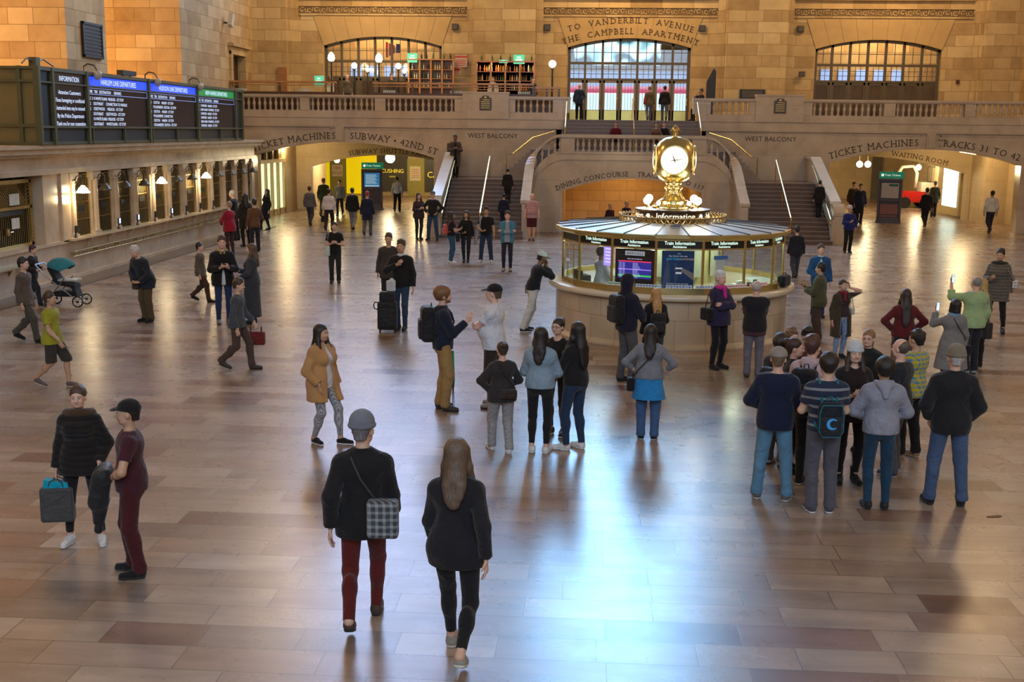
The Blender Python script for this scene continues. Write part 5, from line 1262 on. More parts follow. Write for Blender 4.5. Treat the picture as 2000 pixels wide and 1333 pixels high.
def person(label, px=None, fy=None, hy=None, face=0, h=None, z0=0.0, XY=None, vox=None, w=1.0, belly=0.0, sex='m', skin=0, arms=('down','down'), legs='stand', lean=0.0, head=(0,0),
           top=None, inner=None, bottom=None, shoes=None, hair=None, hat=None, group=None, drop=0.0, skirt=None, extra=None, glasses=False, beard=None):
    if XY is None: XY = onz(px, fy, z0)
    if h is None: h = min(1.98, max(1.50, hgt(px, hy, XY[1])-z0))
    S = h/1.76
    dist = math.hypot(XY[0]-CX, XY[1]-CY)
    if vox is None: vox = .0095 if dist < 20 else (.0125 if dist < 46 else .016)
    root = empty('person', (XY[0], XY[1], z0), -R(face), label=label, cat='person', group=group)
    fem = sex == 'f'; sk = skinmat(skin)
    # ---- legs
    hx = .088+.008*fem; lg = LEG[legs]; feet = []
    hipz = .93-drop
    need = 0
    for (fx, fy_, yw, lf) in lg:
        sg = 1 if fx > 0 else -1
        if legs != 'seat': need = max(need, math.hypot(abs(fx)-hx, fy_))
    if legs != 'seat': hipz = min(hipz, .085+math.sqrt(.85**2-need**2)) if need < .8 else hipz
    dz = hipz-.93
    fwdv = np.array([0,1,0.]); T = []
    for (fx, fy_, yw, lf) in lg:
        sg = 1 if fx > 0 else -1
        hip = np.array([sg*hx, 0, hipz]); ank = np.array([fx, fy_-.04, .085+lf])
        knee, ank = ik(hip, ank, .43, .425, (sg*.12,1,.1))
        T.append((hip, knee, ank)); feet.append((sg, fx, fy_, R(yw)*(-sg), lf))
    # ---- upper body frame
    piv = np.array([0,0,hipz+.05]); M = rotx(-lean)
    def U(x, y, z): return piv+M @ (np.array([x,y,z+dz])-piv)
    hyaw, hpit = R(head[0]), R(head[1]); nk = np.array([0,.0,1.50+dz]); MH = rotz(-hyaw) @ rotx(-hpit)
    def Hd(x, y, z): return piv+M @ (nk+MH @ (np.array([x,y,z+dz])-nk)-piv)
    RH = M @ MH; upv = M @ np.array([0,0,1.])
    bw = w; sw = (.158-.016*fem)*(.6+.4*bw)
    def torso(s, o, k=.05):
        fd = M @ fwdv
        s.cone(U(0,-.005,1.31), U(0,0,1.12), (.150-.012*fem)*bw+o, (.122-.006*fem)*bw+o, k, (fd,.70))
        s.cone(U(0,0,1.12), U(0,-.01,.98), .124*bw+o, (.148+.012*fem)*bw+o, k, (fd,.76))
        s.cone(U(-sw*.72,-.01,1.385), U(sw*.72,-.01,1.385), .055*bw**.5+o*.75, .055*bw**.5+o*.75, k); s.cone(U(-.06,-.015,1.44), U(.06,-.015,1.44), .035+o*.5, .035+o*.5, k)
        s.cone(U(-.08,-.015,1.33), U(.08,-.015,1.33), .085*bw+o, .085*bw+o, k)
        if fem: s.ell(U(.065,.085*bw,1.285), (.055*bw+o,.05*bw+o,.055*bw+o), k).ell(U(-.065,.085*bw,1.285), (.055*bw+o,.05*bw+o,.055*bw+o), k)
        if belly: s.ell(U(0,.06,1.10), (.14*bw+o,.10+belly+o,.14+o), .06)
    def pelvis(s, o, k=.04):
        s.cone((-.06,0,hipz+.03), (.06,0,hipz+.03), .105*bw+o, .105*bw+o, k, (fwdv,.88))
        s.ell((.065,-.055,hipz-.02), (.08*bw+o,.075+o,.09+o), k).ell((-.065,-.055,hipz-.02), (.08*bw+o,.075+o,.09+o), k)
    lb = (.75+.25*bw)*(1+.04*fem)
    # ---- arms
    A = []
    for i, sg in ((0, 1), (1, -1)):
        a = ARM[arms[i]] if isinstance(arms[i], str) else arms[i]; mir = np.array([sg,1,1.])
        Sh = U(sg*sw*1.03, -.01, 1.378); Wt = np.array(a[0])*mir
        if arms[i] in ('down','back','fwd','knee') if isinstance(arms[i], str) else False: Wt = Wt+np.array([sg*.02*(bw-1)*10*.3,0,dz])+ (M @ (np.array([0,0,1.40+dz])-piv)+piv-np.array([0,0,1.40+dz]))*np.array([1,.9,1])
        else: Wt = U(Wt[0]+sg*.05*(bw-1), Wt[1]+(.10*(bw-1)+belly*.5), Wt[2])
        El, Wt = ik(Sh, Wt, .285, .25, M @ (np.array(a[1])*mir))
        hd = M @ (np.array(a[2], float)*mir); hd /= np.linalg.norm(hd); pn = M @ (np.array(a[3], float)*mir); pn -= hd*pn.dot(hd); pn /= np.linalg.norm(pn)
        A.append((Sh, El, Wt, hd, pn, a[4], sg))
    # ---- body: one continuous surface
    s = Sdf(); torso(s, -.012); pelvis(s, -.012)
    for hip, knee, ank in T:
        s.cone(hip, knee, .082*lb, .054*lb, .04); s.cone(knee, ank, .052*lb, .036, .03); s.ell(knee*.68+ank*.32+np.array([0,-.018,0]), (.046*lb,.047*lb,.10), .03)
        s.cone(ank, ank+np.array([0,.05,-.045]), .034, .022, .02)
    ab = .75+.25*bw-.06*fem
    fr = max(.0092, vox*.8)
    for Sh, El, Wt, hd, pn, curl, sg in A:
        s.cone(Sh, El, .050*ab, .040*ab, .04); s.cone(El, Wt, .041*ab, .027*ab, .025); s.ell(El*.7+Wt*.3, (.042*ab,)*3, .03)
        lat = np.cross(hd, pn)*sg
        pe = Wt+hd*.085
        s.cone(Wt+hd*.01, pe, .024, .033, .02, (pn,.48))
        if vox < .017:
            for j, (o, L) in enumerate(((-.031,.070),(-.0105,.079),(.0105,.074),(.031,.060))):
                b0 = pe+lat*o+hd*.004; c1 = curl*(.8+.12*j); d1 = hd*math.cos(c1*.6)+pn*math.sin(c1*.6); d2 = hd*math.cos(c1*1.5)+pn*math.sin(c1*1.5)
                k1 = b0+d1*L*.52; s.cone(b0-hd*.012, k1, fr, fr*.95, .006); s.cone(k1, k1+d2*L*.5, fr*.95, fr*.82, .006)
            t0 = Wt+hd*.03-lat*.024; d = hd*.75-lat*.62+pn*.35; d /= np.linalg.norm(d); t1 = t0+d*.038; d2 = hd*.95-lat*.15+pn*.4; d2 /= np.linalg.norm(d2)
            s.cone(t0, t1, .0135, fr*1.15, .012); s.cone(t1, t1+d2*.032, fr*1.12, fr*.9, .006)
        else: s.cone(pe, pe+hd*.05+pn*.03*curl, .030, .022, .02, (pn,.5))
    s.cone(U(0,-.015,1.42), Hd(0,-.01,1.55), .056*(.8+.2*bw)-.006*fem, .052-.006*fem, .035)
    fw = 1+.10*(bw-1)
    s.ell(Hd(0,-.012,1.662), (.076*fw,.094,.093), .02, 'u', RH).ell(Hd(0,.022,1.612), (.062*fw,.072,.083), .03, 'u', RH)
    s.cone(Hd(-.03,.04,1.562), Hd(.03,.04,1.562), .030*fw, .030*fw, .03); s.ell(Hd(0,.072,1.548), (.022,.018,.016), .02, 'u', RH)
    s.cone(Hd(-.036,.078,1.657), Hd(.036,.078,1.657), .013, .013, .014)
    s.cone(Hd(0,.090,1.645), Hd(0,.112,1.603), .008, .0125, .012); s.cone(Hd(-.012,.10,1.600), Hd(.012,.10,1.600), .008, .008, .008)
    s.ell(Hd(.036,.07,1.60), (.022,.018,.02), .02, 'u', RH).ell(Hd(-.036,.07,1.60), (.022,.018,.02), .02, 'u', RH)
    if vox < .017:
        s.ell(Hd(.032,.098,1.636), (.015,.012,.010), .01, 's', RH).ell(Hd(-.032,.098,1.636), (.015,.012,.010), .01, 's', RH)
    s.cone(Hd(-.015,.088,1.575), Hd(.015,.088,1.575), .008, .008, .008)
    for sg in (1,-1): s.ell(Hd(sg*.079*fw,-.005,1.62), (.010,.020,.031), .01, 'u', RH @ rotz(-sg*.35))
    sdf_obj('body', s, vox, S, sk, root)
    # ---- face details
    if vox < .017:
        m1 = MB(); eb = MB()
        for sg in (1,-1):
            m1.mi = 0; m1.sphere(tuple(Hd(sg*.031,.0815,1.636)*S), .0102*S, 10, 8); m1.mi = 1; m1.sphere(tuple(Hd(sg*.031,.0850,1.636)*S), .0082*S, 8, 6)
            eb.tube([tuple(Hd(sg*x_,y_,z_)*S) for x_, y_, z_ in ((.014,.0925,1.655),(.03,.090,1.661),(.047,.077,1.656))], .0038*S, 5)
        o = newobj('eyes', m1.mesh('eyes'), [plain('eye_white', (.7,.68,.64), .2), plain('iris_dark', (.03,.015,.01), .2)], root, True)
        hc = (hair or {}).get('col', (.05,.03,.02)); newobj('eyebrows', eb.mesh('eyebrows'), hairmat(tuple(x*.8 for x in hc)), root, True)
        m1 = MB(); m1.tube([tuple(Hd(x_,y_,z_)*S) for x_, y_, z_ in ((-.022,.086,1.575),(-.01,.0945,1.577),(0,.0965,1.575),(.01,.0945,1.577),(.022,.086,1.575))], .0045*S, 6); newobj('lips', m1.mesh('lips'), plain('lip_%d' % skin, tuple(x*.62*y for x, y in zip((.62,.38,.27) if skin in (0,4) else (.45,.25,.16) if skin == 1 else (.3,.16,.1), (1.1,.75,.8))), .4), root, True)
    if glasses:
        m1 = MB()
        for sg in (1,-1): m1.tube([tuple(Hd(sg*.031+.021*math.cos(t*math.pi/6),.101,1.636+.017*math.sin(t*math.pi/6))*S) for t in range(13)], .0025*S, 5, False); m1.tube([tuple(Hd(sg*.052,.098,1.64)*S), tuple(Hd(sg*.08,.0,1.64)*S)], .0025*S, 5)
        newobj('glasses', m1.mesh('glasses'), plain('glasses_frame', (.08,.02,.03), .3), root)
    if beard:
        s = Sdf(); s.cone(Hd(-.045,.045,1.565), Hd(.045,.045,1.565), .028, .028, .02).ell(Hd(0,.075,1.552), (.035,.028,.026), .02, 'u', RH).cone(Hd(-.062,.02,1.61), Hd(-.05,.04,1.56), .016, .022, .015).cone(Hd(.062,.02,1.61), Hd(.05,.04,1.56), .016, .022, .015).cone(Hd(-.02,.09,1.588), Hd(.02,.09,1.588), .007, .007, .01)
        s.cone(Hd(-.017,.115,1.574), Hd(.017,.115,1.574), .018, .018, .004, op='s'); sdf_obj('beard', s, min(vox,.011), S, hairmat(beard), root)
    # ---- trousers
    if bottom:
        kind = bottom.get('kind', 'trousers'); s = Sdf(); pelvis(s, .008); s.cone((-.05,0,hipz+.08), (.05,0,hipz+.08), .108*bw, .108*bw, .04, (fwdv,.85))
        if belly: s.ell((0,.04,hipz+.08), (.13*bw,.09+belly*.8,.09), .05)
        q = {'trousers': (.098,.075,.070,.062), 'slim': (.090,.063,.060,.046), 'leggings': (.086,.058,.056,.041), 'wide': (.104,.09,.088,.09), 'shorts': (.102,.098,.098,.098)}[kind]
        for hip, knee, ank in T:
            s.cone(hip, knee, q[0]*lb, q[1]*lb, .035)
            if kind == 'shorts': continue
            e_ = ank+(knee-ank)*(.0 if kind != 'leggings' else .12)*1.0
            s.cone(knee, e_, q[2]*lb, q[3], .03, cap=.0 if kind in ('leggings','slim') else .03)
            s.ell(knee*.68+ank*.32+np.array([0,-.018,0]), (.056*lb,.062*lb,.11), .03)
            if kind == 'trousers': s.cone(ank+(knee-ank)*.06+np.array([-.0,.012,0]), ank+(knee-ank)*.02, q[3]*1.06, q[3]*1.06, .02, cap=.02)
        if kind == 'shorts':
            kz = min(T[0][1][2], T[1][1][2])-.0; s.cut((0,0,kz+.01), (0,0,-1))
        s.cut((0,0,hipz+.16), (0,0,1)); o = sdf_obj({'shorts':'shorts','leggings':'leggings'}.get(kind,'trousers'), s, vox*1.1, S, cloth(bottom['col'], bottom.get('pat'), bottom.get('c2')), root)
        if bottom.get('tag'): o['label'] = bottom['tag']
    # ---- shoes
    if shoes:
        up, so = shoe_mesh(shoes.get('kind', 'sneaker'))
        for (sg, fx, fy_, yw, lf), (hip, knee, ank) in zip(feet, T):
            ms = []
            fy2 = ank[1]+.04
            o = bpy.data.objects.new('shoe', up); COL.objects.link(o); o.parent = root; o.location = (fx*S if legs != 'x' else 0, fy2*S, (lf*1.0+.001)*S); o.rotation_euler = (-lf*4.0, 0, yw); o.scale = (S,S,S)
            if lf: o.location[2] = (.02+lf*.6)*S
            mt = cloth(shoes['col'], None, None, .5); sm = cloth(shoes.get('sole', (.02,.02,.02)), None, None, .5)
            o.material_slots  # materials are per object so that the shoe mesh can be shared
            if len(up.materials) == 0: up.materials.append(None); so.materials.append(None)
            o.material_slots[0].link = 'OBJECT'; o.material_slots[0].material = mt
            q = bpy.data.objects.new('sole', so); COL.objects.link(q); q.parent = o; q.material_slots[0].link = 'OBJECT'; q.material_slots[0].material = sm
    # ---- tops
    def garment(name, g, off, inner_=False):
        s = Sdf(); torso(s, off); hem = g.get('hem', .90)+dz; ln = g.get('sleeve', 'long'); fl = g.get('flare', 0.0); armo = g.get('armo', off*.68)
        if hem < hipz+.10:
            n_ = max(0.0, .99+dz-hem)
            s.cone(U(0,-.005,1.02), (0, -.01, hem-.02), (.150+.012*fem)*bw+off, (.150+.01*fem)*bw+off+fl+.01*n_, .05, (fwdv,.80))
            if hem < hipz-.05: s.ell((0,-.06,hipz-.02), (.14*bw+off,.085+off,.10), .05)
            if hem < .82: 
                for hip, knee, ank in T: s.cone(hip, knee, .10*lb+off*.6, .085*lb+off*.6+fl*.5, .09)
        for Sh, El, Wt, hd, pn, curl, sg in A:
            r1 = .055*ab+armo*.85; r2 = .048*ab+armo; r3 = .040*ab+armo*.8
            if ln == 'none': continue
            s.ell(Sh+np.array([0,0,-.01]), (r1*1.0,r1*.98,r1*.95), .03)
            if ln == 'short': s.cone(Sh, Sh*.38+El*.62, r1, r1*.98, .035, cap=0)
            else:
                s.cone(Sh, El, r1, r2, .035); e_ = Wt+(El-Wt)*(.02 if ln == 'long' else .45); s.cone(El, e_, r2, r3, .025, cap=0)
        if g.get('collar'): 
            c0 = U(0,-.012,1.455); s.cone(c0, U(0,-.012,1.50), .068, .072, .02, cap=0)
        nz = 1.475 if not g.get('collar') else 1.505
        if g.get('furcollar'): pass
        s.cut(U(0,0,nz), upv); s.cut((0,0,hem), (0,0,-1))
        if g.get('neck') == 'v': s.cone(U(0,.16,1.47), U(0,.12,1.36), .055, .015, .01, op='s')
        s.cone(Hd(0,-.01,1.60) if not g.get('hood') == 'up' else Hd(0,.3,1.6), U(0,-.0,1.46), .05, .05 if g.get('collar') else .062, .015, op='s') if not inner_ else None
        if g.get('open'):
            ow = g['open']; fd = M @ fwdv
            s.cone(U(0,.30,1.50), U(0,.32,1.15), ow*1.1, ow*1.3, .01, (M @ np.array([0,1,0.]),4.0), 's'); s.cone(U(0,.32,1.15), U(0,.34,.60), ow*1.3, ow*1.8, .01, (fwdv,4.0), 's')
        o = sdf_obj(name, s, vox*(1.1 if not g.get('open') else .95), S, cloth(g['col'], g.get('pat'), g.get('c2')), root)
        if g.get('tag'): o['label'] = g['tag']
        if g.get('hood') == 'down':
            s = Sdf(); s.cone(U(-.085,-.02,1.475), U(-.05,-.10,1.47), .034, .042, .03).cone(U(.085,-.02,1.475), U(.05,-.10,1.47), .034, .042, .03).cone(U(-.05,-.10,1.47), U(.05,-.10,1.47), .045, .045, .03).cone(U(0,-.12,1.46), U(0,-.155*bw,1.35), .075, .035, .04, (M @ np.array([0,1,0.]),.7)).cone(U(-.085,-.02,1.475), U(-.03,.085,1.43), .032, .022, .02).cone(U(.085,-.02,1.475), U(.03,.085,1.43), .032, .022, .02)
            ho = sdf_obj('hood', s, vox, S, cloth(g.get('hoodcol', g['col']), g.get('pat')), root)
            if g.get('hoodcol'): ho['label'] = 'yellow-lined hood'
        if g.get('hood') == 'up':
            s = Sdf(); s.ell(Hd(0,-.022,1.665), (.102,.118,.118), .03, 'u', RH).cone(Hd(0,-.03,1.60), U(0,-.04,1.44), .09, .10, .05); s.ell(Hd(0,.12,1.61), (.068,.115,.095), .02, 's', RH); s.cut(U(0,0,1.42), -upv); sdf_obj('hood', s, vox, S, cloth(g['col'], g.get('pat'), g.get('c2')), root)
        if g.get('fur'):
            s = Sdf(); n_ = 14
            for i in range(n_):
                a = 2*math.pi*i/n_; b = 2*math.pi*(i+1)/n_; p0 = U(.125*math.sin(a), -.03-.085*math.cos(a), 1.455-.02*math.cos(a)); p1 = U(.125*math.sin(b), -.03-.085*math.cos(b), 1.455-.02*math.cos(b)); s.cone(p0, p1, .045, .045, .02)
            o = sdf_obj('fur_collar', s, vox, S, cloth(g['fur'], 'fleece'), root); o['label'] = 'fluffy collar'
        if g.get('lapel'):
            s = Sdf()
            for sg in (1,-1): s.cone(U(sg*.075,.05,1.46), U(sg*.07,.135+.02*(bw-1)*5,1.24), .030, .022, .02, (M @ np.array([0,1,0.]),.6))
            s.cone(U(-.07,-.05,1.475), U(.07,-.05,1.475), .03, .03, .03); sdf_obj('lapel', s, vox, S, cloth(tuple(x*1.0 for x in g['col']), g.get('pat')), root)
        return o
    if inner: garment({'shirt':'shirt'}.get(inner.get('name','shirt'), inner.get('name','shirt')), inner, .004, True)
    if top: garment(top.get('name', 'jacket'), top, top.get('off', .018))
    if skirt:
        s = Sdf(); s.cone((0,-.01,hipz+.10), (0,-.01,skirt['hem']-.03), .135*bw, .15*bw+skirt.get('flare',.05), .03, (fwdv,.85)); s.ell((0,-.05,hipz), (.15*bw,.10,.12), .05); s.cut((0,0,skirt['hem']), (0,0,-1)).cut((0,0,hipz+.13), (0,0,1))
        sdf_obj(skirt.get('name','skirt'), s, vox*1.1, S, cloth(skirt['col'], skirt.get('pat')), root)
    # ---- hair and hats
    if hair and hair.get('style') != 'none':
        st = hair['style']; s = Sdf(); e = .0 if st not in ('curly','fluffy') else (.022 if st == 'curly' else .014)
        if st == 'fringe':
            s.ell(Hd(0,-.018,1.655), (.082*fw,.099,.094), .02, 'u', RH); s.ell(Hd(0,.06,1.70), (.10,.115,.085), .015, 's', RH); s.ell(Hd(0,.10,1.60), (.08,.085,.10), .015, 's', RH); s.cut(Hd(0,0,1.575), -(RH @ np.array([0,0,1.])))
        else:
            hv = -.006 if hat else 0.0
            s.ell(Hd(0,-.022,1.673), (.087*fw+e+hv,.104+e+hv,.097+e+hv), .02, 'u', RH)
            if st in ('short','tight') and vox < .015 and not hat:
                rr = random.Random(int(abs(XY[0])*10)); s.p[-1:] = s.p[-1:]
                for i in range(14 if st == 'short' else 0):
                    a = rr.uniform(0, 6.28); b = rr.uniform(.0, 1.1); s.ell(Hd(.080*math.sin(b)*math.cos(a), -.012+.094*math.sin(b)*math.sin(a), 1.674+.092*math.cos(b)), (.026,.026,.018), .02)
            if st in ('curly','fluffy'):
                rr = random.Random(5)
                for i in range(26):
                    a = rr.uniform(0, 6.28); b = rr.uniform(.0, 1.7); s.ell(Hd(.085*math.sin(b)*math.cos(a), -.022+.10*math.sin(b)*math.sin(a)*(1 if math.sin(a) < .3 else .75), 1.672+.09*math.cos(b)), (.024,.024,.022), .015)
            s.ell(Hd(0,.120,1.600), (.074*fw,.078,.084), .015, 's', RH)
            if st in ('short','curly','fluffy','bun','pony','tight'): 
                s.cone(Hd(0,-.055,1.64), Hd(0,-.06,1.575), .062, .05, .02); s.cut(Hd(0,0,1.565), -(RH @ np.array([0,0,1.])))
                for sg in (1,-1): s.ell(Hd(sg*.09*fw,.008,1.60), (.03,.032,.036), .01, 's', RH)
            if st == 'bun': s.ell(Hd(0,-.115,1.715), (.045,.042,.042), .015)
            if st == 'pony': s.cone(Hd(0,-.10,1.68), Hd(0,-.15,1.62), .03, .04, .02); 
            if st == 'bob':
                for sg in (1,-1): s.cone(Hd(sg*.07,.0,1.67), Hd(sg*.082,.015,1.53), .032, .03, .03)
                s.cone(Hd(0,-.05,1.66), Hd(0,-.055,1.53), .078, .075, .03); s.cone(Hd(-.03,.062,1.725), Hd(.03,.062,1.725), .022, .022, .03); s.cut(Hd(0,0,1.52), -(RH @ np.array([0,0,1.])))
            if st in ('long','wavy','verylong'):
                lz = {'long':1.30,'wavy':1.18,'verylong':1.12}[st]
                for sg in (1,-1):
                    s.cone(Hd(sg*.068,.0,1.67), Hd(sg*.082,.012,1.54), .028, .032, .03)
                    m_ = U(sg*.10,.055,1.42); s.cone(Hd(sg*.082,.0,1.54), m_, .034, .036, .03)
                    if st != 'long' or hair.get('front'): 
                        e2 = U(sg*.105,.125,lz+.06); s.cone(m_, e2, .036, .020, .03)
                        if st == 'wavy': s.ell(U(sg*.118,.11,1.33), (.034,.034,.04), .02).ell(U(sg*.09,.125,1.24), (.03,.032,.04), .02)
                s.cone(Hd(0,-.045,1.66), U(0,-.075,1.46), .082, .085, .03); s.cone(U(0,-.105,1.46), U(0,-.145*bw,lz), .075, .05, .04, (M @ np.array([0,1,0.]),.62)); s.cone(U(-.05,-.12,1.42), U(-.04,-.145*bw,lz+.03), .04, .028, .03); s.cone(U(.05,-.12,1.42), U(.045,-.145*bw,lz+.05), .04, .028, .03)
        if st == 'pony': s.cuts = []; 
        o = sdf_obj('hair', s, min(vox*1.05,.014), S, hairmat(hair['col']), root)
        if st == 'pony':
            s = Sdf(); s.ell(Hd(0,-.12,1.68), (.03,.03,.03), .02).cone(Hd(0,-.13,1.68), Hd(0,-.165,1.60), .03, .036, .02).cone(Hd(0,-.165,1.60), U(0,-.15,1.36), .036, .016, .02); sdf_obj('ponytail', s, min(vox,.012), S, hairmat(hair['col']), root)
    if hat:
        kd = hat['kind']; s = Sdf(); uph = RH @ np.array([0,0,1.])
        if kd in ('cap','capback','flatcap'):
            s.ell(Hd(0,-.018,1.685), (.097*fw,.113,.094), .02, 'u', RH); s.cut(Hd(0,0,1.668), -uph); mt = cloth(hat['col']); c_ = sdf_obj('cap', s, min(vox,.012), S, mt, root)
            s = Sdf(); sg = -1 if kd == 'capback' else 1
            s.ell(Hd(0,.0+sg*.105,1.682), (.072,.085 if kd != 'flatcap' else .06,.012), .01, 'u', RH @ rotx(-sg*.18)); s.ell(Hd(0,-.018,1.685), (.085,.10,.08), .005, 's', RH)
            v, f = s.mesh(.008); me = np_mesh('brim', v*S, f, cloth(hat.get('brim', hat['col']))); b_ = bpy.data.objects.new('brim', me); COL.objects.link(b_); b_.parent = c_
        elif kd == 'beanie':
            s.ell(Hd(0,-.02,1.695), (.099*fw,.114,.105), .02, 'u', RH); s.cut(Hd(0,0,1.665), -uph); c_ = sdf_obj('beanie', s, min(vox,.012), S, cloth(hat['col'], 'fleece'), root)
            s = Sdf(); n_ = 16
            for i in range(n_):
                a = 2*math.pi*i/n_; b = 2*math.pi*(i+1)/n_; s.cone(Hd(.086*math.cos(a), -.018+.100*math.sin(a), 1.675), Hd(.086*math.cos(b), -.018+.100*math.sin(b), 1.675), .021, .021, .01)
            v, f = s.mesh(.009); me = np_mesh('cuff', v*S, f, cloth(tuple(x*.9 for x in hat['col']), 'fleece')); b_ = bpy.data.objects.new('cuff', me); COL.objects.link(b_); b_.parent = c_
    ctx = dict(root=root, S=S, A=A, T=T, U=U, Hd=Hd, M=M, RH=RH, XY=XY, z0=z0, face=face, vox=vox, hipz=hipz, bw=bw, dz=dz, belly=belly)
    if extra:
        for fn in extra: fn(ctx)
    PEOPLE.append(ctx); return ctx
def carried(ctx, name, label, cat, group=None):        # a thing carried by a person, in the person's own frame
    r = ctx['root']; return empty(name, tuple(r.location), r.rotation_euler[2], label=label, cat=cat, group=group)
def backpack(label, col, w=.15, hh=.23, d=.085, zc=1.22, mark=None, straps=None, y=-.20):
    def fn(c):
        e = carried(c, 'backpack', label, 'backpack'); U = c['U']; S = c['S']; bw = c['bw']; y0 = y-.05*(bw-1)
        s = Sdf(); s.box(U(0,y0-.02,zc), (w,d,hh), .065, .02, 'u', c['M']); sdf_obj('bag_body', s, min(c['vox'],.012), S, cloth(col, None, None, .6), e)
        s = Sdf(); s.box(U(0,y0-.02-d,zc-.07), (w*.8,.035,hh*.55), .03, .02, 'u', c['M']); sdf_obj('pocket', s, min(c['vox'],.012), S, cloth(tuple(x*1.25+.004 for x in col), None, None, .6), e)
        m1 = MB()
        for sg in (1,-1): m1.tube([tuple(U(sg*x_*1.0,y_,z_)*S) for x_, y_, z_ in ((.075,y0+.05,zc+hh*.7),(.095,-.06,1.478),(.105,.02,1.468),(.112,.10+.03*(bw-1),1.40),(.125,.135+.06*(bw-1),1.28),(.15,.06,1.14),(.12,y0+.03,zc-hh*.6))], .016*S, 6)
        m1.tube([tuple(U(x_,y0+.03,z_)*S) for x_, z_ in ((-.03,zc+hh-.01),(-.02,zc+hh+.04),(.02,zc+hh+.04),(.03,zc+hh-.01))], .008*S, 5)
        newobj('strap', m1.mesh('strap'), cloth(straps or col, None, None, .6), e, True)
        if mark:
            m1 = MB(); n_ = 20
            def pt(r_, a): return tuple(U(r_*math.cos(a), y0-.02-d-.045, zc-.03+r_*math.sin(a))*S)
            outer = [(.062, R(50+i*260/n_)) for i in range(n_+1)]
            for i in range(n_):
                a, b = R(40+i*280/n_), R(40+(i+1)*280/n_); t0 = .010+.026*math.sin(math.pi*i/n_); t1 = .010+.026*math.sin(math.pi*(i+1)/n_)
                m1.add([pt(.062,a), pt(.062,b), pt(.062-t1,b), pt(.062-t0,a)], [(0,1,2,3)])
            newobj('crescent_emblem', m1.mesh('crescent_emblem'), plain('emblem_blue', (.05,.35,.75), .4), e)
            m1 = MB(); x_, zt, zb = w*.93, zc+hh*.85, zc-hh*.95
            m1.tube([tuple(U(a, y0-.02-d-.012, z_)*S) for a, z_ in ((-x_*.8,zt),(-x_,zt-.08),(-x_,zb+.06),(-x_*.7,zb),(x_*.7,zb),(x_,zb+.06),(x_,zt-.08),(x_*.8,zt),(-x_*.8,zt))], .007*S, 5); newobj('piping', m1.mesh('piping'), plain('piping_teal', (.01,.14,.2), .5), e)
    return fn
def handphone(label, side=0, on=True):
    def fn(c):
        Sh, El, Wt, hd, pn, curl, sg = c['A'][side]; S = c['S']; e = carried(c, 'mobile_phone', label, 'mobile phone', )
        p = (Wt+hd*.10+pn*.03); lat = np.cross(hd, pn); m1 = MB()
        def slab_(a, b, t0, t1): 
            q = [p+lat*(sx*a)+hd*(sz*b)+pn*t for t in (t0, t1) for sx, sz in ((-1,-1),(1,-1),(1,1),(-1,1))]; return [tuple(x*S) for x in q]
        m1.hexa(slab_(.036,.075,-.004,.004)); newobj('phone_body', m1.mesh('phone_body'), M_BLACK, e)
        m1 = MB(); m1.hexa(slab_(.032,.070,.004,.006)) ; newobj('screen', m1.mesh('screen'), emis('phone_glow', (.55,.7,1.0), 1.3) if on else M_BLACK, e)
    return fn
def bag(name, label, col, side=None, pos=None, size=(.16,.06,.13), strap='short', rd=.03, pat=None, top=None):
    def fn(c):
        S = c['S']; U = c['U']; e = carried(c, name, label, name.replace('_',' '))
        if side is not None: Sh, El, Wt, hd, pn, curl, sg = c['A'][side]; g = Wt+hd*.10; ctr = g+np.array([0,0,-size[2]-(.10 if strap != 'cross' else 0)])
        else: ctr = U(*pos); g = None
        s = Sdf(); s.box(ctr, size, min(rd, min(size)*.95), .02); sdf_obj('bag_body', s, .011, S, cloth(col, pat, None, .6), e)
        m1 = MB(); t = size[2]
        if strap == 'short' and g is not None:
            for y_ in (-.6,.6): m1.tube([tuple((ctr+np.array([0,-size[1]*1.2,0])*0+np.array([dx,y_*size[1],dz_]))*S) for dx, dz_ in ((-size[0]*.5,t-.02),(-size[0]*.35,t+.07),(0,t+.10),(size[0]*.35,t+.07),(size[0]*.5,t-.02))], .007*S, 5)
        elif strap == 'cross':
            sg = 1 if ctr[0] > 0 else -1; bw = c['bw']; m1.tube([tuple(U(*q)*S) for q in ((ctr[0],.06,ctr[2]+t*.6),(sg*.13*bw,.155*bw,1.15),(0,.155*bw+.01,1.30),(-sg*.09,.09*bw,1.44),(-sg*.11,.0,1.475),(-sg*.07,-.12,1.42),(0,-.165*bw,1.28),(sg*.13*bw,-.155*bw,1.10),(ctr[0],-.04,ctr[2]+t*.6))], .009*S, 5)
        else:
            sg = 1 if ctr[0] > 0 else -1; m1.tube([tuple(U(*q)*S) for q in ((ctr[0],.06,ctr[2]+t*.8),(sg*.19,.10,1.35),(sg*.15,.0,1.485),(sg*.18,-.10,1.35),(ctr[0],-.06,ctr[2]+t*.8))], .009*S, 5)
        newobj('strap', m1.mesh('strap'), cloth(tuple(x*.7 for x in col), None, None, .6), e, True)
        if top:
            m1 = MB(); m1.hexa([tuple((ctr+np.array(q))*S) for q in ((-size[0]*.8,-size[1]*.7,t-.03),(size[0]*.8,-size[1]*.7,t-.03),(size[0]*.8,size[1]*.7,t-.03),(-size[0]*.8,size[1]*.7,t-.03),(-size[0]*.7,-size[1]*.6,t+.05),(size[0]*.7,-size[1]*.6,t+.09),(size[0]*.7,size[1]*.6,t+.09),(-size[0]*.7,size[1]*.6,t+.05))]); newobj('lining', m1.mesh('lining'), cloth(top), e)
    return fn
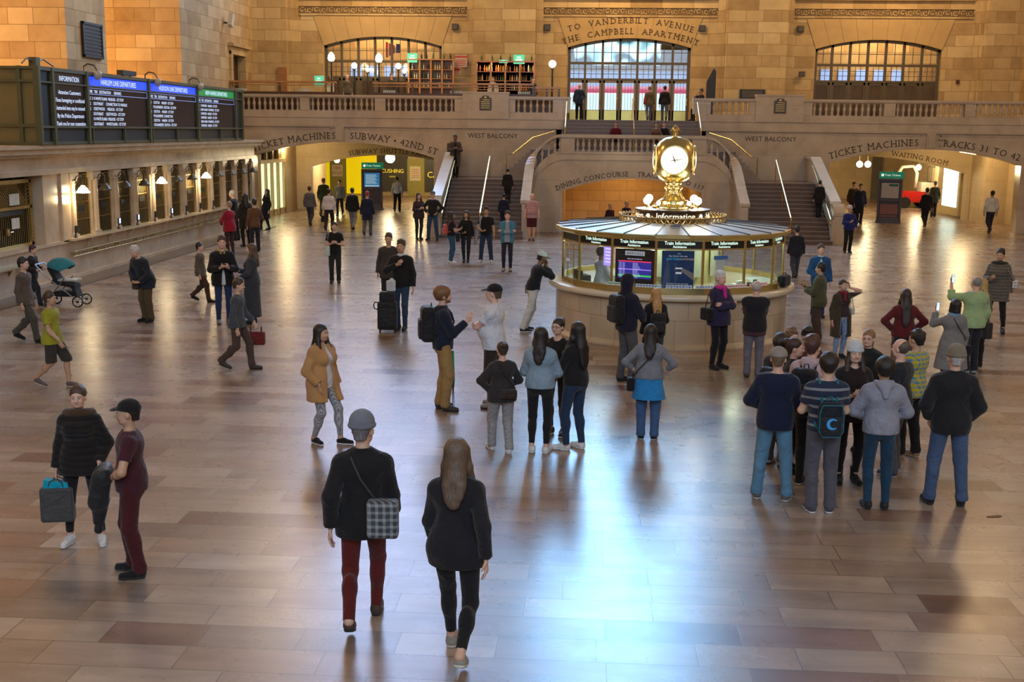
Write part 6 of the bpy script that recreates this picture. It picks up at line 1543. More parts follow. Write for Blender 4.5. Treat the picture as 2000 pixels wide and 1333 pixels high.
# ================================================================ the crowd
K = (.010,.009,.010); NV = (.010,.014,.032); JN = (.03,.065,.14); DK = (.022,.020,.024); WH = (.62,.62,.64); BR = (.05,.028,.016)
WS = dict(col=(.66,.66,.66), sole=(.7,.7,.7)); BS = dict(col=K); BB = dict(col=K, kind='boot'); BWS = dict(col=(.012,.013,.02), sole=(.7,.7,.7)); GS = dict(col=(.11,.10,.095), sole=(.5,.5,.48))
HD = (.016,.011,.009); HB = (.06,.032,.017); HG = (.45,.43,.40)
def H(st, c=HD, **k): return dict(style=st, col=c, **k)
def Tp(n, c, **k): return dict(name=n, col=c, **k)
def Bt(kd, c, **k): return dict(kind=kd, col=c, **k)
def veil(c):
    Hd, U, S = c['Hd'], c['U'], c['S']; s = Sdf(); s.cone(Hd(-.02,-.10,1.72), U(-.10,-.22,1.38), .045, .075, .02, (c['M'] @ np.array([0,1,0.]),.3)); o = sdf_obj('veil', s, .009, S, cloth((.7,.7,.75)), c['root']); o['label'] = 'short white veil'
def scarf(col, name='scarf'):
    def fn(c):
        U, S = c['U'], c['S']; s = Sdf(); n = 12
        for i in range(n):
            a = 2*math.pi*i/n; b = 2*math.pi*(i+1)/n; s.cone(U(.085*math.sin(a),.01-.075*math.cos(a),1.475), U(.085*math.sin(b),.01-.075*math.cos(b),1.475), .034, .034, .02)
        s.cone(U(.02,.12,1.45), U(.04,.17,1.32), .035, .03, .02); sdf_obj(name, s, .012, S, cloth(col), c['root'])
    return fn
def draped(label, col, pts, r=(.07,.05), vox=.011):
    def fn(c):
        e = carried(c, 'jacket', label, 'jacket'); s = Sdf(); U = c['U']
        for a, b, ra, rb in pts: s.cone(U(*a), U(*b), ra, rb, .04, (np.array([1,.6,0.]),.75))
        sdf_obj('cloth_body', s, vox, c['S'], cloth(col, None, None, .45), e)
        s = Sdf(); a, b, ra, rb = pts[-1]; s.cone(U(*b), U(b[0]+.01,b[1]+.01,b[2]-.10), rb*.6, rb*.7, .02); sdf_obj('sleeve', s, vox, c['S'], cloth(tuple(x*.9 for x in col), None, None, .45), e)
    return fn
# -- near
person('woman in black parka with brown fur collar, white sneakers, holding a grey bag', 168, 1062, 754, 168, arms=('down','pocket'), legs='wide', sex='f', w=1.06, top=Tp('parka', (.011,.008,.008), hem=.80, off=.035, pat='puffer', fur=(.07,.035,.015)), bottom=Bt('leggings', K), shoes=WS, hair=H('bun', (.07,.035,.02)), skin=0,
       extra=[bag('carrier_bag', 'grey carrier bag with teal lining hanging from the parka woman\'s hand', (.06,.06,.06), 0, size=(.17,.085,.19), top=(.0,.30,.42))])
person('man in maroon tee, dark red trousers and black cap looking up left', 264, 1124, 783, -108, arms=('pouch','pouch'), legs='contra', w=1.14, head=(0,-.22), top=Tp('tshirt', (.055,.010,.018), sleeve='short', hem=.88, off=.016), bottom=Bt('trousers', (.065,.008,.010)), shoes=dict(col=K), hair=H('short'), hat=dict(kind='flatcap', col=K), skin=1,
       extra=[draped('black jacket draped over the forearms of the man in maroon', (.018,.019,.021), [((-.16,.22,1.06),(.12,.24,1.06),.075,.075), ((-.10,.26,1.02),(-.08,.30,.80),.10,.10), ((.05,.27,1.02),(.04,.31,.74),.09,.08), ((-.02,.28,.8),(.02,.31,.58),.09,.06)])])
person('walker seen from behind in black jacket, grey cap and dark red trousers, foreground', 712, 1224, 775, -4, arms=('fwd','back'), legs='walk', w=.98, lean=.04, head=(12,0), top=Tp('jacket', K, hem=.80, off=.028, collar=1), bottom=Bt('slim', (.11,.010,.008)), shoes=dict(col=(.06,.04,.025)), hair=H('short', (.16,.15,.15)), hat=dict(kind='beanie', col=(.20,.21,.25)),
       extra=[bag('shoulder_bag', 'black and white checked shoulder bag of the foreground walker in red trousers', (.05,.055,.06), None, (.17,-.17,.98), (.12,.06,.15), 'cross', pat='plaid')])
person('long-haired woman walking away in black jacket and leggings, nearest the camera', 890, 1290, 846, 3, arms=('back','fwd'), legs='walkL', sex='f', w=.98, lean=.04, top=Tp('jacket', (.013,.012,.015), hem=.80, off=.018), bottom=Bt('leggings', K), shoes=dict(col=(.30,.28,.24), sole=(.6,.58,.5)), hair=H('long', (.13,.085,.055)))
person('woman in tan teddy coat, checked leggings and white veil, smiling to the right', 632, 866, 629, 122, arms=('pocket','down'), legs='heel', sex='f', w=1.14, skin=1, head=(-4,0), top=Tp('coat', (.52,.27,.10), hem=.68, off=.04, flare=.02, open=.055, pat='fleece', lapel=1), inner=Tp('shirt', (.62,.6,.62), hem=.86), bottom=Bt('leggings', (.10,.10,.105), pat='check', c2=(.5,.5,.52)), shoes=dict(col=K, kind='flat', sole=(.7,.7,.7)), hair=H('wavy', front=1), extra=[veil])
person('bearded man in navy jacket and khaki trousers gesturing with his hand', 866, 800, 560, 78, arms=(((.12,.30,1.27),(.3,-.6,-1),(.05,.6,1),(-1,.1,0),.3),'down'), legs='contra', w=1.02, top=Tp('jacket', NV, hem=.88, off=.026, collar=1), bottom=Bt('trousers', (.34,.20,.07)), shoes=dict(col=(.05,.04,.03)), hair=H('curly', (.20,.09,.035)), beard=(.22,.10,.04), skin=4,
       extra=[backpack('round black backpack worn by the bearded man in navy', (.009,.009,.011), .165, .25, .10, 1.24)])
person('man in white polo and black cap, arms crossed, facing left', 962, 797, 546, -78, arms=('cross','cross'), legs='contra', w=1.22, belly=.05, top=Tp('polo', (.64,.66,.72), sleeve='short', hem=.86, off=.018, collar=1), bottom=Bt('trousers', (.030,.022,.018)), shoes=dict(col=(.25,.22,.2)), hair=H('short', (.1,.07,.05)), hat=dict(kind='cap', col=K), skin=4)
person('short woman in black top and grey checked trousers before the man in white polo', 979, 884, 664, -20, arms=('pouch','hip'), legs='stepL', sex='f', w=1.08, top=Tp('sweater', (.030,.025,.025), hem=.84), bottom=Bt('trousers', (.20,.19,.19), pat='check', c2=(.38,.38,.38)), shoes=WS, hair=H('bun', (.05,.03,.025)),
       extra=[bag('waist_bag', 'dark brown waist bag on the woman in grey checked trousers', (.03,.02,.015), None, (.05,-.19,.98), (.13,.05,.07), 'cross')])
person('woman in light denim jacket and black leggings, long dark hair, from behind', 1053, 884, 638, 8, arms=('phone','phone'), legs='stand', sex='f', w=1.0, top=Tp('jacket', (.20,.29,.37), hem=.92, off=.034, collar=1, pat='denim', c2=(.36,.44,.5)), bottom=Bt('leggings', K), shoes=WS, hair=H('long', (.020,.013,.012)))
person('woman with glasses in black top standing behind the denim jacket woman', 1086, 850, 622, -160, arms=('hold','down'), legs='stand', sex='f', w=.98, skin=0, head=(10,0), glasses=True, top=Tp('top', K, hem=.92, neck='v', off=.012), bottom=Bt('leggings', DK), shoes=BWS, hair=H('bun'))
person('woman with long curly black hair in black sweater and navy jeans', 1121, 878, 629, -50, arms=('hold','phone'), legs='contraL', sex='f', w=1.06, top=Tp('sweater', K, hem=.92), bottom=Bt('slim', (.016,.035,.075)), shoes=WS, hair=H('wavy', HD))
person('man in white and green cap leaning on the booth counter, white trousers', 1040, 647, 484, 72, arms=('face','face'), legs='lean', lean=.30, h=1.80, skin=3, top=Tp('jacket', (.012,.013,.016), hem=.92, off=.03), bottom=Bt('trousers', (.58,.57,.52)), shoes=BWS, hair=H('short'), hat=dict(kind='cap', col=(.55,.62,.56), brim=(.03,.15,.09)),
       extra=[bag('pouch', 'small green pouch hanging at the hip of the man leaning on the booth', (.0,.10,.045), None, (-.13,-.09,.90), (.04,.03,.10), 'none')])
person('hooded man in navy with a backpack at the booth, looking right', 1222, 747, 536, 55, arms=('hold','hold'), legs='contra', top=Tp('hoodie', (.012,.012,.026), hem=.86, off=.034, hood='up'), bottom=Bt('trousers', (.075,.072,.078)), shoes=BS, skin=0, extra=[backpack('black backpack of the hooded man at the booth', (.010,.010,.012))])
person('woman with long ginger-blonde hair in black jacket beside the hooded man', 1276, 738, 563, -12, arms=('phone','down'), legs='stand', sex='f', top=Tp('jacket', K, hem=.84, off=.03), bottom=Bt('slim', (.04,.04,.045)), shoes=BS, hair=H('verylong', (.50,.26,.09)), extra=[backpack('low black backpack of the ginger-blonde woman', (.012,.012,.012), .15, .19, .07, 1.12)])
person('woman in grey tee, hands on hips, bright blue jacket tied at her waist', 1264, 858, 633, 4, arms=('hip','hip'), legs='stand', sex='f', w=1.24, top=Tp('tshirt', (.20,.20,.225), hem=.95, sleeve='threeq', off=.014), bottom=Bt('trousers', (.015,.06,.16), pat='denim'), shoes=dict(col=K, sole=(.4,.4,.4)), hair=H('long', (.018,.012,.012)), skirt=dict(name='tied_jacket', col=(.02,.22,.52), hem=.64, flare=.08),
       extra=[bag('crossbody_bag', 'black crossbody bag at the left hip of the woman in grey tee', K, None, (-.27,.0,.84), (.06,.09,.10), 'cross')])
person('white-haired woman in purple coat, arms crossed, before the booth', 1400, 721, 530, 140, arms=('cross','cross'), legs='stand', sex='f', w=1.04, top=Tp('coat', (.028,.020,.062), hem=.80, off=.034, collar=1), bottom=Bt('slim', K), shoes=BS, hair=H('short', (.62,.61,.60)), skin=4,
       extra=[scarf((.55,.02,.24)), bag('handbag', 'black handbag at the side of the white-haired woman', K, None, (.30,.0,1.02), (.06,.13,.11), 'shoulder')])
person('bald man in dark jacket and grey trousers, from behind, at the booth', 1469, 737, 548, 8, arms=('cross','cross'), legs='stand', w=1.12, top=Tp('jacket', (.013,.012,.015), hem=.86, off=.034), inner=Tp('sweater', (.07,.03,.04), hem=.78, off=.02), bottom=Bt('trousers', (.14,.125,.155)), shoes=dict(col=(.07,.04,.03)), hair=H('fringe', (.45,.42,.4)), skin=4)
person('man in blue suit jacket and pale shirt right of the booth', 1596, 620, 478, 180, arms=('hold','down'), legs='stand', w=1.08, top=Tp('suit_jacket', (.012,.07,.20), hem=.82, off=.03, open=.05, lapel=1), inner=Tp('shirt', (.42,.55,.68), hem=.86, collar=1), bottom=Bt('trousers', (.012,.04,.11)), shoes=BS, hair=H('short', (.08,.05,.03)), skin=4)
person('man in olive jacket looking at his phone before the blue suit', 1594, 668, 514, -68, arms=('phone','phone'), legs='stand', w=1.06, head=(0,.3), top=Tp('jacket', (.072,.070,.032), hem=.80, off=.034, collar=1), bottom=Bt('trousers', (.075,.045,.035)), shoes=BS, hair=H('short'), skin=1, extra=[handphone('phone in the hands of the man in olive jacket', 0, False)])
person('woman in long olive-brown coat and ripped jeans touching her ear', 1638, 700, 546, 160, arms=('down','ear'), legs='contra', sex='f', top=Tp('coat', (.055,.040,.022), hem=.50, off=.03, flare=.03, open=.07), inner=Tp('sweater', (.045,.022,.028), hem=.94), bottom=Bt('slim', (.15,.22,.36), pat='denim'), shoes=BS, hair=H('bun', HB), skin=0,
       extra=[scarf((.18,.01,.02)), bag('shoulder_bag', 'white shoulder bag behind the woman in olive-brown coat', (.5,.5,.46), None, (-.26,-.05,1.05), (.05,.11,.08), 'shoulder')])
person('woman in grey-brown parka, black tights and boots at the far right', 1941, 650, 487, -150, arms=('phone','down'), legs='wide', sex='f', w=1.08, top=Tp('parka', (.125,.105,.085), hem=.68, off=.04, pat='puffer', fur=(.03,.028,.022)), bottom=Bt('leggings', K), shoes=BB, hair=H('short', HD), skin=1,
       extra=[bag('handbag', 'light patterned bag on the arm of the woman in grey-brown parka', (.3,.29,.3), None, (-.34,.0,1.05), (.05,.10,.08), 'shoulder', pat='plaid')])
person('man in pale green sweater holding up a phone, seen from behind', 1892, 730, 538, -14, arms=('down',((-.02+.26,.36,1.56),(.6,0,-1),(-.05,.1,1),(-.3,-1,.1),.7)), legs='close', w=1.14, top=Tp('sweater', (.33,.46,.22), hem=.84, off=.03), bottom=Bt('trousers', (.018,.018,.022)), shoes=dict(col=(.3,.3,.3)), hair=H('fringe', (.25,.23,.2)), skin=4,
       extra=[handphone('phone with white glowing screen held high by the man in green', 1), bag('handbag', 'dark soft bag hanging at the right of the man in green sweater', (.03,.022,.02), None, (.27,-.03,.78), (.07,.08,.15), 'none')])
person('woman with blond hair hidden beside the man in green sweater', 1905, 716, 543, -10, arms=('phone','down'), legs='close', sex='f', top=Tp('jacket', (.12,.10,.07), hem=.86), bottom=Bt('slim', K), shoes=BS, hair=H('long', (.42,.28,.10)))
person('woman in long grey coat with black bob photographing with her phone', 1852, 772, 584, -12, arms=('down',((.16,.36,1.47),(.7,0,-1),(-.1,.1,1),(-.3,-1,.1),.7)), legs='stand', sex='f', w=1.06, top=Tp('coat', (.19,.185,.18), hem=.50, off=.035, flare=.09), bottom=Bt('leggings', (.06,.015,.02)), shoes=BS, hair=H('bob'), skin=0,
       extra=[scarf((.18,.30,.42)), handphone('phone held up by the woman in long grey coat', 1), bag('crossbody_bag', 'dark crossbody bag behind the woman in long grey coat', K, None, (.24,-.1,.86), (.05,.09,.08), 'cross')])
person('woman with very long dark hair in maroon sweater, hands on hips, from behind', 1757, 752, 564, 3, arms=('hip','hip'), legs='stand', sex='f', w=1.12, top=Tp('sweater', (.11,.010,.012), hem=.90, off=.024), bottom=Bt('trousers', (.17,.09,.08)), shoes=BS, hair=H('verylong', (.035,.018,.014)), skirt=dict(name='tied_jacket', col=(.018,.018,.024), hem=.74, flare=.04))
# -- the group at the right
person('man in black jacket, beige knit hat and blue jeans at the right', 1844, 985, 676, 6, arms=('pocket','pocket'), legs='wide', w=1.08, top=Tp('jacket', (.013,.013,.015), hem=.82, off=.034, collar=1), bottom=Bt('trousers', (.02,.05,.12), pat='denim'), shoes=BS, hair=H('short', HG), hat=dict(kind='beanie', col=(.24,.20,.14)))
person('young man in light grey hoodie and dark blue jeans, from behind', 1709, 993, 699, 2, arms=('pouch','pouch'), legs='stand', w=1.05, top=Tp('hoodie', (.27,.275,.33), hem=.90, off=.036, hood='down'), bottom=Bt('slim', (.012,.045,.085)), shoes=dict(col=(.015,.015,.016)), hair=H('curly'), skin=2)
person('boy in striped navy tee and grey sweatpants, from behind', 1600, 1000, 690, -3, arms=('phone','phone'), legs='stand', w=1.02, top=Tp('tshirt', (.018,.026,.055), sleeve='short', hem=.92, off=.026, pat='stripe', c2=(.20,.21,.22)), bottom=Bt('trousers', (.085,.083,.105)), shoes=dict(col=(.06,.06,.08), sole=(.65,.65,.68)), hair=H('fluffy'), skin=0,
       extra=[backpack('black drawstring backpack with blue crescent and teal edging on the striped tee', (.006,.010,.016), .135, .19, .05, 1.09, mark=1, straps=(.0,.16,.2))])
person('man in navy sweater, beige cap and light blue jeans, from behind', 1506, 975, 679, 12, arms=('phone','pouch'), legs='wide', w=1.08, top=Tp('sweater', (.007,.012,.035), hem=.84, off=.034), bottom=Bt('trousers', (.05,.15,.24), pat='denim'), shoes=GS, hair=H('short', (.15,.1,.06)), hat=dict(kind='cap', col=(.28,.235,.20)), skin=4)
person('girl in white knit hat and black jacket facing the camera', 1654, 943, 670, 178, arms=('phone','phone'), legs='stand', sex='f', w=1.02, top=Tp('jacket', (.016,.010,.010), hem=.80, off=.034), bottom=Bt('leggings', K), shoes=BB, hair=H('long', (.03,.018,.014)), hat=dict(kind='beanie', col=(.62,.64,.66)), skin=0)
person('boy in pale pink hoodie seen from behind between striped tee and cap', 1572, 948, 656, 30, arms=('hold','hold'), legs='close', top=Tp('hoodie', (.50,.36,.38), hem=.90, off=.036, hood='down'), bottom=Bt('slim', K), shoes=dict(col=K, sole=(.45,.42,.3)), hair=H('short', (.07,.025,.018)), skin=0,
       extra=[backpack('black backpack with white band on the pale pink hoodie', (.011,.010,.013), .15, .22, .08, 1.2)])
person('girl in black with dark tied hair looking right behind the beige cap', 1540, 922, 661, 105, arms=('hold','hold'), legs='close', sex='f', top=Tp('jacket', K, hem=.84, off=.03, collar=1), bottom=Bt('slim', K), shoes=BS, hair=H('bun', (.04,.018,.012)), skin=4)
person('youth with dark curly hair in black jacket behind the beige cap', 1515, 908, 653, 40, arms=('hold','hold'), legs='stand', top=Tp('jacket', (.014,.014,.016), hem=.84, off=.036), bottom=Bt('trousers', (.10,.10,.10)), shoes=dict(col=(.4,.38,.34)), hair=H('curly', (.025,.013,.008)), skin=1,
       extra=[backpack('black backpack at the left edge of the group on the curly-haired youth', (.012,.012,.016), .16, .23, .09, 1.12)])
person('youth with light brown hair at the back of the group', 1536, 872, 642, 150, arms=('down','down'), legs='stand', top=Tp('sweater', (.05,.03,.03), hem=.88), bottom=Bt('trousers', DK), shoes=BS, hair=H('short', (.16,.075,.035)), skin=0)
person('youth with straight black hair at the back of the group', 1566, 876, 640, 165, arms=('down','hold'), legs='close', top=Tp('sweater', (.07,.025,.02), hem=.88), bottom=Bt('trousers', DK), shoes=BS, hair=H('short'), skin=1)
person('girl with red glasses and light brown hair in black fleece coat', 1682, 880, 644, -150, arms=('hold','down'), legs='close', sex='f', top=Tp('coat', (.010,.010,.012), hem=.74, off=.038, collar=1, pat='fleece'), bottom=Bt('slim', K), shoes=BS, hair=H('pony', (.24,.12,.05)), skin=4, glasses=True)
person('bald man in dark jacket and grey trousers behind the grey hoodie', 1741, 928, 661, -50, arms=('hold','down'), legs='contra', w=1.12, top=Tp('jacket', (.016,.018,.022), hem=.86, off=.036), bottom=Bt('trousers', (.09,.09,.105)), shoes=dict(col=(.05,.06,.1), sole=(.5,.5,.5)), hair=H('fringe', (.10,.06,.05)), skin=4)
person('black-haired man in yellow and blue jacket behind the bald man', 1773, 893, 645, -40, arms=('hold','hold'), legs='contraL', w=1.06, top=Tp('jacket', (.48,.38,.02), hem=.86, off=.034, pat='plaid', c2=(.05,.20,.35)), bottom=Bt('trousers', K), shoes=dict(col=(.3,.2,.1), sole=(.5,.4,.25)), hair=H('short'), skin=1)
# -- middle distance, left
person('young man in black jacket with yellow-lined hood looking at his phone', 438, 633, 462, 155, arms=('phone','phone'), legs='stand', head=(0,.45), top=Tp('jacket', K, hem=.78, off=.034, hood='down', hoodcol=(.35,.28,.08), open=.04), inner=Tp('shirt', WH, hem=.80), bottom=Bt('slim', (.02,.035,.10)), shoes=dict(col=(.12,.11,.1)), hair=H('short', HB), skin=4, extra=[handphone('phone held by the man with the yellow-lined hood', 0, False)])
person('woman in long dark slate coat beside the man with the phone', 494, 633, 476, -105, arms=('phone','hold'), legs='close', sex='f', head=(0,.3), top=Tp('coat', (.035,.04,.048), hem=.17, off=.034, flare=.03, open=.03), inner=Tp('shirt', WH), bottom=Bt('slim', K), shoes=BS, hair=H('long', (.10,.055,.03)), skin=4)
person('white-haired man bending forward in navy coat and brown trousers', 288, 629, 478, -152, h=1.80, lean=.42, arms=('hold','hold'), legs='stand', w=1.1, head=(0,.35), top=Tp('coat', (.018,.022,.032), hem=.76, off=.034, open=.03), inner=Tp('shirt', (.05,.03,.02)), bottom=Bt('trousers', (.10,.065,.03)), shoes=BS, hair=H('short', (.6,.58,.55)), skin=4,
       extra=[bag('shoulder_bag', 'brown shoulder bag of the bending white-haired man', (.06,.04,.03), None, (.23,.15,.86), (.07,.06,.10), 'none')])
person('man in black tee looking at his phone in the middle of the hall', 655, 553, 434, 170, arms=('phone','phone'), legs='stand', head=(0,.4), top=Tp('tshirt', K, sleeve='short', hem=.86, off=.022), bottom=Bt('trousers', (.022,.02,.022)), shoes=BS, hair=H('tight'), skin=0,
       extra=[bag('plastic_bag', 'white and green plastic bag of the man in black tee', (.45,.52,.45), None, (.20,.16,.95), (.07,.05,.15), 'none')])
person('man in black sweater with white collar behind the black suitcase', 784, 645, 463, -172, arms=('chest','down'), legs='close', top=Tp('sweater', K, hem=.86, off=.03), inner=Tp('shirt', WH, collar=1), bottom=Bt('slim', (.03,.055,.10)), shoes=BS, hair=H('short', (.045,.02,.012)), skin=1)
person('dark-clad person standing behind the man with the suitcase', 760, 608, 456, 175, arms=('down','down'), legs='close', top=Tp('coat', (.045,.035,.028), hem=.75), bottom=Bt('trousers', DK), shoes=BS, hair=H('short', HB), skin=1)
person('woman in black tee with coral backpack left of the left stair', 882, 515, 414, 70, arms=('phone','phone'), legs='stand', sex='f', top=Tp('tshirt', K, sleeve='short', hem=.94), bottom=Bt('slim', (.02,.085,.17)), shoes=WS, hair=H('long'), skin=1, extra=[backpack('coral backpack of the woman in black tee', (.50,.09,.07), .13, .17, .07, 1.18)])
person('woman in black beside the coral backpack, facing the camera', 910, 513, 412, 178, arms=('hold','down'), legs='close', sex='f', top=Tp('jacket', K, hem=.90), bottom=Bt('slim', (.016,.018,.03)), shoes=BS, hair=H('long'), skin=1,
       extra=[bag('tote_bag', 'dark brown tote bag between the two women by the left stair', (.035,.02,.014), None, (.27,.05,.86), (.07,.10,.15), 'shoulder')])
person('man in black tee with a grey jacket over his shoulder', 949, 513, 405, 180, arms=('hold','down'), legs='wide', w=1.12, top=Tp('tshirt', K, sleeve='short', hem=.88), bottom=Bt('trousers', (.02,.04,.085)), shoes=WS, hair=H('short'), skin=1,
       extra=[draped('light grey jacket hanging from the shoulder of the man in black tee', (.28,.30,.34), [((.16,.02,1.42),(.26,.06,1.10),.06,.075), ((.26,.06,1.1),(.32,.08,.72),.08,.07)], vox=.014)])
person('man in open blue shirt over grey tee, dark jeans, near the stair', 990, 530, 413, 178, arms=('cross','cross'), legs='stand', w=1.04, top=Tp('shirt', (.05,.20,.30), hem=.84, off=.03, open=.07), inner=Tp('tshirt', (.30,.32,.38), hem=.86), bottom=Bt('slim', (.018,.02,.035)), shoes=dict(col=(.35,.25,.2)), hair=H('short', HB), skin=4)
person('heavy man in pink checked shirt and maroon shorts at the stair end', 1038, 470, 378, 178, arms=('down','down'), legs='close', w=1.22, belly=.05, top=Tp('shirt', (.40,.15,.16), sleeve='short', hem=.84, off=.024, pat='plaid', c2=(.6,.45,.45)), bottom=Bt('shorts', (.07,.008,.014)), shoes=dict(col=(.1,.05,.04)), hair=H('fringe', (.5,.4,.35)), skin=4)
def onstair(label, px, hy, z, Y, face=0, **k): return person(label, XY=(xat(px, 400, Y), Y), h=min(1.9, max(1.5, hgt(px, hy, Y)-z)), z0=z, face=face, **k)
onstair('black-clad person climbing the middle of the left stair', 991, 337, 1.28, 49.75, 0, legs='close', top=Tp('jacket', K, hem=.7), bottom=Bt('trousers', K), shoes=BS, hair=H('short'))
onstair('navy-clad person on the lowest steps behind the open blue shirt', 984, 385, .32, 47.85, 0, legs='close', top=Tp('jacket', (.01,.013,.03), hem=.8), bottom=Bt('trousers', NV), shoes=BS, hair=H('short'))
person('woman in plum sweater beside the left stair parapet', 818, 468, 377, 150, arms=('phone','phone'), legs='close', sex='f', top=Tp('sweater', (.05,.028,.035), hem=.80), bottom=Bt('slim', (.03,.03,.04)), shoes=BS, hair=H('long', (.05,.02,.015)), skin=4)
person('man in black jacket and jeans beside the woman in plum', 845, 469, 374, 188, arms=('hip','hip'), legs='wide', w=1.12, top=Tp('jacket', (.014,.014,.016), hem=.86), bottom=Bt('trousers', JN), shoes=BS, hair=H('short', HG), hat=dict(kind='cap', col=(.12,.12,.13)), skin=4)
person('woman in white sweater walking to the subway passage', 643, 452, 367, 2, arms=('down','down'), legs='walk', sex='f', w=1.1, top=Tp('sweater', (.66,.58,.55), hem=.92, off=.03), bottom=Bt('trousers', (.03,.02,.025)), shoes=BS, hair=H('bun'), extra=[bag('handbag', 'black handbag of the woman in white sweater', K, 1, size=(.06,.12,.13))])
person('grey-clad person walking left of the woman in white sweater', 606, 441, 362, 2, legs='walkL', top=Tp('jacket', (.13,.12,.12), hem=.85), bottom=Bt('trousers', (.05,.05,.05)), shoes=BS, hair=H('short', HB))
person('dark green jacketed person before the yellow advert', 633, 425, 343, 0, legs='walk', w=1.1, top=Tp('jacket', (.035,.04,.015), hem=.8), bottom=Bt('trousers', (.08,.075,.04)), shoes=BS, hair=H('short', (.2,.08,.03)))
person('pale grey jacketed person in front of the yellow advert', 664, 420, 350, 180, legs='walk', top=Tp('jacket', (.22,.21,.18), hem=.85), bottom=Bt('trousers', DK), shoes=BS, hair=H('short'))
person('black jacketed person in light trousers left of the kiosk', 689, 450, 365, 0, legs='walkL', top=Tp('jacket', K, hem=.8), bottom=Bt('trousers', (.24,.21,.2)), shoes=BS, hair=H('short'))
person('red-haired person in navy coat in front of the left kiosk', 718, 461, 371, 0, legs='walk', top=Tp('coat', (.012,.016,.04), hem=.65), bottom=Bt('trousers', (.12,.11,.09)), shoes=BS, hair=H('short', (.28,.05,.03)))
person('man in white shirt and black trousers right of the left kiosk', 776, 414, 343, 0, legs='walk', top=Tp('shirt', (.45,.45,.45), hem=.92), bottom=Bt('trousers', K), shoes=BS, hair=H('short'))
person('grey-haired man in black leaning at the far ticket counter', 462, 470, 372, -80, lean=.2, arms=('hold','hold'), top=Tp('jacket', K, hem=.8), bottom=Bt('trousers', K), shoes=BS, hair=H('short', HG), skin=4)
person('woman in bright red sweater at the far ticket counter', 450, 500, 394, -60, arms=('hold','hold'), sex='f', w=1.12, top=Tp('sweater', (.30,.010,.03), hem=.80), bottom=Bt('slim', (.05,.02,.02)), shoes=BS, hair=H('short', (.3,.2,.15)), skin=4)
person('woman in black coat with long black hair at the ticket counter', 481, 482, 378, -40, sex='f', arms=('hold','pocket'), top=Tp('coat', (.018,.013,.012), hem=.6), bottom=Bt('slim', K), shoes=BS, hair=H('long'))
person('person in rust brown jacket with dark trousers by the counter queue', 499, 492, 389, -30, arms=('hold','down'), top=Tp('jacket', (.14,.065,.03), hem=.82), bottom=Bt('trousers', DK), shoes=BS, hair=H('short'))
person('black-clad woman at the end of the ticket counter', 520, 449, 368, -140, sex='f', lean=-.12, arms=('down','down'), legs='stepf', top=Tp('coat', K, hem=.5), bottom=Bt('slim', K), shoes=BS, hair=H('long'), extra=[bag('tote_bag', 'red and white tote bag beside the black-clad woman', (.45,.12,.1), 0, size=(.06,.12,.14))])
c_ = person('dark-clad person pushing the stroller at the left edge', 66, 596, 494, 92, arms=('bagup','bagup'), legs='walk', lean=.12, top=Tp('jacket', (.018,.015,.014), hem=.8), bottom=Bt('trousers', (.02,.025,.035)), shoes=BS, hair=H('short', (.05,.02,.03)))
person('person in dark jacket and grey trousers walking at the left edge', 55, 668, 500, 92, legs='walk', top=Tp('jacket', (.10,.075,.06), hem=.82), bottom=Bt('trousers', (.07,.065,.05)), shoes=BS, hair=H('short'))
person('person in yellow-green top and dark shorts striding right', 108, 757, 566, 90, legs='walkL', arms=('fwd','back'), top=Tp('tshirt', (.33,.32,.02), sleeve='short', hem=.84, off=.03), bottom=Bt('shorts', (.04,.035,.03)), shoes=dict(col=(.12,.08,.07), sole=(.5,.48,.45)), hair=H('short', HB), skin=1)
person('walker in grey-brown jacket left of the couple with phones', 394, 590, 472, 90, legs='walk', top=Tp('jacket', (.10,.08,.06), hem=.8), bottom=Bt('trousers', (.06,.03,.02)), shoes=BS, hair=H('short'))
person('walker in slate jacket and brown trousers with a red bag', 466, 722, 540, 90, legs='walkL', arms=('down','fwd'), lean=.08, top=Tp('jacket', (.06,.07,.085), hem=.84, off=.02), bottom=Bt('trousers', (.075,.045,.035)), shoes=dict(col=(.06,.045,.03)), hair=H('short', HB), extra=[bag('shopping_bag', 'dark red bag carried by the walker in brown trousers', (.16,.015,.012), 1, size=(.06,.17,.13))])
person('dark navy person behind the right end of the booth', 1552, 545, 440, 0, legs='walk', top=Tp('jacket', (.013,.014,.022), hem=.8), bottom=Bt('trousers', (.04,.045,.06)), shoes=BS, hair=H('short'))
# -- booth clerk, ramp, balcony and right side
person('booth clerk with dark hair in white top, seated behind the glass', XY=(-1.54,25.2), z0=.62, h=1.66, drop=.40, legs='seat', arms=('hold','hold'), face=60, top=Tp('sweater', (.45,.47,.48), hem=.92), bottom=Bt('trousers', K), shoes=BS, hair=H('fluffy'), skin=3, vox=.014)
for px, hy, l, tc in ((1192,398,'white-haired man in dark jacket under the central arch',(.05,.02,.03)), (1224,393,'dark-clad man under the central arch, right of the white-haired man',(.02,.02,.03))):
    person(l, XY=(xat(px,400,54.2),54.2), z0=-.55, h=hgt(px,hy,54.2)+.55, face=150, top=Tp('jacket', tc, hem=.8), bottom=Bt('trousers', DK), shoes=BS, hair=H('short', HG if 'white' in l else HD), skin=4)
def onbalc(label, px, hy, Y=57.2, z=ZB, **k): return person(label, XY=(xat(px, 200, Y), Y), h=min(1.95, max(1.5, hgt(px, hy, Y)-z)), z0=z, **k)
onbalc('man in dark blue coat standing at the top of the central stair', 1131, 163, 55.6, face=175, arms=('down','pocket'), legs='stand', w=1.15, top=Tp('coat', (.018,.03,.055), hem=.78), bottom=Bt('trousers', K), shoes=BS, hair=H('fringe', (.45,.4,.36)), skin=4)
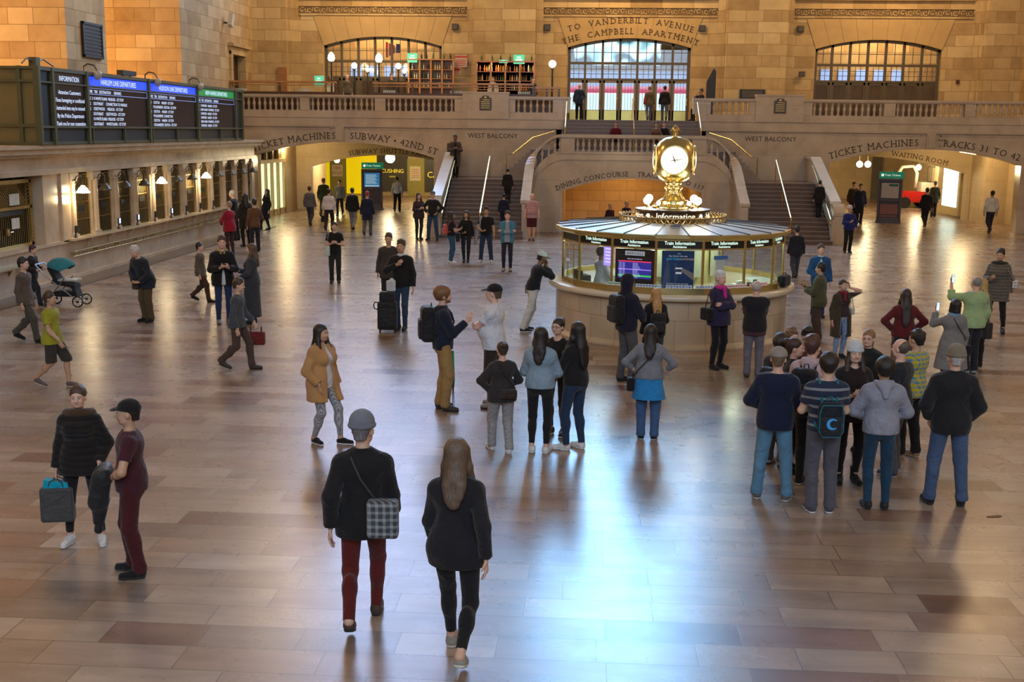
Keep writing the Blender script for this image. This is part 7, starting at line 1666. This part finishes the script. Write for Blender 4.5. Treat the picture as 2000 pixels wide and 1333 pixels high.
onbalc('person in olive jacket with red bag walking to the balcony doors', 1268, 167, 56.6, face=0, legs='walk', top=Tp('jacket', (.11,.09,.05), hem=.8), bottom=Bt('trousers', (.10,.11,.16)), shoes=BS, hair=H('short', (.2,.1,.05)), extra=[bag('shoulder_bag', 'red bag on the left side of the person in olive jacket', (.35,.03,.05), None, (-.22,-.1,1.05), (.06,.1,.14), 'none')])
onbalc('person in black jacket and grey jeans walking to the balcony doors', 1298, 166, 57.0, face=0, legs='walkL', w=1.1, top=Tp('jacket', K, hem=.84), bottom=Bt('trousers', (.10,.12,.15)), shoes=BS, hair=H('short'))
person('person in maroon top seated on the central stair', XY=(xat(1203,240,52.75),52.75), z0=3.55, h=1.72, drop=.47, legs='seat', arms=('hold','hold'), face=180, w=1.1, top=Tp('sweater', (.10,.006,.015), hem=.84), bottom=Bt('trousers', K), shoes=BS, hair=H('short'), skin=1, vox=.016)
person('woman in brown top with tied hair seated on the central stair', XY=(xat(1282,240,52.75),52.75), z0=3.55, h=1.70, drop=.47, legs='seat', arms=('hold','hold'), face=180, sex='f', top=Tp('sweater', (.14,.07,.05), hem=.84), bottom=Bt('trousers', K), shoes=BS, hair=H('bun'), skin=1, vox=.016)
person('person in black seated beside the woman in brown on the stair', XY=(xat(1297,240,53.0),53.0), z0=3.60, h=1.66, drop=.47, legs='seat', face=180, arms=('hold','hold'), top=Tp('sweater', K, hem=.84), bottom=Bt('trousers', K), shoes=BS, hair=H('short'), skin=0, vox=.016)
person('person in black tee seated behind the balcony railing right of the doors', XY=(xat(1369,180,56.0),56.0), z0=ZB, h=1.72, drop=.22, legs='seat', face=-120, arms=('face','hold'), top=Tp('tshirt', K, sleeve='short', hem=.84), bottom=Bt('trousers', K), shoes=BS, hair=H('tight'), skin=2, vox=.016)
onstair('person in long brown coat standing at the top of the left stair', 889, 262, 2.24, 52.7, 172, arms=('phone','phone'), legs='close', w=1.1, top=Tp('coat', (.07,.05,.035), hem=.45, off=.03, open=.05), inner=Tp('sweater', K), bottom=Bt('trousers', K), shoes=BS, hair=H('short'), skin=3)
onstair('black-clad person climbing the right stair near its outer parapet', 1599, 352, .96, 49.1, 0, legs='close', top=Tp('jacket', K, hem=.65), bottom=Bt('trousers', K), shoes=BS, hair=H('short'))
person('person in blue jacket with white cap beside the right stair end', 1655, 494, 402, 170, legs='contra', arms=('phone','pocket'), top=Tp('jacket', (.012,.02,.13), hem=.85, off=.03), bottom=Bt('trousers', K), shoes=BS, hair=H('short', HG), hat=dict(kind='beanie', col=(.6,.56,.48)), skin=1)
person('person in brown jacket in the right passage', 1664, 432, 352, 180, legs='close', top=Tp('jacket', (.09,.045,.02), hem=.8), bottom=Bt('trousers', DK), shoes=BS, hair=H('short'))
person('person in navy jacket beside the brown jacket in the right passage', 1677, 438, 358, 180, legs='close', top=Tp('jacket', (.02,.024,.045), hem=.8), bottom=Bt('trousers', DK), shoes=BS, hair=H('short', HB))
person('black-clad person walking before the light box in the right passage', 1806, 444, 365, 0, legs='walk', top=Tp('jacket', K, hem=.75), bottom=Bt('trousers', K), shoes=BS, hair=H('short'))
person('person in dark olive jacket just behind the black-clad walker', 1822, 424, 354, 0, legs='close', top=Tp('jacket', (.03,.03,.02), hem=.7), bottom=Bt('trousers', K), shoes=BS, hair=H('short', HB))
person('person in white jacket and dark jeans in the far right passage', 1932, 456, 363, 0, legs='walk', top=Tp('jacket', (.58,.55,.47), hem=.9, off=.035), bottom=Bt('trousers', (.018,.02,.035)), shoes=BS, hair=H('bun'), skin=2)
# ================================================================ loose things
def rz_(f): return -R(f)
# suitcase with a white bag on top
x, y = onz(757, 650); e = empty('suitcase', (x, y, 0), R(4), label='black upright suitcase with a soft bag strapped on top', cat='suitcase')
s = Sdf(); s.box((0,0,.38), (.21,.13,.31), .05, .02); v, f = s.mesh(.012); o = newobj('case_body', np_mesh('case_body', v, f, cloth((.010,.010,.011), None, None, .5)), None, e)
s = Sdf(); s.box((0,-.135,.34), (.16,.02,.2), .018, .02); v, f = s.mesh(.010); newobj('pocket', np_mesh('pocket', v, f, cloth((.014,.014,.015), None, None, .5)), None, e)
s = Sdf(); s.box((.0,-.0,.79), (.17,.11,.11), .05, .02); v, f = s.mesh(.012); newobj('top_bag', np_mesh('top_bag', v, f, cloth((.013,.013,.014), None, None, .6)), None, e)
m1 = MB(); m1.tube([(-.2,0,.66),(-.27,0,.66),(-.30,0,.60),(-.28,0,.53),(-.21,0,.5)], .014, 6); m1.build('side_handle', M_BLACK, e)
for a, b in ((-.16,-.09),(.16,-.09),(-.16,.09),(.16,.09)):
    m1 = MB(); m1.box(a-.012, a+.012, b-.02, b+.02, .03, .08); m1.prism([(b+.032*math.cos(t*math.pi/5), .033+.032*math.sin(t*math.pi/5)) for t in range(10)], 'x', a-.012, a+.012); m1.build('wheel', M_BLACK, e)
e2 = empty('paper_bag', (x+.08, y, .905), R(10), label='small white bag lying on top of the black suitcase', cat='bag')
s = Sdf(); s.box((0,0,.12), (.10,.05,.12), .03, .02); s.ell((.02,.0,.24), (.05,.03,.05)); v, f = s.mesh(.010); newobj('bag_body', np_mesh('bag_body', v, f, cloth((.55,.56,.58))), None, e2)
# walking pole / folded umbrella of the bearded man
x, y = onz(884, 797); e = empty('folded_umbrella', (x, y, 0), 0, label='green folded umbrella with black shaft beside the khaki trousers', cat='umbrella')
m1 = MB(); m1.tube([(.0,0,.0),(.0,0,.34)], [.006,.008], 6); m1.tube([(.025,0,.0),(.012,0,.34)], [.005,.008], 6); m1.build('shaft', M_BLACK, e)
m1 = MB(); m1.tube([(.005,0,.34),(.005,0,.45),(.0,0,.92)], [.02,.03,.018], 8); m1.build('canopy', cloth((.01,.36,.10)), e, True)
m1 = MB(); m1.tube([(.0,0,.34),(.0,0,.42)], [.026,.030], 8); m1.build('band', M_BLACK, e)
# stroller
x, y = onz(130, 597); e = empty('stroller', (x, y, 0), 0, label='dark stroller with teal hood pushed along the left edge', cat='stroller')
m1 = MB()
for yy in (-.24, .24):
    m1.tube([(-.62,yy,1.02),(-.35,yy,.72),(.38,yy,.16)], .014, 6); m1.tube([(-.36,yy,.16),(-.05,yy,.52),(.1,yy,.72)], .014, 6)
m1.tube([(-.62,-.24,1.02),(-.62,.24,1.02)], .018, 6); m1.tube([(-.36,-.24,.16),(-.36,.24,.16)], .012, 6); m1.build('frame', plain('stroller_metal', (.25,.25,.27), .35, .8), e)
for a in (-.36, .40):
    for b in (-.26, .26):
        m1 = MB(); m1.tube([(a+.125*math.cos(t*math.pi/8), b, .135+.125*math.sin(t*math.pi/8)) for t in range(17)], .018, 6, False); m1.tube([(a,b-.02,.135),(a,b+.02,.135)], .03, 8)
        for t in range(6): m1.tube([(a,b,.135),(a+.12*math.cos(t*math.pi/3),b,.135+.12*math.sin(t*math.pi/3))], .005, 4)
        m1.build('wheel', M_BLACK, e)
s = Sdf(); s.box((.02,0,.55), (.30,.20,.05), .04, .04, 'u', roty(.2)).box((-.22,0,.75), (.05,.20,.24), .04, .04, 'u', roty(-.5)).box((.28,0,.38), (.04,.18,.16), .03, .04, 'u', roty(-.3)); s.box((.0,0,.30), (.24,.17,.07), .05, .02); v, f = s.mesh(.016); newobj('seat', np_mesh('seat', v, f, cloth((.016,.016,.02))), None, e)
s = Sdf(); s.ell((-.08,0,.92), (.36,.26,.26), .02).ell((-.02,0,.84), (.36,.24,.24), .01, 's'); s.cut((0,0,.86), (-.3,0,-1)); v, f = s.mesh(.014); newobj('hood', np_mesh('hood', v, f, cloth((.03,.20,.25))), None, e)
m1 = MB(); m1.box(-.1,.34,-.19,.19,.62,.66); m1.build('tray', plain('tray_grey', (.4,.42,.4), .4), e)
# black bag on the booth counter
x_, y_ = BC[0]+2.52*math.cos(R(-22)), BC[1]+2.52*math.sin(R(-22)); e = empty('handbag', (x_, y_, 1.136), R(60), label='soft black bag standing on the right end of the booth counter', cat='handbag')
s = Sdf(); s.box((0,0,.13), (.20,.09,.12), .05, .03).ell((.12,0,.2), (.08,.05,.07)); v, f = s.mesh(.012); newobj('bag_body', np_mesh('bag_body', v, f, cloth((.010,.010,.013))), None, e)
m1 = MB(); m1.tube([(-.1,0,.24),(-.06,0,.30),(.06,0,.30),(.1,0,.24)], .01, 6); m1.build('handle', M_BLACK, e)
# sneaker left on the booth roof
e = empty('toy_sneaker', (BC[0]-.02, BC[1]-1.62, 2.405), R(80), label='small grey and white sneaker left on the booth roof', cat='shoe')
up, so = shoe_mesh('sneaker')
for nm, me, c in (('upper', up, (.16,.17,.2)), ('sole', so, (.6,.6,.6))):
    o = bpy.data.objects.new(nm, me); COL.objects.link(o); o.parent = e; o.scale = (.85,.85,.85); o.material_slots[0].link = 'OBJECT'; o.material_slots[0].material = cloth(c, None, None, .5)
# box bag on the left parapet
e = empty('camera_bag', (-8.1, 53.4, 3.362), 0, label='black box bag with yellow top resting on the left stair parapet', cat='bag')
m1 = MB(); m1.bx((0,0,.19), (.18,.16,.19)); m1.build('bag_body', M_BLACK, e); m1 = MB(); m1.bx((0,0,.41), (.15,.13,.03)); m1.build('lid', plain('lid_yellow', (.5,.33,.03), .5), e)
# ---------------------------------------------------------------- ticket kiosks in the passages
def kiosk(px, fy, label, W, blue):
    x, y = onz(px, fy); e = empty('ticket_kiosk', (x, y, 0), -math.atan2(x-CX, y), label=label, cat='kiosk', group='ticket kiosks')
    M_KF = plain('kiosk_brown', (.07,.03,.018), .4, 0, .1, 3); w2 = W/2
    m1 = MB(); m1.box(-w2,-w2+.09,-.2,.2,.1,2.15); m1.box(w2-.09,w2,-.2,.2,.1,2.15); m1.box(-w2,w2,-.2,.2,2.08,2.2); m1.box(-w2,w2,-.2,.2,.1,.3); m1.box(-w2,w2,-.2,.2,1.12,1.2); m1.box(-w2-.03,w2+.03,-.24,.24,0,.12); m1.build('frame', M_KF, e)
    m1 = MB(); m1.box(-w2+.05,w2-.05,-.12,.12,.25,2.1); m1.build('body', plain('kiosk_dark', (.05,.022,.016), .5), e)
    m1 = MB(); m1.box(-w2+.02,w2+.05,-.14,.14,2.22,2.55); h_ = m1.build('header_sign', emis('kiosk_green', (.0,.22,.10), .4), e)
    m1 = MB(); put_text(m1, 'Train Tickets', (.08,-.145,2.34), .14, (1,0,0), (0,0,1)); m1.tube([(-w2+.18,-.145,2.385),(-w2+.18,-.15,2.385)], .07, 12); m1.build('lettering', emis('kiosk_text', (.8,.95,.85), .8), h_)
    if blue:
        m1 = MB(); m1.box(-w2+.16,w2-.16,-.15,-.13,1.25,2.0); p = m1.build('poster', emis('kiosk_blue', (.03,.22,.48), .45), e)
        m1 = MB()
        for i in range(8): m1.box(-w2+.24,w2-.3-.05*(i%3),-.16,-.151,1.42+i*.065,1.445+i*.065)
        m1.box(-w2+.2,w2-.2,-.16,-.151,1.27,1.33); m1.build('print', emis('kiosk_print', (.55,.75,.85), .5), p)
    else:
        m1 = MB(); m1.box(-w2+.16,w2-.16,-.15,-.13,1.25,2.0); p = m1.build('poster', plain('kiosk_poster', (.55,.47,.38), .5), e)
        m1 = MB(); m1.box(-.05,w2-.2,-.16,-.151,1.83,1.95); m1.build('print', plain('poster_green', (.02,.14,.07), .5), p)
        m1 = MB(); m1.box(-w2+.15,w2-.15,-.16,-.13,.45,.95); m1.box(-w2+.15,w2-.15,-.16,-.13,.32,.40); m1.build('lower_poster', plain('poster_brown', (.28,.10,.06), .5), e)
kiosk(727, 410, 'brown ticket kiosk with green header and blue poster in the left passage', 1.15, True)
kiosk(1734, 436, 'brown ticket kiosk with green header and pale poster in the right passage', 1.15, False)
# red boom lift
x, y = xat(1782, 390, 73)-.0, 73.0; e = empty('boom_lift', (x, y, 0), R(0), label='red boom lift with white folded arm in the right passage', cat='lift')
M_RED = plain('lift_red', (.50,.015,.015), .35); M_LW = plain('lift_white', (.62,.60,.52), .4)
m1 = MB(); m1.prism([(-.9,.35),(.9,.35),(.9,.85),(.3,1.0),(-.5,1.0),(-.9,.75)], 'y', -.6, .6); m1.build('chassis', M_RED, e)
for a in (-.62,.62):
    for b in (-.62,.62): m1 = MB(); m1.prism([(a+.34*math.cos(t*math.pi/8), .34+.34*math.sin(t*math.pi/8)) for t in range(16)], 'y', b-.12, b+.12); m1.build('tyre', M_BLACK, e)
m1 = MB(); m1.tube([(-1.2,-.1,.9),(-1.05,-.1,1.9),(-.75,-.1,2.45),(-.1,-.1,2.5),(.15,-.1,2.1),(.1,-.1,1.2)], [.12,.11,.10,.10,.10,.12], 8); m1.build('boom', M_LW, e, True)
m1 = MB(); m1.box(.35,1.25,-.5,.5,1.0,1.55); m1.build('engine_cover', M_LW, e)
m1 = MB(); m1.box(.9,1.7,-.45,.45,1.5,1.6)
for a in (.9,1.66):
    for b in (-.45,.41): m1.box(a,a+.04,b,b+.04,1.5,2.5)
m1.box(.9,1.7,-.45,-.41,2.46,2.5); m1.box(.9,1.7,.41,.45,2.46,2.5); m1.build('basket', plain('basket_dark', (.09,.09,.08), .5), e)
# ---------------------------------------------------------------- bar on the balcony
mb = MB(); mb.box(-18.0,-3.95,55.9,59.5,ZB,5.25); struct(mb.build('floor_bar', M_BASE))
M_WOOD = plain('bar_wood', (.46,.21,.07), .3, 0, .2, 3); M_WOODD = plain('bar_wood_dark', (.10,.045,.02), .35, 0, .2, 3)
gm = MB(); gm.lathe([(.022,0),(.03,.01),(.034,.10),(.036,.13),(.032,.13),(.028,.02)], n=10); GLME = gm.mesh('drinking_glass'); GLME.materials.append(plain('glassware', (.75,.8,.78), .1, 0, .03, emit=(1,.95,.8), es=.0))
def bar(px0, px1, py, label, dark, Y=55.6):
    x0, x1 = xat(px0,160,Y), xat(px1,160,Y); zt = hgt((px0+px1)/2, py, Y)
    e = empty('bar_counter', ((x0+x1)/2, Y, ZB), label=label, cat='bar counter'); w2 = (x1-x0)/2; h_ = zt-ZB
    m1 = MB(); m1.box(-w2,w2,-.12,.3,h_-.09,h_); m1.box(-w2,w2,-.08,.26,h_-.2,h_-.16); m1.build('counter_top', M_WOOD, e)
    n = max(2, int(w2*2/1.8))
    for i in range(n+1): m1 = MB(); t = -w2+2*w2*i/n; m1.box(t-.05,t+.05,-.05,.05,0,h_-.09); m1.build('post', M_WOODD, e)
    m1 = MB(); m1.box(-w2,w2,.05,.09,0,h_-.52); m1.build('front_panel', M_WOODD, e)
    m1 = MB(); m1.box(-w2,w2,.02,.3,h_-.52,h_-.49); m1.build('shelf_board', M_WOODD, e)
    if w2 > 1.5:
        for k in range(3 if dark else 2):
            for i in range(7):
                g = bpy.data.objects.new('drinking_glass', GLME); COL.objects.link(g); g.location = ((x0+x1)/2-w2+.5+k*(2*w2-1.2)/(2 if dark else 1.35)+i*.085, Y+.15, ZB+h_-.49)
                tag(g, 'clear drinking glass on the shelf under the %s' % ('dark bar counter' if dark else 'left bar rail'), 'glass', 'drinking glasses under the %s' % ('dark bar counter' if dark else 'left bar rail'))
    return e, w2, h_
bar(437, 655, 158, 'long pale wooden bar rail at the left of the balcony', False)
bar(728, 1042, 162, 'long dark wooden bar counter under the bottle shelves', True)
bar(1045, 1092, 170, 'low end cabinet of the bar beside the tall globe lamp', True, 55.7)
def shelf(px0, px1, py0, py1, label, lit, cols, Y=59.45):
    x0, x1 = xat(px0,140,Y), xat(px1,140,Y); zb, zt = 5.25, hgt((px0+px1)/2, py0, Y); zf = hgt((px0+px1)/2, py1, Y)
    e = empty('bottle_shelf', ((x0+x1)/2, Y, zb), label=label, cat='shelf'); w2 = (x1-x0)/2; h_ = zt-zb
    m1 = MB(); 
    for i in range(cols+1): t = -w2+2*w2*i/cols; m1.box(t-.04,t+.04,-.2,.15,0,h_)
    m1.box(-w2-.04,w2+.04,-.22,.15,h_,h_+.06); m1.build('case', M_WOOD, e)
    m1 = MB(); m1.box(-w2,w2,.1,.15,0,h_); m1.build('back_panel', M_WOODD if not lit else plain('back_panel_lit', (.75,.45,.16), .5), e)  # lit shelf's back gets a lighter amber standing in for lamplight
    zs = []
    for k in range(3):
        z = h_-(.48+.44*k); 
        if z+zb < 6.3: break
        m1 = MB(); m1.box(-w2,w2,-.18,.12,z,z+.03); m1.build('shelf_board', M_WOOD, e); zs.append(z+.03)
    if lit:
        lamp('shelf_light', 'AREA', ((x0+x1)/2, Y-.05, zb+h_-.03), 90, (1.0,.62,.2), w2*1.8, rot=(0,0,0), size_y=.2)
    return x0, x1, [z+zb for z in zs], Y, zb+h_+.06
bt = MB(); bt.lathe([(.038,0),(.04,.02),(.04,.17),(.015,.22),(.014,.29),(.017,.30)], n=8); BOT = {}
def bottle(x, y, z, ci, where, sc=1.0):
    cols = [(.05,.11,.04),(.20,.08,.02),(.55,.42,.2),(.45,.5,.5),(.02,.02,.03),(.5,.12,.03)]
    if ci not in BOT:
        me = bt.mesh('bottle'); me.materials.append(plain('bottle_%d' % ci, cols[ci], .15, 0, .05)); me.polygons.foreach_set('use_smooth', [True]*len(me.polygons)); BOT[ci] = me
    o = bpy.data.objects.new('bottle', BOT[ci]); COL.objects.link(o); o.location = (x,y,z); o.scale = (sc,sc,sc)
    nm = ['dark green','amber','straw coloured','clear','black','orange'][ci]
    tag(o, '%s bottle %s' % (nm, where), 'bottle', 'bottles %s' % where)
rb = random.Random(3)
for a, where in (((799,886,118,160,'unlit wooden bottle shelf right of the left arched window',False,4), 'on the unlit wooden shelf'), ((931,1044,122,160,'amber lit wooden bottle shelf on the broad stone pilaster',True,4), 'on the amber lit shelf')):
    x0, x1, zs, Y, zt = shelf(*a)
    for z in zs:
        n = int((x1-x0)/.115)
        for i in range(n):
            if rb.random() < .12: continue
            bottle(x0+.06+i*.115, Y-.08, z, rb.choice([0,1,2,3,4,5,1,2] if a[5] else [0,1,2,3,4,0,3]), where, rb.uniform(.85,1.1))
    for i in range(6): bottle(x0+.2+i*(x1-x0-.4)/5+rb.uniform(-.1,.1), Y-.05, zt, rb.choice([0,4,0]), 'on top of the %s shelf' % ('amber lit' if a[5] else 'unlit'), 1.05)
# green illuminated boxes and posters on the shelves
for px0, px1, py0, py1, Y, lb in ((796,815,104,122,59.3,'green glowing box sign on the unlit shelf beside the window'), (1003,1024,107,125,59.3,'green glowing box sign on top of the amber lit shelf'), (614,631,148,168,55.9,'green box sign at the left bar rail'), (975,992,117,123,59.3,'flat green strip sign on top of the amber lit shelf')):
    x0, x1 = xat(px0,120,Y), xat(px1,120,Y); z0, z1 = hgt(px0,py1,Y), hgt(px0,py0,Y)
    e = empty('box_sign', ((x0+x1)/2, Y, z0), label=lb, cat='sign'); w2 = (x1-x0)/2
    m1 = MB(); m1.box(-w2,w2,-.06,.06,0,z1-z0); m1.build('case', emis('sign_green', (.10,.62,.38), .75), e)
    m1 = MB(); m1.box(-w2*.6,w2*.6,-.066,-.06,(z1-z0)*.35,(z1-z0)*.55); m1.box(-w2*.4,w2*.4,-.066,-.06,(z1-z0)*.65,(z1-z0)*.8); m1.build('print', emis('sign_mint', (.6,1.0,.8), .8), e)
for px0, px1, py0, py1, lb in ((889,912,107,131,'white poster with red heading between the two bottle shelves'), (884,899,132,146,'small red notice under the white poster')):
    Y = 59.7; x0, x1 = xat(px0,120,Y), xat(px1,120,Y); z0, z1 = hgt(px0,py1,Y), hgt(px0,py0,Y); m1 = MB(); m1.box(x0,x1,Y-.02,Y+.08,z0,z1)
    o = m1.build('poster', plain('poster_'+('w' if 'white' in lb else 'r'), (.5,.45,.36) if 'white' in lb else (.35,.08,.04), .6)); tag(o, lb, 'poster')
    m1 = MB(); m1.box(x0,x1,Y-.03,Y-.02,z1-.15,z1-.04)
    for k in range(4): m1.box(x0+.05,x1-.05,Y-.03,Y-.02,z0+.05+k*.09,z0+.09+k*.09)
    m1.build('print', plain('print_red', (.45,.06,.05), .6), o)
# globe lamps of the bar
def bar_lamp(px, py, r, Y, lb, bell=False, s=12):
    x, z = xat(px, py, Y), hgt(px, py, Y); e = empty('globe_lamp_post', (x, Y, ZB), label=lb, cat='lamp', group='lamp posts of the bar'); h_ = z-ZB
    m1 = MB(); m1.lathe([(.09,0),(.09,.04),(.045,.1),(.04,h_-r-.12),(.07,h_-r-.06),(.05,h_-r)], n=10); m1.build('post', M_BLACK, e)
    m1 = MB()
    if bell: m1.lathe([(r*.7,h_-r),(r,h_-r*.3),(r*.85,h_+r*.6),(r*.35,h_+r*1.3),(.01,h_+r*1.4)], n=14)
    else: m1.sphere((0,0,h_), r, 14, 10)
    m1.build('globe', emis('bar_globe', (1.0,.88,.62), s), e, True)
    lamp('bar_globe_light', 'POINT', (x, Y-r-.08, z), 14, (1.0,.78,.45), r)
bar_lamp(647,112,.17,56.3,'bell shaped lamp at the left end of the bar, before the arched window',True)
bar_lamp(740,114,.17,56.3,'bell shaped lamp in the middle of the left arched window',True)
bar_lamp(692,128,.14,58.2,'round lamp between the two bell shaped lamps',False)
bar_lamp(778,129,.14,58.2,'round lamp right of the second bell shaped lamp',False)
bar_lamp(718,136,.10,59.3,'small round lamp behind the bar, left of the second bell lamp',False)
bar_lamp(790,139,.10,59.3,'small round lamp right at the unlit bottle shelf',False)
bar_lamp(1079,125,.17,55.9,'twin bright globe lamp on a thick black post left of the balcony doors',False,22)
# flag behind the left arched window
e = empty('flag', (xat(764,95,62.0), 62.0, hgt(764,113,62.0)), label='small striped flag hanging behind the panes of the left arched window', cat='flag')
zt_ = hgt(764,82,62.0)-hgt(764,113,62.0)
for k in range(6): m1 = MB(); x_ = -.28+k*.09; m1.prism([(x_,.05*(k%2)),(x_+.09,.05*((k+1)%2)),(x_+.09,.05*((k+1)%2)+.02),(x_,.05*(k%2)+.02)], 'z', .02+.05*k, zt_-.04*k); m1.build('stripe', plain('flag_red' if k % 2 == 0 else 'flag_white', (.5,.02,.03) if k % 2 == 0 else (.7,.68,.65), .7), e)
m1 = MB(); m1.box(.26,.46,.0,.04,.25,zt_-.1); m1.build('canton', plain('flag_blue', (.03,.05,.25), .7), e)
m1 = MB(); m1.tube([(0,.02,zt_),(0,.02,zt_+1.2)], .01, 5); m1.build('cord', M_BLACK, e)
# people of the bar
for px, hy, lb, tc, hc in ((647,148,'bar guest with white cap behind the first bell lamp',(.5,.47,.42),HG), (678,146,'grey-haired bar guest in brown jacket',(.09,.07,.05),HG), (765,143,'bar guest in dark clothes at the arched window',(.05,.045,.035),HB), (963,150,'bartender in white shirt before the amber lit shelf',(.6,.55,.45),HB), (1041,151,'bar guest in dark jacket by the end cabinet',(.03,.025,.04),HD)):
    Y = 57.4; person(lb, XY=(xat(px,150,Y),Y), z0=5.25, h=min(1.85,max(1.5,hgt(px,hy,Y)-5.25)), face=180 if 'bartender' in lb else 140, top=Tp('jacket' if 'bartender' not in lb else 'shirt', tc, hem=.8), bottom=Bt('trousers', K), shoes=BS, hair=H('short', hc), skin=4)
# small fixtures on the walls
def fixture(name, lb, cat, px, py, Y, hw, hh, mat, t=.06):
    x, z = xat(px, py, Y), hgt(px, py, Y); e = empty(name, (x, Y, z), label=lb, cat=cat); m1 = MB(); m1.box(-hw,hw,-t,0,-hh,hh); m1.build('plate', mat, e); m1 = MB(); m1.box(-hw*.8,hw*.8,-t-.02,-t,-hh*.8,hh*.8); m1.build('face', M_BRONZE, e); return e
fixture('control_box', 'small dark red box on the wall left of the right arched window', 'box', 1566, 145, 59.99, .15, .13, plain('box_maroon', (.06,.02,.015), .5))
fixture('vent_grille', 'wide black grille low on the broad pilaster right of the doors', 'vent', 1469, 184, 59.54, .62, .22, M_BLACK)
fixture('alarm_bell', 'small red alarm on the wall right of the right arched window', 'alarm', 1870, 160, 60.14, .08, .1, plain('alarm_red', (.3,.02,.01), .4))
e = empty('standing_banner', (xat(1389,160,58.5), 58.5, ZB), label='tall narrow black banner stand right of the balcony doors', cat='banner')
m1 = MB(); m1.prism([(-.22,0),(.22,0),(.22,2.4),(.1,2.55),(-.22,1.9)], 'y', -.03, .03); m1.build('panel', M_BLACK, e); m1 = MB(); m1.box(-.3,.3,-.2,.2,0,.04); m1.build('base', M_BRONZE, e)
e = empty('wall_lamp', (-18.88, 54.9, 9.1), label='pale angled floodlight high on the left grey wall', cat='lamp')
m1 = MB(); m1.box(0,.25,-.04,.04,-.04,.04); m1.build('arm', M_BRONZE, e); m1 = MB(); m1.bx((.34,0,.12), (.1,.14,.32), 0, R(-30)); m1.build('head', plain('flood_grey', (.55,.52,.45), .4), e)

x_, y_ = onz(1942, 1010); e = empty('crumpled_wrapper', (x_, y_, 0), R(10), label='small flattened brown wrapper lying on the floor at the right', cat='litter')
s = Sdf(); s.ell((0,0,.006), (.07,.03,.008), .01).ell((.06,.015,.005), (.04,.02,.007), .01).ell((-.07,-.01,.005), (.03,.015,.006), .01); v, f = s.mesh(.005); newobj('paper', np_mesh('paper', v, f, cloth((.25,.13,.03))), None, e)
